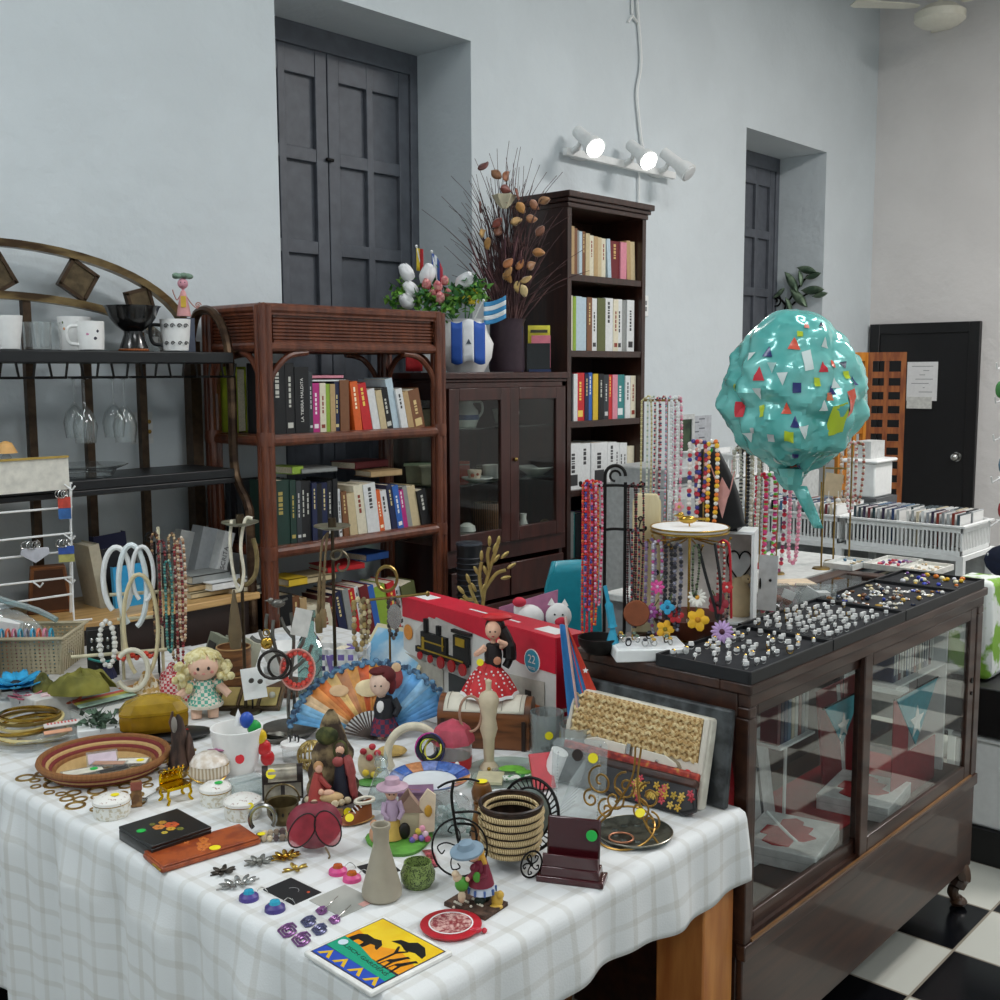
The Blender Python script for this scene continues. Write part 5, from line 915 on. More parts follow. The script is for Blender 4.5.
# flat trays behind the black ones
def flattray(px, py, w, d_, hx, label, items, rim=None):
    b = at(px, py, GZ); b.rz = 0; t = th('flat_tray', label, 'tray', b); MB(mt(hx, .5)).box((0, 0, .004), (w, d_, .008)).o('base', t, bev=.001); r_ = MB(mt(rim or hx, .4))
    for c, e in (((0, d_/2, .009), (w, .006, .018)), ((0, -d_/2, .009), (w, .006, .018)), ((w/2, 0, .009), (.006, d_-.006, .018)), ((-w/2, 0, .009), (.006, d_-.006, .018))): r_.box(c, e)
    r_.o('rim', t)
    for i in range(items[0]):
        x, y = RR.uniform(-w*.4, w*.4), RR.uniform(-d_*.4, d_*.4); hx = RR.choice(items[1]); m = MB(mt(hx, .3, n=0), k=.001); s_ = RR.uniform(4, 8)
        if i % 2: m.ring((0, 0, 2.2), s_, 2, n=10, m=5)
        else: m.sph((0, 0, s_*.7), (s_, s_*.8, s_*.7), 7, 5)
        m.o('trinket', loc=(b.p.x+x, b.p.y+y, GZ+.0082), rz=RR.uniform(0, 6), L=('small trinket lying in the '+label.split(' on ')[0].split(' behind ')[0], 'trinket', 'trinkets in the '+label.split(' ')[0]+' tray'))
# counter behind the showcase carrying stands and trays
t = th('stand_counter', 'white counter running behind the glass showcase under the stands', 'counter', loc=(3.2, 1.83, 0)); wb(mt('#c9cbc8', .5), t).bx(2.62, 3.72, 1.64, 1.98, 1.0, ST).o('counter_top', t, bev=.003); wb(mt('#8d8f90', .6), t).bx(2.66, 3.58, 1.67, 2.0, 0, 1.0).o('base_cabinet', t)
flattray(893, 566, .2, .12, '#dcdcd6', 'white tray of red and purple beads behind the black trays', (22, ('#b0243c', '#7a2a6a', '#d0405a', '#4a2a7a')))
flattray(925, 571, .17, .12, '#e4e2da', 'cream tray of pale rings behind the black trays', (14, ('#c9a878', '#e8e8e0', '#d8c8b0')))
flattray(848, 566, .16, .1, '#d8dad6', 'pale tray with teal and white trinkets by the gold stands', (12, ('#2f6a8a', '#e8e8e4', '#c0b090')))
# clear tubs, bags and glass by the balloon
b = at(815, 604, GZ); t = th('clear_tub', 'clear plastic tub of paper tags in front of the gold stands', 'tub', b); MB(PLAS, b).bx(-20, 20, -12, 12, 0, 1).bx(-20, 20, -12, -11, 1, 18).bx(-20, 20, 11, 12, 1, 18).bx(-20, -19, -11, 11, 1, 18).bx(19, 20, -11, 11, 1, 18).o('body', t); MB(WHT, b).box((-6, -2, 8), (14, .8, 18), ry=30, rx=20).box((5, 3, 8), (16, 12, 8), rz=20).o('paper_tags', t)
b = at(783, 608, GZ); t = th('plastic_bag', 'crumpled clear bag of brown trinkets beside the grey card', 'bag', b)
MB(PLAS, b).grid(lambda u, v: ((17+3*noise.noise(Vector((u*5, v*5, 1))))*cos(2*pi*u)*sin(pi*v*.95+.05), 11*sin(2*pi*u)*sin(pi*v*.95+.05), 12-12*cos(pi*v)+5*noise.noise(Vector((cos(u*6.28)*2, sin(u*6.28)*2, v*5)))*sin(pi*v)), 18, 10).o('bag', t, ang=10)
MB(mt('#8a4a30', .5), b).sph((-6, 0, 9), (6, 4, 4), 8, 6).sph((4, 0, 7), (5, 4, 4), 8, 6).mat(WHT).box((5, -3, 14), (12, 1, 9), ry=20).o('contents', t)
t = th('paper_card', 'cream card lying flat beneath the gold stands', 'card', at(790, 583, GZ)); MB(mt('#d8c4a8', .6), b).box((0, 0, .8), (50, 34, 1.4), rz=20).o('sheet', t)
# black velvet bust and bead loops on the display cube
b = A(Vector((*atZ(722, 531, CT2).xy, CT2)), -10); t = th('necklace_bust', 'black velvet bust with rose pendants on the display cube', 'display', b); VEL = mt('#0d0d0f', .9, sheen=.3)
MB(VEL, b).grid(lambda u, v: ((u-.5)*(46*(1-v)+20*v+10*sin(pi*v)), -4+8*(2*u-1)**2+10*v, v*84), 10, 14, rotm(-4, -14, 0)).o('bust', t, sol=.012); MB(VEL, b).box((0, 16, 2), (30, 30, 4)).o('foot', t)
MB(mt('#c9918a', .4), b).prism([(0, 0), (10, 26), (4, 40), (-4, 22)], 0, 1.2, tr(2, -10, 14)@rotm(86, -8, 0)).tube(spl([(-12, -5, 66), (-2, -7, 42), (6, -8, 34), (12, -3, 60)]), .7, 5).o('pendant', t); sticker(t, GRN, (0, 0, 0), .007, tr(-13*b.s, -2*b.s, 80*b.zs)@rotm(88))
b = A(Vector((*atZ(703, 532, CT2).xy, CT2))); t = th('necklace_stand', 'slim gold T-stand of bright beads on the display cube', 'stand', b); MB(BRASS, b).cyl((0, 0, 0), (0, 0, 88), 1, n=6).cyl((-14, 0, 88), (14, 0, 88), 1, n=6).lathe([(0, 0), (8, 0), (8, 1.5), (0, 2)]).o('t_bar', t)
for x, zb, cl, lb in ((-10, 6, ['#e8e4dc', '#3a3a90', '#c8303c', '#e8e4dc'], 'white, blue and red bead loop on the display cube'), (-3, 30, ['#b0243c', '#e8b0a0', '#3a3a80'], 'red and purple bead loop on the display cube'), (8, 5, ['#f0c030', '#e8e8e0', '#f08030'], 'yellow and orange bead loop on the display cube')): necklace(lb, b, loop(x-4, x+4, 90, zb, -1), cl, 2.3)
# pearl and dark strands further right
def tstand(px, ytop, ybase, Y, z, label, w=14):
    b = on(px, Y, z); h = (EYE-(ytop-374)*b.s-z)/b.zs; t = th('necklace_stand', label, 'stand', b); MB(BRASS, b).cyl((0, 0, 0), (0, 0, h), .9, n=6).cyl((-w, 0, h), (w, 0, h), .9, n=6).lathe([(0, 0), (9, 0), (8, 1.5), (0, 2)]).o('t_bar', t); return b, h
b, h = tstand(748, 452, 560, 1.72, ST, 'brass T-stand of pearl strings behind the display cube')
for x, zb, cl, lb in ((-9, 24, ['#e4e0d4', '#d0c8b8'], 'long pearl string at the left of the pearl stand'), (-2, 20, ['#1c1c20', '#3a3a40'], 'black bead string between the pearl strings'), (8, 22, ['#e8e4da', '#c9c0ac'], 'pearl string at the right of the pearl stand')): necklace(lb, b, loop(x-3, x+3, h+2, zb, -1), cl, 1.9)
b, h = tstand(763, 456, 560, 1.86, ST, 'brass T-stand of fine chains beside the pearl stand', 9)
for x, zb, cl, lb in ((-5, 20, ['#c8c0a0', '#a89868'], 'fine gold chain next to the pearls'), (4, 26, ['#b8b8b4', '#8a8a86'], 'fine silver chain next to the pearls')): necklace(lb, b, loop(x-3, x+3, h+2, zb, -1), cl, 1.2)
b, h = tstand(780, 478, 580, 1.74, ST, 'brass T-stand of crimson beads under the balloon', 20)
for x, zb, cl, lb in ((-16, 6, ['#c8143c', '#e8486a', '#b81030'], 'crimson bead necklace at the left under the balloon'), (-7, 10, ['#d83a8a', '#6ac03a', '#e8e0e0'], 'pink and green bead necklace under the balloon'), (2, 4, ['#c8243c', '#e8e8e8', '#8a2a5a'], 'red and white bead necklace under the balloon'), (16, 12, ['#e88aa8', '#f0b0c0'], 'pale pink bead necklace right under the balloon')): necklace(lb, b, loop(x-4, x+4, h+2, zb, -1.5), cl, 2.1)
for i, (px, yt, Y) in enumerate(((838, 470, 1.70), (826, 460, 1.67), (854, 446, 1.66))):
    b, h = tstand(px, yt, 570, Y, ST, ['thin gold T-stand with tagged earrings, nearest the balloon', 'bare thin gold T-stand behind the balloon tail', 'gold T-stand of pale strings right of the balloon'][i], 10)
    if i == 2:
        for x, zb, cl, lb in ((-7, 60, ['#e8dcd0', '#c9a88a'], 'cream and copper bead string right of the balloon'), (0, 50, ['#e8e8e4', '#d8a0a0'], 'white and rose bead string right of the balloon'), (7, 58, ['#d8cfc0', '#a05a4a'], 'cream and rust bead string right of the balloon')): necklace(lb, b, loop(x-3, x+3, h+2, zb, -1), cl, 1.5)
    if i == 0:
        t = th('earring_card', 'beige earring card with pearl drops hanging on a gold stand', 'card', b); MB(mt('#c9b494', .6), b).box((-2, -2, h-16), (17, .8, 22), ry=8).o('card', t); MB(mt('#efece6', .25), b).sph((-6, -3, h-32), 2.6, 8, 6).sph((3, -3, h-31), 2.6, 8, 6).cyl((-6, -3, h-30), (-6, -2.5, h-22), .4, n=4).cyl((3, -3, h-29), (3, -2.5, h-22), .4, n=4).o('pearl_drop', t)
# ---------------------------------------------------------------- far right: disc baskets, screen, racks
def vbasket(name, label, x0, x1, y0, y1, z, h, par=None):
    t = th(name, label, 'basket', loc=((x0+x1)/2, (y0+y1)/2, z)); m = wb(WPL, t); m.bx(x0, x1, y0, y1, z, z+.006)
    for a_, b_, c_, d_ in ((x0, x1, y0, y0+.008), (x0, x1, y1-.008, y1), (x0, x0+.008, y0, y1), (x1-.008, x1, y0, y1)): m.bx(a_, b_, c_, d_, z, z+.02).bx(a_, b_, c_, d_, z+h-.03, z+h)
    n = int((x1-x0)/.018)
    for i in range(n+1): x = x0+(x1-x0-.008)*i/n; m.bx(x, x+.008, y0+.001, y0+.007, z, z+h).bx(x, x+.008, y1-.007, y1-.001, z, z+h)
    n = int((y1-y0)/.018)
    for i in range(n+1): y = y0+(y1-y0-.008)*i/n; m.bx(x0+.001, x0+.007, y, y+.008, z, z+h).bx(x1-.007, x1-.001, y, y+.008, z, z+h)
    m.o('slatted_body', t); wb(WPL, t).bx(x0-.012, x1+.012, y0-.012, y0, z+h-.008, z+h).bx(x0-.012, x1+.012, y1, y1+.012, z+h-.008, z+h).bx(x0-.012, x0, y0, y1, z+h-.008, z+h).bx(x1, x1+.012, y0, y1, z+h-.008, z+h).o('rim', t); return t
# the rack of discs faces the camera along the Y axis: its long side runs along Y
t = th('disc_rack', 'white metal shelf unit of discs behind the showcase', 'shelf', loc=(4.85, 2.0, 0)); YA, YB, XA, XB, UZ = 1.62, 2.72, 4.6, 4.98, .915
for x in (XA, XB-.03):
    for y in (YA, 2.15, YB-.03): wb(WPL, t).bx(x, x+.03, y, y+.03, 0, UZ-.02).o('leg', t)
for z in (UZ, .60, .3): wb(WPL, t).bx(XA, XB, YA, YB, z-.02, z).o('shelf', t)
wb(mt('#b9bcbb', .6), t).bx(XB-.008, XB, YA, YB, .05, UZ-.02).o('mesh_back', t)
for i, (y0, y1, lb) in enumerate(((YA+.01, 2.14, 'white slatted basket of disc cases at the right end of the disc rack'), (2.17, 2.70, 'white slatted basket of disc cases at the left end of the disc rack'))):
    vbasket('disc_basket', lb, XA+.01, XB-.04, y0, y1, UZ+.0005, .125)
    n = 22; grp = 'disc cases in the %s white basket' % ('right', 'left')[i]
    for k in range(n):
        y = y0+.02+k*(y1-y0-.04)/n
        if k == 11: continue
        for row_ in (0, 1):
            hx = RR.choice(dvc+['#cfd2d2', '#b0b4b6', '#8a8f92', '#d8d8d4'])
            o = MB(mt(hx, .25, n=0)).bx(0, .13, 0, .011, 0, .142).mat(mt('#e4e4e2', .3, n=0)).bx(.004, .126, -.0008, .0118, .004, .138).o('disc_case', loc=(XA+.025+row_*.15, y, UZ+.007+(.025 if row_ == 0 and k % 2 else .02)), L=('disc case, %s from the right end, %s row of the %s slatted basket' % (ORD[k], ('front', 'back')[row_], ('right', 'left')[i]), 'disc case', grp))
    q = .6
    for k in range(20):
        y = y0+.02+k*.024; hx = RR.choice(dvc); MB(mt(hx, .3, n=0)).bx(0, .13, 0, .02, 0, .19).mat(mt('#d0d0d0', .4, n=0)).bx(-.001, 0, .004, .016, .03, .15).o('video_case', loc=(XA+.03, y, .6005), L=('video case, %s from the right on the %s half of the middle disc rack shelf' % (ORD[k], ('right', 'left')[i]), 'video case', 'video cases on the disc rack, %s half' % ('right', 'left')[i]))
b = atX(872, 478, 5.6); t = th('white_tub', 'white plastic tub of papers in front of the lattice screen', 'tub', loc=(5.62, b.y+.05, 0)); zz = atX(872, 458, 5.6).z
wb(WPL, t).bx(5.5, 5.72, b.y-.06, b.y+.1, zz-.2, zz-.02).bx(5.48, 5.74, b.y-.08, b.y+.12, zz-.02, zz).o('body', t, bev=.01); wb(mt('#c8cac9', .5), t).bx(5.53, 5.7, b.y-.02, b.y+.07, zz-.1, zz+.09).o('papers', t)
wb(mt('#55575a', .6), t).bx(5.48, 5.74, b.y-.08, b.y+.12, 0, zz-.2).o('stand', t)
# lattice screen
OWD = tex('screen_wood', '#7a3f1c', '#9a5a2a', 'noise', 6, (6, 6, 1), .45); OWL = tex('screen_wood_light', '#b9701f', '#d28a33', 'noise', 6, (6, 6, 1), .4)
p = atX(907, 352, 7.6); q = atX(868, 352, 7.5); r_ = atX(846, 352, 7.3)
def panel(t, A0, B0, h, mat, mat2, name):
    d_ = (B0-A0); L_ = d_.length; T = tr(-t.location.x, -t.location.y, 0)@tr(A0.x, A0.y, 0)@Matrix.Rotation(atan2(d_.y, d_.x), 4, 'Z')
    pn = bpy.data.objects.new(name, None); COL.objects.link(pn); pn.parent = t
    m = MB(mat2); m.T = T; m.bx(0, .035, -.015, .015, .02, h).bx(L_-.035, L_, -.015, .015, .02, h).bx(.035, L_-.035, -.015, .015, h-.06, h).bx(.035, L_-.035, -.015, .015, .02, .1).o('frame', pn)
    m = MB(mat); m.T = T; n = max(2, int((L_-.07)/.075))
    for i in range(1, n): x = .035+(L_-.07)*i/n; m.bx(x-.016, x+.016, -.008, .008, .1, h-.06)
    k = int((h-.16)/.095)
    for j in range(1, k): z = .1+(h-.16)*j/k; m.bx(.035, L_-.035, -.01, .01, z-.022, z+.022)
    m.o('lattice', pn)
t = th('folding_screen', 'orange wooden lattice folding screen in front of the black door', 'screen', loc=(7.5, q.y, 0)); hS = p.z
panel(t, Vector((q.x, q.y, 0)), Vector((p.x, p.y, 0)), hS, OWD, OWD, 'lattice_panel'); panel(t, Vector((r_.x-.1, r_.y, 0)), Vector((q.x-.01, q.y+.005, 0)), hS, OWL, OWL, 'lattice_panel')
# pictures on the far part of the long wall
p0, p1 = atY(676, 415, 3.79), atY(693, 458, 3.79); t = th('framed_picture', 'framed dark green picture on the wall behind the T-bar stand', 'picture', loc=(p0.x, 3.8, p1.z)); W2, H2 = p1.x-p0.x, p0.z-p1.z
MB(mt('#c9cccb', .4)).bx(0, W2, -.02, 0, 0, .03).bx(0, W2, -.02, 0, H2-.03, H2).bx(0, .03, -.02, 0, .03, H2-.03).bx(W2-.03, W2, -.02, 0, .03, H2-.03).o('frame', t); MB(tex('print', '#16281c', '#3f5a3a', 'noise', 8, r=.3)).bx(.03, W2-.03, -.012, 0, .03, H2-.03).o('print', t)
p0, p1 = atY(695, 416, 3.79), atY(712, 443, 3.79); t = th('paper_notice', 'small typed notice on the wall right of the framed picture', 'notice', loc=(p0.x, 3.8, p1.z)); W2, H2 = p1.x-p0.x, p0.z-p1.z
MB(mt('#b8bcc2', .7)).bx(0, W2, -.003, 0, 0, H2).o('sheet', t); m = MB(mt('#6c7078', .7, n=0))
for i in range(7): m.bx(.06, W2-.08-(i*5 % 3)*.07, -.0036, -.003, H2*(.86-.11*i), H2*(.86-.11*i)+.008)
m.o('lettering', t)
# low shelf with a printer behind the necklaces
p = atY(680, 488, 2.95); t = th('printer', 'grey desktop printer on the white unit behind the necklaces', 'printer', loc=(p.x+.2, 3.1, 0)); zz = p.z
wb(mt('#b5b8b8', .5), t).bx(p.x-.1, p.x+.45, 2.95, 3.3, zz, zz+.1).o('body', t, bev=.01); wb(mt('#4a4d50', .4), t).bx(p.x-.05, p.x+.38, 2.945, 2.96, zz+.02, zz+.05).o('paper_slot', t)
q_ = th('low_cabinet', 'white cabinet under the printer and slatted basket at the long wall', 'cabinet', loc=(p.x+.4, 3.15, 0)); wb(mt('#c4c7c6', .5), q_).bx(p.x-.15, p.x+1.4, 2.92, 3.4, 0, zz-.001).o('body', q_); wb(mt('#aeb2b2', .5), q_).bx(p.x-.12, p.x+.6, 2.91, 2.92, .1, zz-.05).o('cabinet_door', q_)
vbasket('slatted_basket', 'white slatted basket of papers on the low cabinet behind the bead loops', p.x+.55, p.x+1.05, 2.98, 3.3, zz, .13)
t = th('jar', 'red lidded jar with a black knob behind the black bust', 'jar', on(740, 3.0, zz)); b = on(740, 3.1, zz); t.location = b.p; MB(mt('#b01c2c', .3), b).lathe([(0, 0), (7, 0), (7, 16), (0, 16)]).o('body', t); MB(BLKG, b).lathe([(7.4, 16), (7.4, 18), (2, 19), (1, 23), (0, 23)]).sph((0, 0, 26), 3.4, 10, 6).o('lid', t)
# white wire rack at the right photo edge
t = th('wire_rack', 'white wire spinner rack with hooks at the right photo edge', 'rack')
rp_ = atX(995, 600, 4.5); rx_, ry_ = rp_.x, rp_.y-.05; t.location = (rx_, ry_, 0)
m = wb(WPL, t); m.cyl((rx_, ry_, .03), (rx_, ry_, 1.98), .011, n=8).cyl((rx_, ry_-.3, .03), (rx_, ry_-.3, 1.98), .011, n=8).lathe([(0, 0), (.26, 0), (.25, .03), (0, .035)], (rx_, ry_-.15, 0)); m.o('post', t)
for i, y in enumerate((366, 399, 436, 477, 520, 552)):
    z = atX(990, y, rx_).z; m = wb(WPL, t).cyl((rx_, ry_+.06, z), (rx_, ry_-.36, z), .005, n=6)
    for k in range(7): yy = ry_+.05-k*.06; m.tube([(rx_, yy, z), (rx_-.1, yy, z-.012), (rx_-.11, yy, z+.012)], .0035, 5)
    m.o('hook_bar', t)
for i, (y0, hx, w, h, lb) in enumerate(((372, '#c87a8a', .05, .11, 'pink and green charm bundle on the highest rack bar'), (408, '#8f8f98', .05, .13, 'grey bracelet pack on the second rack bar'), (445, '#6f8ca0', .08, .11, 'blue-grey pouch hanging on the third rack bar'), (487, '#4a78a0', .07, .12, 'blue beaded charm on the fourth rack bar'), (535, '#1c2440', .2, .14, 'navy blue hat hanging low on the wire rack'))):
    z = atX(990, y0, rx_).z; q = th('hanging_pack', lb, 'pack', loc=(rx_-.1, ry_+.02-.01*i, z)); MB(mt(hx, .6, n=.25)).sph((0, -.02, -h/2-.012), (.02, w/2+.01, h/2), 10, 8).o('body', q); MB(SILV).ring((0, 0, -.006), .011, .0016, ax='y', n=10, m=4).o('hanging_loop', q)
    if i in (0, 3): MB(mt('#4a8a4a' if i == 0 else '#a83a3a', .6)).sph((-.012, .01, -h*.6), (.015, .02, h*.3), 8, 6).o('bead_cluster', q)
# things on the floor beyond the showcase
b = atZ(1000, 850, 0); t = th('white_bin', 'white plastic bin on the floor right of the showcase', 'bin', loc=(3.95, 1.22, 0)); wb(WPL, t).bx(3.8, 4.12, 1.02, 1.34, .12, .42).bx(3.79, 4.13, 1.01, 1.35, .42, .44).o('body', t, bev=.01); wb(BLK, t).bx(3.78, 4.14, 1.0, 1.36, 0, .12).o('dolly', t)
t = th('fabric_bag', 'lime green and white fabric bag hanging right of the showcase', 'bag', loc=(3.95, 1.33, .62)); MB(tex('bag_print', '#7fae3a', '#e4e8e4', 'noise', 9, r=.7, lo=.45, hi=.5)).box((0, 0, .17), (.2, .16, .34), tp=.9).o('body', t, bev=.02)
t2 = th('dark_crate', 'black crate between the white bin and the green bag', 'crate', loc=(3.95, 1.25, .445)); MB(BLK).box((0, 0, .085), (.34, .34, .17)).o('body', t2, bev=.006)
# ---------------------------------------------------------------- things along the near table edge
XZ = Matrix(((1, 0, 0, 0), (0, 0, -1, 0), (0, 1, 0, 0), (0, 0, 0, 1)))      # draw (x, z) outlines facing the viewer
def quad(name, label, cat, c, z=TZ):
    """frame from the four photo corners of a thing lying flat: left, bottom, right, top"""
    P = [atZ(x, y, z) for x, y in c]; ce = sum(P, Vector())/4; ex = ((P[1]-P[0])+(P[2]-P[3]))/2; ey = ((P[3]-P[0])+(P[2]-P[1]))/2
    return th(name, label, cat, loc=tuple(ce), rz=atan2(ex.y, ex.x)), ex.length, ey.length
t, w, h = quad('souvenir_tile', 'yellow and blue souvenir tile with an African scene at the table corner', 'tile', ((305, 957), (371, 998), (453, 956), (383, 919)))
MB(mt('#ecebe6', .25)).bx(-w/2, w/2, -h/2, h/2, 0, .008).o('tile_body', t, bev=.002)
def D(m, z=.0082): return tr(0, 0, z)
u = w*.92/2; v = h*.90/2
MB(mt('#3a3340', .3, n=0)).bx(-u, u, -v, v, .008, .0083).o('dark_border', t); u *= .97; v *= .97
MB(tex('tile_sky', '#eec21e', '#f2d02a', 'noise', 20, r=.25)).bx(-u, u, -v*.3, v, .0083, .0086).o('yellow_sky', t)
MB(mt('#ee9a1e', .25, n=.05)).prism([(-u, -v*.3), (u, -v*.3), (u, v*.15), (u*.3, v*.35), (-u*.2, v*.1), (-u, v*.3)], .0086, .0088).o('orange_glow', t)
MB(mt('#23a07c', .25, n=0)).prism([(-u, -v*.1), (-u*.5, -v*.12), (u*.2, -v*.32), (u, -v*.38), (u, -v*.68), (-u, -v*.62)], .0088, .009).o('green_band', t)
MB(mt('#2f52b8', .25, n=0)).bx(-u, u, -v, -v*.64, .0083, .0087).o('blue_band', t)
for i in range(4): x = -u+.1*u+i*u*.5; MB(mt('#e0b62a', .25, n=0)).prism([(x, -v*.95), (x+u*.2, -v*.66), (x+u*.4, -v*.95), (x+u*.3, -v*.95), (x+u*.2, -v*.8), (x+u*.1, -v*.95)], .0088, .009).o('zigzag', t)
BK = mt('#141210', .3, n=0)
MB(BK).prism([(u*.28, -v*.3), (u*.34, -v*.3), (u*.36, v*.2), (u*.5, v*.42), (u*.47, v*.46), (u*.33, v*.28), (u*.2, v*.46), (u*.16, v*.43), (u*.3, v*.18)], .0089, .0091).prism([(-u*.1, v*.48), (0, v*.66), (u*.22, v*.7), (u*.35, v*.84), (u*.62, v*.8), (u*.86, v*.6), (u*.9, v*.45), (u*.62, v*.5), (u*.4, v*.42), (u*.15, v*.52)], .0089, .0091).o('tree', t)
MB(BK).prism([(-u*.9, -v*.1), (-u*.86, v*.18), (-u*.7, v*.3), (-u*.45, v*.28), (-u*.28, v*.34), (-u*.12, v*.22), (-u*.05, v*.0), (-u*.14, v*.02), (-u*.22, v*.1), (-u*.34, v*.08), (-u*.36, -v*.14), (-u*.48, -v*.14), (-u*.5, v*.02), (-u*.7, v*.02), (-u*.72, -v*.12)], .0089, .0091).o('elephant', t)
for x in (u*.48, u*.72): MB(BK).prism([(x-.1*u, -v*.36), (x-.05*u, -v*.05), (x, v*.0), (x+.16*u, v*.3), (x+.26*u, v*.27), (x+.2*u, v*.22), (x+.1*u, -v*.08), (x+.12*u, -v*.4), (x+.08*u, -v*.4), (x+.04*u, -v*.12), (x-.04*u, -v*.14), (x-.06*u, -v*.36)], .0091, .0092).o('giraffe', t)
text('BUSCH GARDENS', .0105, t, BK, tr(.002, -v*.42, .0091)@Matrix.Rotation(-.09, 4, 'Z'), 'lettering', .0001, sx=w/.11)
MB(mt('#cfe0ea', .4, n=0)).lathe([(0, .0091), (.0085, .0091), (.0085, .0094), (0, .0094)], (-u*.82, -v*.3, 0), n=16).o('price_sticker', t)
a = at(451, 928); t = th('coaster', 'small red rimmed dish lid with a white ring by the table edge', 'dish', a)
MB(mt('#b8202c', .3), a).lathe([(0, 0), (27, 0), (30, 2), (31, 4), (29, 4.6), (0, 4)], n=32).o('dish_body', t); MB(WHT, a).lathe([(22.5, 4.8), (21, 4.8), (21, 5.1), (22.5, 5.1), (22.5, 4.8)], n=32).o('white_ring', t); MB(tex('red_print', '#8a2a34', '#d8b0a8', 'noise', 150, r=.4), a).lathe([(20.5, 4.2), (20.5, 5), (0, 5.2)], n=28).o('printed_centre', t); MB(mt('#c4283a', .3), a).sph((24, -14, 4), (7, 4, 3), 10, 6).sph((33, -12, 2.4), (3, 3, 2.4), 8, 5).o('knob', t)
# girl figurine
a = at(476, 906); t = th('girl_figurine', 'girl figurine in a blue hat and maroon dress on a brown soil base', 'figurine', a)
MB(tex('soil', '#3a2a22', '#5c4436', 'noise', 90, r=.9), a).box((0, 0, 2), (52, 38, 4), rz=-38).o('base', t, bev=.001); m = MB(mt('#ddd6c4'), a)
for i in range(14): m.sph((-22+(i*7) % 30, -12+(i*5) % 18, 4.5), (1.6, 1.6, 1.4), 6, 4)
m.o('blossom', t); BT_ = mt('#23362c', .5)
MB(BT_, a).sph((4, -4, 7), (6, 4, 4), 10, 6).sph((9, 2, 7), (6, 4, 4), 10, 6).cyl((5, -3, 8), (5, -2, 16), 3, n=8).cyl((10, 2, 8), (9, 1, 16), 3, n=8).o('boots', t)
MB(mt('#c9d4e2', .6), a).lathe([(14, 14), (13, 18), (10, 24), (0, 24)], (6, 0, 0), n=18).o('petticoat', t); m = MB(mt('#4a6aa8', .6), a)
for k in range(9): m.box((6+14*cos(k*.7), 14*sin(k*.7), 16.5), (2, 2, 5), rz=math.degrees(k*.7))
m.o('blue_check', t)
MB(mt('#7a1c34', .5), a).lathe([(13.5, 21), (11.5, 28), (8, 38), (6, 44), (0, 45)], (5, 0, 0), n=18).sph((-2, -6, 38), (4, 4, 4), 8, 6).tube([(2, -6, 40), (-2, -9, 34), (-8, -10, 30)], [3.4, 3, 2.4], 8).tube([(10, -5, 40), (10, -10, 33), (2, -12, 31)], [3.4, 3, 2.4], 8).o('dress', t)
MB(SKIN, a).sph((-2, -3, 50), (7, 6.5, 7), 14, 10).sph((-8, -6, 49), (1.3, 1.3, 1.2), 6, 4).sph((-8, -11, 30), 2.4, 8, 5).o('head', t); MB(mt('#d9a540', .6), a).sph((2, 0, 50), (7, 7, 8), 12, 8).tube([(6, -3, 48), (9, -5, 42), (9, -6, 36)], [3, 2.5, 1.5], 7).o('hair', t); MB(mt('#1c1c1c'), a).sph((-6, -8, 51), .7, 6, 4).sph((-7.4, -5, 51), .7, 6, 4).o('eye', t)
MB(mt('#7f95a6', .5), a).lathe([(17, 54), (17, 56), (9, 58), (7, 63), (0, 64)], n=20, T=tr(-1, 0, 0)@rotm(6, -8)).o('hat', t); MB(mt('#4f9a34', .5), a).sph((1, -12, 32), (4, 3, 5), 8, 6).sph((-14, -8, 24), (7, 5, 7), 10, 7).o('green_pot', t)
MB(mt('#d8c2a4', .6), a).sph((-18, -8, 30), (5, 4, 4), 8, 6).sph((-20, -9, 34), (4, 3.5, 3.5), 8, 6).sph((-14, -9, 13), (4, 4, 6), 8, 6).o('kitten', t); MB(mt('#c9a13c', .5), a).sph((21, -6, 8), (6, 5, 8), 10, 7).sph((24, -9, 14), (4, 4, 4), 8, 6).sph((20, -9, 3), (7, 4, 3), 8, 5).o('duckling', t)
a = at(382, 897); t = th('bud_vase', 'plain beige bottle-shaped vase near the front table corner', 'vase', a)
MB(mt('#a59d8b', .6, n=.04), a).lathe([(0, 0), (17, 0), (20, 3), (20, 8), (9.5, 44), (8, 50), (8, 62), (9.6, 65), (9.6, 68), (7.6, 68), (6, 60), (6, 48), (0, 30)], n=36).o('vase_body', t)
a = at(418, 885); t = th('votive_holder', 'round green mosaic candle holder beside the beige vase', 'candle holder', a)
MB(tex('mosaic', '#2f3f1e', '#8aa05a', 'cell', 420, r=.35, lo=.2, hi=.6, bump=.5), a).lathe([(0, 0), (13, 0), (17, 6), (17.5, 12), (14, 20), (14, 22), (12.5, 22), (12.5, 6), (0, 5)], n=30).o('holder_body', t); MB(mt('#b9bdb2', .6), a).lathe([(12.4, 8), (0, 8.4)], n=24).o('candle', t)
t, w, h = quad('hair_clip', 'red and black patterned hair barrette behind the green candle holder', 'hair clip', ((407, 862), (410, 868), (453, 858), (450, 851))); MB(tex('barrette', '#5a1418', '#c9606a', 'noise', 160, r=.3)).grid(lambda u, v: ((u-.5)*.075, (v-.5)*.017, .004+.007*sin(pi*u)), 10, 3).o('barrette_top', t, sol=.003); MB(IRON).bx(-.036, .036, -.004, .004, 0, .003).o('clasp', t)
def card(name, label, c, hx, z=TZ, th_=.0012, lift=0): t, w, h = quad(name, label, 'card', c, z); MB(mt(hx, .6, n=.03)).bx(-w/2, w/2, -h/2, h/2, 0, th_).o('card', t); return t, w, h
card('earring_card', 'black earring card lying behind the beige vase', ((355, 864), (370, 874), (402, 876), (388, 862)), '#16171b')
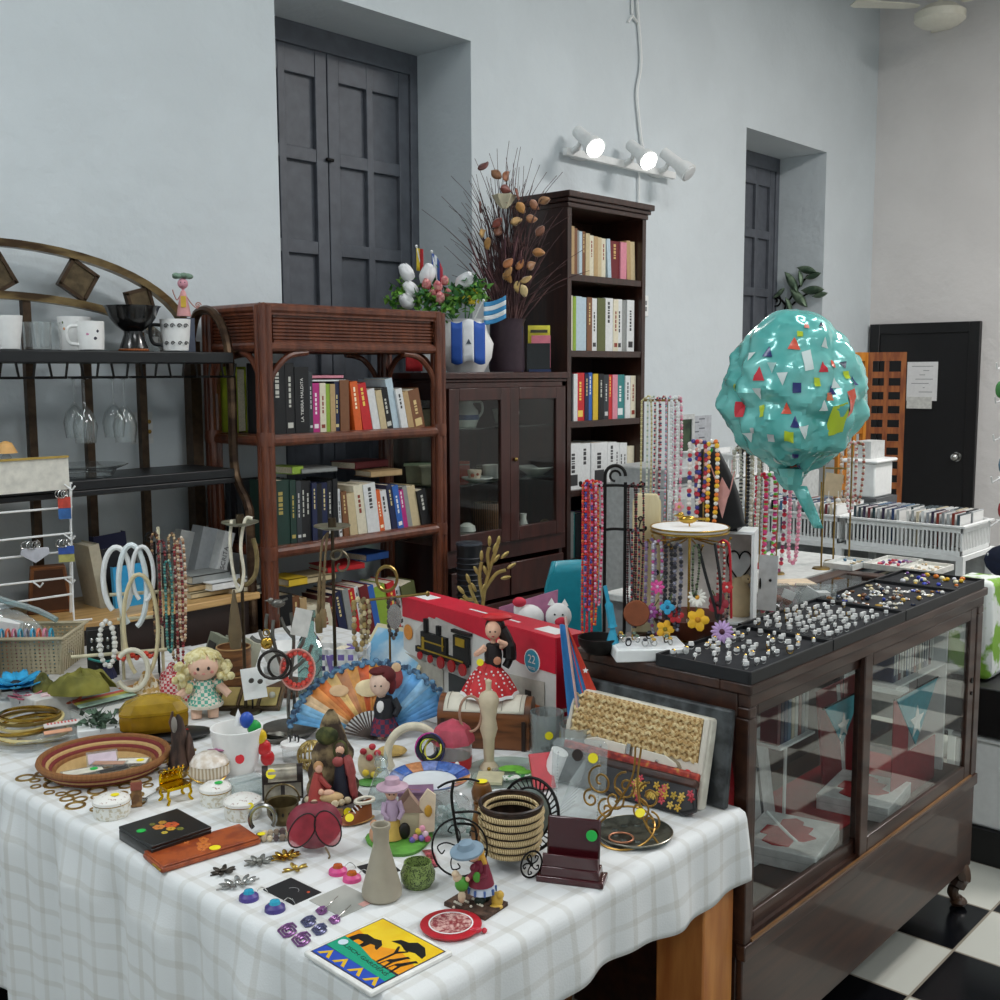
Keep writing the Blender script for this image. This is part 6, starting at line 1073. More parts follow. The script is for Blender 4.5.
def dome(name, label, x, y, r, c1, c2, grp=None, cat='earring'):
    a = at(x, y); t = th(name, label, cat, a, group=grp); MB(mt(c1, .4), a).lathe([(0, 0), (r, 0), (r*.95, r*.35), (r*.6, r*.6), (0, r*.6)], n=22).o('cloth_base', t); MB(mt(c2, .2, coat=.5), a).lathe([(r*.6, r*.55), (r*.45, r*.85), (0, r*.98)], n=18).o('stone', t); MB(SILV, a).tube(spl([(r*.6, r*.6, 2), (r*1.2, r*1.3, 4), (r*1.7, r*1.2, 2), (r*1.9, r*.6, 1)]), .5, 5).o('ear_hook', t)
dome('earring', 'pink domed earring with an orange stone, farther from the vase', 338, 873, 9.5, '#d84a8c', '#b8541c'); dome('earring', 'pink domed earring with an orange stone, nearest the vase', 352, 880, 9.5, '#e0508f', '#c0601c')
dome('earring', 'purple and blue domed earring left of the black card', 249, 899, 10, '#4a3c88', '#1f9cc0'); dome('earring', 'purple and blue domed earring in front of the black card', 275, 910, 10.5, '#44387f', '#2aa4c4')
t, w, h = card('earring_card', 'black earring card with a pale printed curve and a small red dot', ((264, 890), (294, 906), (321, 892), (290, 878)), '#17181a'); MB(mt('#a8a8a8', n=0)).tube([(p[0], p[1], .0013) for p in arc((0, 0, 0), .012, 20, 170, 10, 'xy')], .0004, 4).o('printed_curve', t); MB(mt('#c8502c', n=0)).lathe([(0, .0012), (.003, .0012), (.003, .0016), (0, .0016)], (w*.3, h*.25, 0), n=10).o('red_dot', t)
t, w, h = card('earring_card', 'grey earring card holding the purple swirl earrings', ((316, 901), (349, 922), (370, 897), (338, 885)), '#a9a9a2'); MB(mt('#d8a49c', n=0)).bx(w*.34, w*.5, h*.1, h*.3, .0012, .0018).o('price_tag', t)
def swirl(label, pts):
    a = at(*pts[1]); t = th('swirl_earring', label, 'earring', a)
    for i, (px, py) in enumerate(pts):
        q = at(px, py); d = Matrix.Rotation(-a.rz, 3, 'Z')@(q.p-a.p); k = 1/a.s; s_ = (10, 8, 6)[i]; cx_, cy_ = d.x*k, d.y*k
        P = []
        for j in range(26): r = s_*(1-j/30); an = j*.62; sq = 1/max(abs(cos(an)), abs(sin(an))); sq = min(sq, 1.25); P.append((cx_+r*sq*.9*cos(an+.5), cy_+r*sq*1.35*sin(an+.5), 1.2))
        MB(mt(('#7c4f86', '#56587c', '#8a5a90')[i], .3, .4), a).tube(P, 1.1, 5).o('wire_swirl', t)
    p, q = at(*pts[2]).p, at(pts[2][0]+16, pts[2][1]-14).p; R0 = Matrix.Rotation(-a.rz, 3, 'Z'); f = R0@(p-a.p)/a.s; g = R0@(q-a.p)/a.s
    MB(SILV, a).tube(spl([f+Vector((0, 0, 1)), (f+g)/2+Vector((2, 0, 3)), g+Vector((0, 0, 2))]), .5, 5).o('ear_hook', t)
swirl('purple wire swirl earring nearest the table edge', ((288, 932), (309, 923), (322, 912))); swirl('purple wire swirl earring farther from the edge, on the grey card', ((302, 941), (320, 931), (335, 921)))
def leafpin(label, x, y, mat, n, r, el=1.):
    a = at(x, y, TZ, 20); t = th('brooch', label, 'brooch', a); m = MB(mat, a)
    for k in range(n): an = 2*pi*k/n; m.sph((0, 0, 0), (r*.42, r*.2, 1.3), 8, 5, tr(r*.6*cos(an)*el, r*.6*sin(an)*.9, 2.2)@rotm(0, -12, math.degrees(an)))
    m.o('petals', t); MB(mat, a).sph((0, 0, 3), (r*.25, r*.25, 2), 8, 5).cyl((-r*el, 0, .8), (r*el, 0, .8), .8, n=5).o('pin', t)
leafpin('dark bronze flower brooch, farthest left of the small brooches', 223, 873, mt('#4a443e', .4, .7), 6, 13); leafpin('silver leaf spray brooch next to the blue earrings', 238, 885, SILV, 9, 15, 1.5); leafpin('silver flower brooch behind the leaf spray', 259, 863, mt('#9a9a94', .35, .8), 7, 14, 1.1); leafpin('gold cluster brooch near the red organza heart', 286, 858, GOLD, 9, 14, 1.1); leafpin('gold butterfly brooch above the black card', 295, 870, mt('#c9ad5c', .3, .9), 4, 12, 1.1)
# wallet and lacquer box
t, w, h = quad('leather_wallet', 'tan leather wallet with darker tooled flowers and a yellow sticker', 'wallet', ((150, 863), (165, 877), (258, 842), (233, 826)))
LT = tex('leather', '#8a3a18', '#a9501f', 'noise', 40, r=.4, coat=.2); MB(LT).box((0, 0, .006), (w, h, .012)).o('wallet_body', t, bev=.005, seg=3); MB(LT).box((0, 0, .0135), (w*.98, h*.97, .003)).o('flap', t, bev=.0014); m = MB(mt('#c9702c', .4, n=.1))
for x, y, s_ in ((.05, .0, .018), (-.2, .05, .013), (.2, -.05, .012), (-.33, -.1, .008)):
    for k in range(5): m.sph((w*x+s_*.6*cos(k*1.26), h*y+s_*.45*sin(k*1.26), .015), (s_*.5, s_*.32, .0012), 7, 4)
m.o('tooled_flower', t); MB(mt('#c9a24a', .3, .8)).cyl((w*.1, -h*.505, .008), (w*.46, -h*.505, .008), .0022, n=6).o('zip', t); sticker(t, YEL, (w*.36, h*.05, .0152), .011)
t, w, h = quad('lacquer_box', 'black lacquer box painted with orange and yellow flowers', 'box', ((121, 839), (153, 863), (211, 838), (176, 822)))
BX = mt('#0c0c0e', .3, n=.03, coat=.4); MB(BX).box((0, 0, .011), (w, h, .022)).o('body', t, bev=.0015); MB(BX).box((0, 0, .0255), (w*1.0, h*1.0, .006)).o('lid', t, bev=.0015); sticker(t, GRN, (-w*.1, -h*.34, .0288), .009)
for x, y, s_, hx in ((.02, .1, .016, '#c8562a'), (-.04, -.08, .013, '#d8883a'), (.14, .02, .01, '#c99a2c'), (-.16, .05, .009, '#b8842a'), (.24, .12, .008, '#7a7a2a'), (.2, -.12, .007, '#c9b03c'), (-.2, -.1, .007, '#6a6a2a')):
    m = MB(mt(hx, .4, n=.15))
    for k in range(6): m.sph((w*x+s_*.55*cos(k*1.05), h*y+s_*.55*sin(k*1.05), .0288), (s_*.5, s_*.4, .0008), 7, 4)
    m.o('painted_flower', t)
# ceramic boxes and trinkets along the left edge
CER = tex('lace_ceramic', '#cfc6ae', '#ecebe4', 'noise', 130, r=.3, lo=.4, hi=.5); CERL = tex('floral_lid', '#9a6a5a', '#eceae4', 'noise', 170, r=.3, lo=.3, hi=.38)
for i, (x, y, r, st, lb) in enumerate(((112, 815, 18, YEL, 'round white china box with a yellow sticker at the left edge'), (216, 803, 15.5, GRN, 'round white china box with a green sticker'), (243, 816, 18.5, None, 'round white china box without sticker beside the bronze pot'))):
    a = at(x, y); t = th('china_box', lb, 'box', a); MB(CER, a).lathe([(0, 0), (r*.92, 0), (r, 3), (r*.97, 13), (0, 13)], n=28, fx=lambda t_, z: 1+.02*cos(9*t_)).o('body', t); MB(GOLD, a).ring((0, 0, 13.2), r*.98, .7, n=28).o('gold_rim', t); MB(CERL, a).lathe([(r*1.02, 13.6), (r, 16), (r*.7, 19), (0, 20.5)], n=28).o('lid', t)
    if st: sticker(t, st, (r*.2*a.s, -r*.15*a.s, 20.2*a.zs), .009)
    else: sticker(t, YEL, (r*.5*a.s, -r*.72*a.s, 17.3*a.zs), .007, tr(r*.4*a.s, -r*.9*a.s, 15*a.zs)@rotm(70))
def pendantlid(name, label, x, y, r, body, lid, hb, cat='box', n=24, st=None):
    a = at(x, y); t = th(name, label, cat, a); MB(body, a).lathe([(0, 0), (r*.7, 0), (r, hb*.45), (r*.95, hb), (0, hb)], n=n).o('body', t); MB(lid, a).lathe([(r*.97, hb+.3), (r*.8, hb*1.35), (r*.4, hb*1.6), (0, hb*1.65)], n=n).o('lid', t); return t, a
t, a = pendantlid('shell_box', 'round shell trinket box with gold rings and mauve petals', 210, 780, 20, tex('shell', '#b8a488', '#e0d8c8', 'wave', 40, r=.3), tex('shell_lid', '#cfc0ae', '#ebe4dc', 'noise', 60, r=.3), 17)
MB(GOLD, a).ring((-4, -4, 11), 19, .7, rotm(14, 8)).ring((2, 0, 16), 17, .7).o('gold_ring', t); m = MB(mt('#9a5a7a', .4, n=.2), a)
for k in range(5): m.sph((6+7*cos(k*1.1), 3+5*sin(k*1.1), 27-k*.3), (6, 3, 1.2), 8, 5)
m.o('mauve_petal', t)
# gold doll chair trinket
a = at(176, 800, TZ, 25); t = th('gold_trinket_chair', 'small shiny gold filigree chair on the ring placemat', 'ornament', a); GD = mt('#d8b01c', .2, 1.)
MB(GD, a).box((0, 0, 14), (26, 18, 3)).o('seat', t, bev=.0006); MB(GD, a).grid(lambda u, v: ((u-.5)*25, 9-14*v*v+6*v, 15+22*v-8*v*v), 6, 8).o('back', t, sol=.002); m = MB(GOLD, a)
for i in range(15): m.sph((-10+(i % 5)*5, 7.2-(i//5)*2.5, 22+(i//5)*4.5), 1.3, 6, 4)
m.o('filigree', t)
for x in (-11, 11):
    for y in (-8, 8): MB(GD, a).tube(spl([(x, y, 13), (x*1.12, y*1.1, 8), (x*.95, y, 4), (x*1.2, y*1.2, 0)]), 1.5, 6).o('leg', t)
# gold ring placemat under the basket tray
t = th('ring_placemat', 'openwork gold placemat of joined rings under the coiled basket', 'placemat', loc=tuple(atZ(112, 776, TZ)), rz=0.); m = MB(tex('bronze_ring', '#8a6a34', '#b89a5c', 'noise', 30, r=.4, m=.7)); RR = random.Random(4); pl = []; tri = 0
ctr = atZ(100, 780, TZ)
while len(pl) < 75 and tri < 6000:
    tri += 1; an = RR.uniform(0, 2*pi); rr = .235*sqrt(RR.random()); r = RR.choice((.012, .016, .022, .028)); x, y = rr*cos(an), rr*.8*sin(an)
    if t.location.x+x-r > 1.05 and all((x-p[0])**2+(y-p[1])**2 > (r+p[2]-.002)**2 for p in pl): pl.append((x, y, r))
for x, y, r in pl: m.lathe([(r, 0), (r, .0025), (r*.72, .0025), (r*.72, 0), (r, 0)], (x, y, 0), n=18)
m.o('joined_rings', t)
# coiled basket tray with packets
a = A(atZ(105, 770, TZ)+Vector((0, 0, .0027))); t = th('coiled_basket', 'round coiled brown and red basket tray full of packets', 'basket', a); rs = 61
CO = [tex('coil_%d' % i, c1, c2, 'wave', 120, (1, 1, .3), r=.7, bump=.4) for i, (c1, c2) in enumerate((('#6a3a22', '#a8743c'), ('#6a1c20', '#8a3430'), ('#b08850', '#d8b880')))]
MB(CO[2], a).lathe([(0, 0), (rs*.78, 0), (rs*.8, 2), (0, 2)], n=40).o('basket_base', t)
for i, (r, z) in enumerate(((.8, 2), (.85, 4.5), (.9, 7), (.95, 9.8), (1., 12.6))): MB(CO[(0, 1, 2, 1, 0)[i]], a).ring((0, 0, z), rs*r, 3.2, n=44, m=8).o('coil', t)
def packet(label, x, y, z, w, h, hx, rz, face=None, st=None, rx=0, par=None):
    q = A(a.p+Matrix.Rotation(a.rz, 3, 'Z')@Vector((x*a.s, y*a.s, z*a.zs)), rz); t_ = th('jewellery_packet', label, 'packet', q); MB(PLAS, a).box((0, 0, 1), (w, h, 1.4), rx=rx).o('bag', t_); MB(mt(hx, .6, n=.1), a).box((0, 0, 2), (w*.9, h*.62, .5), rx=rx).o('card', t_)
    if st: sticker(t_, st, (w*.25*a.s, 0, 2.6*a.zs), .009)
packet('packet on a white card with a green sticker at the left in the coiled basket', -20, -14, 3, 40, 22, '#d8d4c4', 10, st=GRN); packet('packet with a yellow sticker at the right in the coiled basket', 26, -4, 4, 32, 22, '#e4e0d4', -14, st=YEL); packet('pale lilac packet standing up at the back of the coiled basket', -2, 10, 6, 30, 20, '#cbb9c4', 4, rx=30); packet('packet with brown beads in the middle of the coiled basket', 4, -6, 5.5, 34, 14, '#b8907a', -20); packet('dark metal packet at the front of the coiled basket', 8, -22, 4, 30, 14, '#3a3836', 16)
# small things by the tray
a = at(137, 806); t = th('wooden_sandal', 'tiny brown wooden sandal standing on the ring placemat', 'ornament', a); MB(tex('sandal', '#6a4a2c', '#9a7448', 'noise', 60, r=.6), a).box((0, 0, 12), (10, 6, 24), rx=-8).o('sole', t, bev=.001); MB(mt('#8a4a3a'), a).box((0, -2, 20), (11, 6, 7), rx=-8).o('strap', t)
a = at(152, 797, TZ, 50); t = th('teaspoon', 'small steel teaspoon lying beside the tiny sandal', 'spoon', a); MB(SILV, a).sph((-16, 0, 2), (8, 5, 1.6), 10, 6).tube([(-9, 0, 2), (2, 0, 2.4), (18, 0, 1.6)], [1.1, .9, 1.5], 6).o('spoon_body', t)
a = at(180, 768); t = th('wood_carving', 'dark weathered driftwood carving right of the coiled basket', 'carving', a); DWD = tex('driftwood', '#2a1d18', '#5c443a', 'noise', 40, (1, 1, .3), r=.7, bump=.6)
MB(DWD, a).lathe([(0, 0), (11, 0), (10, 8), (7, 22), (8, 34), (4, 48), (1, 52), (0, 52)], n=14, fx=lambda t_, z: 1+.25*noise.noise(Vector((cos(t_)*1.5, sin(t_)*1.5, z*.1)))).lathe([(4, 0), (5, 12), (3, 26), (0, 34)], (10, -2, 2), n=10, fx=lambda t_, z: 1+.3*noise.noise(Vector((cos(t_)*2, sin(t_)*2, z*.15+4)))).tube([(-4, 0, 36), (-7, -2, 46), (-5, -2, 56)], [3, 2.4, 1], 7).o('carved_wood', t); MB(mt('#8a857e', .7), a).sph((-4, -6, 44), (3, 1.5, 8), 8, 6).o('grey_streak', t)
# ---------------------------------------------------------------- left cluster
a = at(155, 741); a.p.z = TZ; t = th('glasses_case', 'black oval spectacle case under the amber glass box', 'case', a); MB(mt('#131416', .4), a).sph((8, 0, 5), (49, 22, 5.5), 28, 8).o('case_body', t); MB(mt('#c2262c'), a).sph((31, -4, 9.4), (1.8, 1.8, 1), 8, 5).o('red_bead', t)
b = A(a.p+Vector((0, 0, .031))); t = th('amber_glass_box', 'amber yellow ribbed glass box standing on the black case', 'box', b); 
k8 = [(-33, -9), (-22, -17), (22, -17), (33, -9), (33, 9), (22, 17), (-22, 17), (-33, 9)]
def loft(m, secs):
    vs = []; fs = []; n = len(secs[0][0])
    for P, z in secs: vs += [(x, y, z) for x, y in P]
    for i in range(len(secs)-1): fs += [(i*n+j, i*n+(j+1) % n, (i+1)*n+(j+1) % n, (i+1)*n+j) for j in range(n)]
    fs += [tuple(range(n))[::-1], tuple((len(secs)-1)*n+j for j in range(n))]; return m.add(vs, fs)
def sc_(P, k): return [(x*k, y*k) for x, y in P]
loft(MB(mt('#a27c18', .2, n=.2, sc=25, tr=.5, coat=.4), b), [(sc_(k8, .84), 0), (sc_(k8, .98), 4), (k8, 14), (sc_(k8, .98), 17)]).o('glass_base', t, ang=20); loft(MB(mt('#c4a02c', .2, n=.2, sc=25, tr=.45, coat=.4), b), [(sc_(k8, 1.0), 17.4), (sc_(k8, 1.), 20), (sc_(k8, .8), 28), (sc_(k8, .3), 34), (sc_(k8, .05), 34.5)]).o('glass_lid', t, ang=20)
a = at(102, 741); t = th('white_planter', 'small white pot of dark green artificial plant behind the coiled basket', 'planter', a); MB(WPL, a).box((0, 0, 8), (42, 26, 16), tp=1.08).o('pot', t, bev=.003); leafclump(t, a, [(-8, 0, 19, 5), (6, 0, 20, 5), (0, -4, 22, 4)], 80, tex('dark_leaf', '#2a3a2c', '#55705a', 'noise', 40, r=.6), 3, 9)
a = at(38, 740); t = th('glass_dish', 'large round clear glass dish of gold bangles at the left edge', 'dish', a); MB(GL, a).lathe([(0, 0), (40, 0), (50, 4), (54, 10), (54, 12), (48, 6), (38, 2), (0, 2)], n=40).o('dish', t)
b = A(a.p+Vector((0, 0, .006))); t = th('bangle_stack', 'stack of gold and cream bangles in the clear glass dish', 'bangles', A(b.p+Vector((-.005, .03, .0))))
for i in range(7): MB((GOLD, mt('#d8c890', .3), mt('#8a7440', .3, .8))[i % 3], a).ring((2*sin(i*2), 2*cos(i*3), 3+i*3), 34-i, 1.7, rotm(3*sin(i*2), 4*cos(i)), n=32).o('bangle', t)
t = th('clear_bag', 'clear plastic bag of jewellery with a printed strip on the glass dish', 'bag', A(b.p+Vector((.03, -.05, .012)))); MB(PLAS, a).grid(lambda u, v: ((u-.5)*76, (v-.5)*34, 9*sin(pi*u)*sin(pi*v)+2*noise.noise(Vector((u*6, v*6, 3)))), 16, 10).o('bag', t, sol=.0008); MB(mt('#d8d4d0', .6), a).box((4, -6, 12), (34, 8, 1), rz=8, rx=12).o('printed_strip', t); m = MB(mt('#c8504a', n=0), a)
for k in range(9): m.box((-9+k*3.2, -6+k*.4, 12.9), (1.6, 3.4, .4), rz=8, rx=12)
m.o('lettering', t); MB(mt('#d8a080', .5), a).box((0, -13, 7), (26, 5, 1), rz=8, rx=20).o('pink_strip', t)
# riser hidden behind, carrying the basket
t = th('riser_board', 'low white riser board under the beige basket and olive scarves', 'riser', loc=(1.56, 3.05, TZ+.0005)); MB(mt('#c9c8c4', .7)).bx(-.3, .1, -.24, .22, 0, .075).o('board', t, bev=.004)
RS = TZ+.0765
def flowerclip(label, x, y, z, r, n, hx, hc):
    a = at(x, y, z); t = th('flower_clip', label, 'hair clip', a)
    m = MB(mt(hx, .6, n=.12), a)
    for k in range(n):
        an = 2*pi*k/n; lay = k % 2; m.grid(lambda u, v: ((.18+u*(.95-.2*lay))*r, (v-.5)*r*.5*sin(pi*min(1, u*.8+.15)), 4+lay*3+r*.22*u*u+(2*v-1)**2*1.5), 5, 3, rotm(0, 0, math.degrees(an)))
    m.o('petals', t, sol=.0008); MB(mt(hc, .6), a).sph((0, 0, 6), (r*.22, r*.16, 4), 10, 6).o('flower_centre', t); MB(IRON, a).box((0, 0, 1), (r, 5, 2)).o('clip', t)
flowerclip('large turquoise blue fabric flower clip at the left photo edge', 16, 690, RS, 27, 16, '#35a8dc', '#14202c'); flowerclip('pink fabric flower clip in front of the blue one', 28, 702, TZ+.05, 16, 12, '#d0788c', '#8a3a50')
t = th('clip_pad', 'folded white cloth pad beneath the pink flower clip', 'cloth', at(26, 714)); b = at(26, 714); MB(mt('#dcdcd8', .8), b).box((0, 8, 8), (60, 26, 17)).o('folded_cloth', t, bev=.006)
def heap(name, label, cat, a, rx, ry, h, mat, seed, pn='folds'):
    t = th(name, label, cat, a); MB(mat, a).grid(lambda u, v: (rx*cos(2*pi*u)*(1-v)**.6*(1+.18*sin(5*2*pi*u/2+seed)*(1-v)), ry*sin(2*pi*u)*(1-v)**.6, h*(v**.55)*(1+.35*noise.noise(Vector((cos(6.28*u)*2.2, sin(6.28*u)*2.2, v*3+seed))))), 48, 14).o(pn, t); return t
OL = tex('olive_chiffon', '#5a5a1c', '#8f8a38', 'noise', 14, r=.7, lo=.35, hi=.65)
heap('scarf', 'olive green chiffon scarf bunched in front of the beige basket', 'scarf', at(82, 692, RS), 29, 16, 22, OL, 1.); heap('hair_scrunchie', 'dark olive scrunchie between the blue flower and the scarf', 'scrunchie', at(43, 690, RS), 12, 9, 15, tex('olive_dark', '#3f4218', '#6a6a2c', 'noise', 20, r=.7), 3.)
for i, (x, y, hx) in enumerate(((56, 706, '#e4e2dc'), (64, 704, '#dcdad4'), (47, 708, '#e8c8cc'))):
    b = at(x, y, TZ+.046); MB(mt(hx, .3), b).tube([(7*cos(j*.7), 2+j*.35, 6+6*sin(j*.7)) for j in range(28)], 1.3, 5).o('coil_hair_tie', None, b, (['white coil hair tie behind the glass dish', 'second white coil hair tie, nearest the red one', 'pink-white coil hair tie beside the pink flower clip'][i], 'hair tie'))
b = at(70, 704, TZ+.045); MB(mt('#a8401c', .4), b).tube(spl([(-9, 0, 1.5), (-7, 0, 12), (8, 2, 13), (10, 0, 5), (0, 0, 1.5), (-9, 0, 1.5)]), 1.3, 6).o('hair_band', None, b, ('rust red hair band loop next to the coil ties', 'hair band'))
t = th('clip_pad', 'flat white cloth pad under the coil hair ties', 'cloth', at(62, 716)); b = at(62, 716); MB(mt('#d9d8d4', .8), b).box((6, 10, 7), (56, 20, 14.5)).o('folded_cloth', t, bev=.006)
# paper pamphlets in a plastic sleeve
b = at(103, 704, TZ+.03); t = th('pamphlet', 'colourful folded paper strips in clear sleeves beside the planter', 'pamphlet', A(b.p, 28))
for i, (hx, y) in enumerate((('#a8c4b0', -8), ('#d8d05c', -3), ('#d86a5c', 2), ('#9ac0d8', 7), ('#d0b08a', 11))): MB(mt(hx, .5, n=.1), b).box((0, y, 1.5+i*.8+4), (60, 7, 1), rx=10).o('paper_strip', t)
MB(PLAS, b).box((0, 0, 2), (66, 26, 2)).o('sleeve', t); MB(WHT, b).box((0, 0, -4), (60, 22, 8)).o('backing', t)
# beige basket
p0 = atZ(-30, 672, RS); p1 = atZ(83, 671, RS)
t = th('plastic_basket', 'beige woven plastic basket with small clips and a zip bag', 'basket', loc=((p0.x+p1.x)/2, (p0.y+p1.y)/2+.08, RS), rz=atan2(p1.y-p0.y, p1.x-p0.x)+.03); wB = (p1-p0).length; BG_ = mt('#b8ad90', .5, n=.08)
vs = []
for z in [i*.0108 for i in range(10)]:
    k = 1+z*.9
    for (x0, x1, y0, y1) in ((-wB/2*k, wB/2*k, -.09*k, -.09*k+.004), (-wB/2*k, wB/2*k, .09*k-.004, .09*k), (-wB/2*k, -wB/2*k+.004, -.09*k, .09*k), (wB/2*k-.004, wB/2*k, -.09*k, .09*k)): vs.append((x0, x1, y0, y1, z))
m = MB(BG_)
for x0, x1, y0, y1, z in vs: m.bx(x0, x1, y0, y1, z, z+.0065)
n = 26
for i in range(n+1):
    x = -.5+i/n
    for s_ in (-1, 1): m.box((x*wB*1.05, s_*.0935, .053), (.008, .003, .106), rx=-s_*5)
for i in range(11):
    for s_ in (-1, 1): m.box((s_*wB*.523, (-.5+i/10)*.19, .053), (.003, .008, .106), ry=s_*5)
m.bx(-wB/2, wB/2, -.09, .09, 0, .004); m.o('woven_body', t); MB(BG_).bx(-wB*.57, wB*.57, -.115, -.092, .104, .11).bx(-wB*.57, wB*.57, .092, .115, .104, .11).bx(-wB*.57, -wB*.54, -.092, .092, .104, .11).bx(wB*.54, wB*.57, -.092, .092, .104, .11).o('rim', t, bev=.002)
R0 = Matrix.Rotation(t.rotation_euler.z, 3, 'Z'); BL_ = t.location.copy()
for i in range(17):
    x = -wB*.46+i*wB*.92/17; hx = ('#d88aa0', '#e8e6e2', '#4aa8d0', '#58b0c8', '#3aa0c0', '#e87a60', '#e0e0dc', '#9a9aa8')[(i*3+i//4) % 8]
    q = BL_+R0@Vector((x, -.055, .0)); o = MB(mt(hx, .4)).ring((0, 0, .1), .014, .0035, ax='x', n=14, m=5, sy=1.4).box((0, 0, .045), (.006, .02, .085)).o('hair_clip', loc=q, rz=t.rotation_euler.z, L=('snap hair clip, %s from the left in the beige basket' % ORD[i], 'hair clip', 'hair clips in the beige basket')); o.location.z = RS+.0045
t2 = th('zip_bag', 'clear zip bag with a pale blue seal sticking out of the beige basket', 'bag', loc=tuple(BL_+R0@Vector((-.05, .03, .0))), rz=t.rotation_euler.z); t2.location.z = RS+.006
MB(PLAS).grid(lambda u, v: ((u-.5)*.36*(1-.3*v)+.06*(1-v)-.04*u*v, -.05+.09*v+.02*sin(5*u), .045+.19*v*(1-.55*u)+.015*noise.noise(Vector((u*5, v*5, 8)))), 14, 12).o('bag', t2, sol=.001); MB(glass('#8fc4cc', .8, .1, .35)).tube([(-.14+.3*q/10, .03+.012*sin(q), .245-.125*q/10) for q in range(11)], .009, 6).o('zip_seal', t2); MB(WHT).box((-.02, 0, .1), (.16, .04, .07), ry=12).o('white_contents', t2)
# maroon cloth bag at the photo edge
b = at(-34, 712, TZ); t = th('cloth_bag', 'maroon cloth bag cut off by the left photo edge', 'bag', b); MB(mt('#4a141e', .8, n=.15, sheen=.3), b).lathe([(0, 0), (26, 0), (33, 30), (31, 70), (24, 110), (12, 140), (0, 146)], n=24, fx=lambda t_, z: 1+.06*sin(5*t_)).o('bag_body', t)
# ---------------------------------------------------------------- centre of the table
# purses leaning on the showcase end
def at2(p, q, z=TZ):           # frame from two photo points on the table: origin midway, +X along them
    P, Q = atZ(*p, z), atZ(*q, z); A_ = A((P+Q)/2); A_.rz = atan2((Q-P).y, (Q-P).x); A_.w = (Q-P).length/A_.s; return A_
# four purses leaning on the end of the showcase
def PA(X, Y0, Y1, tilt=0): q = A(Vector((X, (Y0+Y1)/2, TZ))); q.rz = -pi/2+radians(tilt); q.w = (Y1-Y0)/q.s; return q
def pth(label, q): t = th('clutch_purse', label, 'purse', q); t.rotation_euler.z = q.rz; return t
a = PA(2.005, 1.17, 1.60); t = pth('dark grey leather clutch standing behind the straw clutch', a); W_ = a.w; MB(tex('grey_leather', '#25282a', '#4a4e50', 'noise', 30, r=.45), a).box((0, 0, 44), (W_, 8, 88), rx=-7).o('purse_body', t, bev=.006, seg=3)
a = PA(1.955, 1.205, 1.585); W_ = a.w; t = pth('straw clutch with white trim and a red dot leaning on the showcase', a); T = rotm(-14); HS_ = 82
MB(tex('white_leather', '#d2ccbc', '#e6e1d2', 'noise', 30, r=.45), a).box((0, 0, HS_/2), (W_, 13, HS_), T=T).o('purse_body', t, bev=.007, seg=3)
MB(tex('straw_weave', '#a8834e', '#dcc08c', 'check', 150, r=.7), a).grid(lambda u, v: ((u-.5)*W_*.9, -7.2-1.5*sin(pi*v), 38+42*v), 30, 14, T).o('straw_flap', t, sol=.003)
m = MB(tex('straw_strand', '#b8955e', '#e0cb9a', 'noise', 60, r=.7), a); n_ = int(W_*.9/5)
for i in range(n_):
    for j in range(6): m.sph((0, 0, 0), (3.8, 1.2, 1.7), 6, 4, T@tr(-W_*.45+2.5+i*5, -9.6, 41.5+j*6.7)@rotm(0, 35 if (i+j) % 2 else -35, 0))
m.o('straw_weave', t); WL = mt('#d9d2c4', .35, n=.05); MB(WL, a).box((0, -7.4, 33), (W_*.98, 3, 15), T=T).o('white_band', t, bev=.002)
for s_ in (-1, 1): MB(WL, a).box((s_*W_*.475, -6.6, 56), (6, 5, 50), T=T).o('edge_trim', t, bev=.002)
for s_ in (-1, 1): MB(mt('#9c8f76', .5), a).prism([(s_*3, 24), (s_*44, 24), (s_*58, 29), (s_*61, 33), (s_*58, 37), (s_*44, 42), (s_*3, 42)], 8, 9.4, T@XZ).o('strap_border', t); MB(mt('#dcd6c8', .3, n=.05), a).prism([(s_*4, 26), (s_*42, 26), (s_*54, 30), (s_*57, 33), (s_*54, 36), (s_*42, 40), (s_*4, 40)], 9, 11.4, T@XZ).o('bow_strap', t, bev=.002); MB(SILV, a).sph((s_*34, -11.6, 33), 1.8, 8, 5, T).o('rivet', t)
MB(SILV, a).box((0, -11.6, 33), (4, 3, 18), T=T).o('clasp_bar', t); sticker(t, REDS, None, .011, T@tr(W_*.41*a.s, -12*a.s, 29*a.zs)@rotm(90))
a2 = PA(1.925, 1.215, 1.57, 2); W2 = a2.w; t = pth('red brocade clutch tucked in front of the straw clutch', a2); MB(tex('brocade', '#7a1c1a', '#b8402c', 'noise', 70, r=.5, h3='#c9a24a', lo=.4, hi=.6), a2).box((4, 0, 18), (W2, 6, 36), rx=-20).o('purse_body', t, bev=.005, seg=3)
a2 = PA(1.885, 1.20, 1.56, 4); W2 = a2.w; t = pth('black floral clutch with a dark brown frame, lowest of the leaning purses', a2); T = rotm(-30)
MB(tex('black_satin', '#0e0c10', '#1e1a1e', 'noise', 30, r=.3), a2).prism([(-W2*.5, 14), (-W2*.46, 2), (W2*.46, 2), (W2*.53, 8), (W2*.49, 30), (-W2*.49, 30)], -4, 4, T@XZ).o('purse_body', t, bev=.006, seg=3); MB(tex('brown_frame', '#2f1a14', '#4a2c22', 'noise', 20, r=.3), a2).box((0, -1, 31), (W2, 10, 8), T=T).o('purse_frame', t, bev=.005)
RR = random.Random(12)
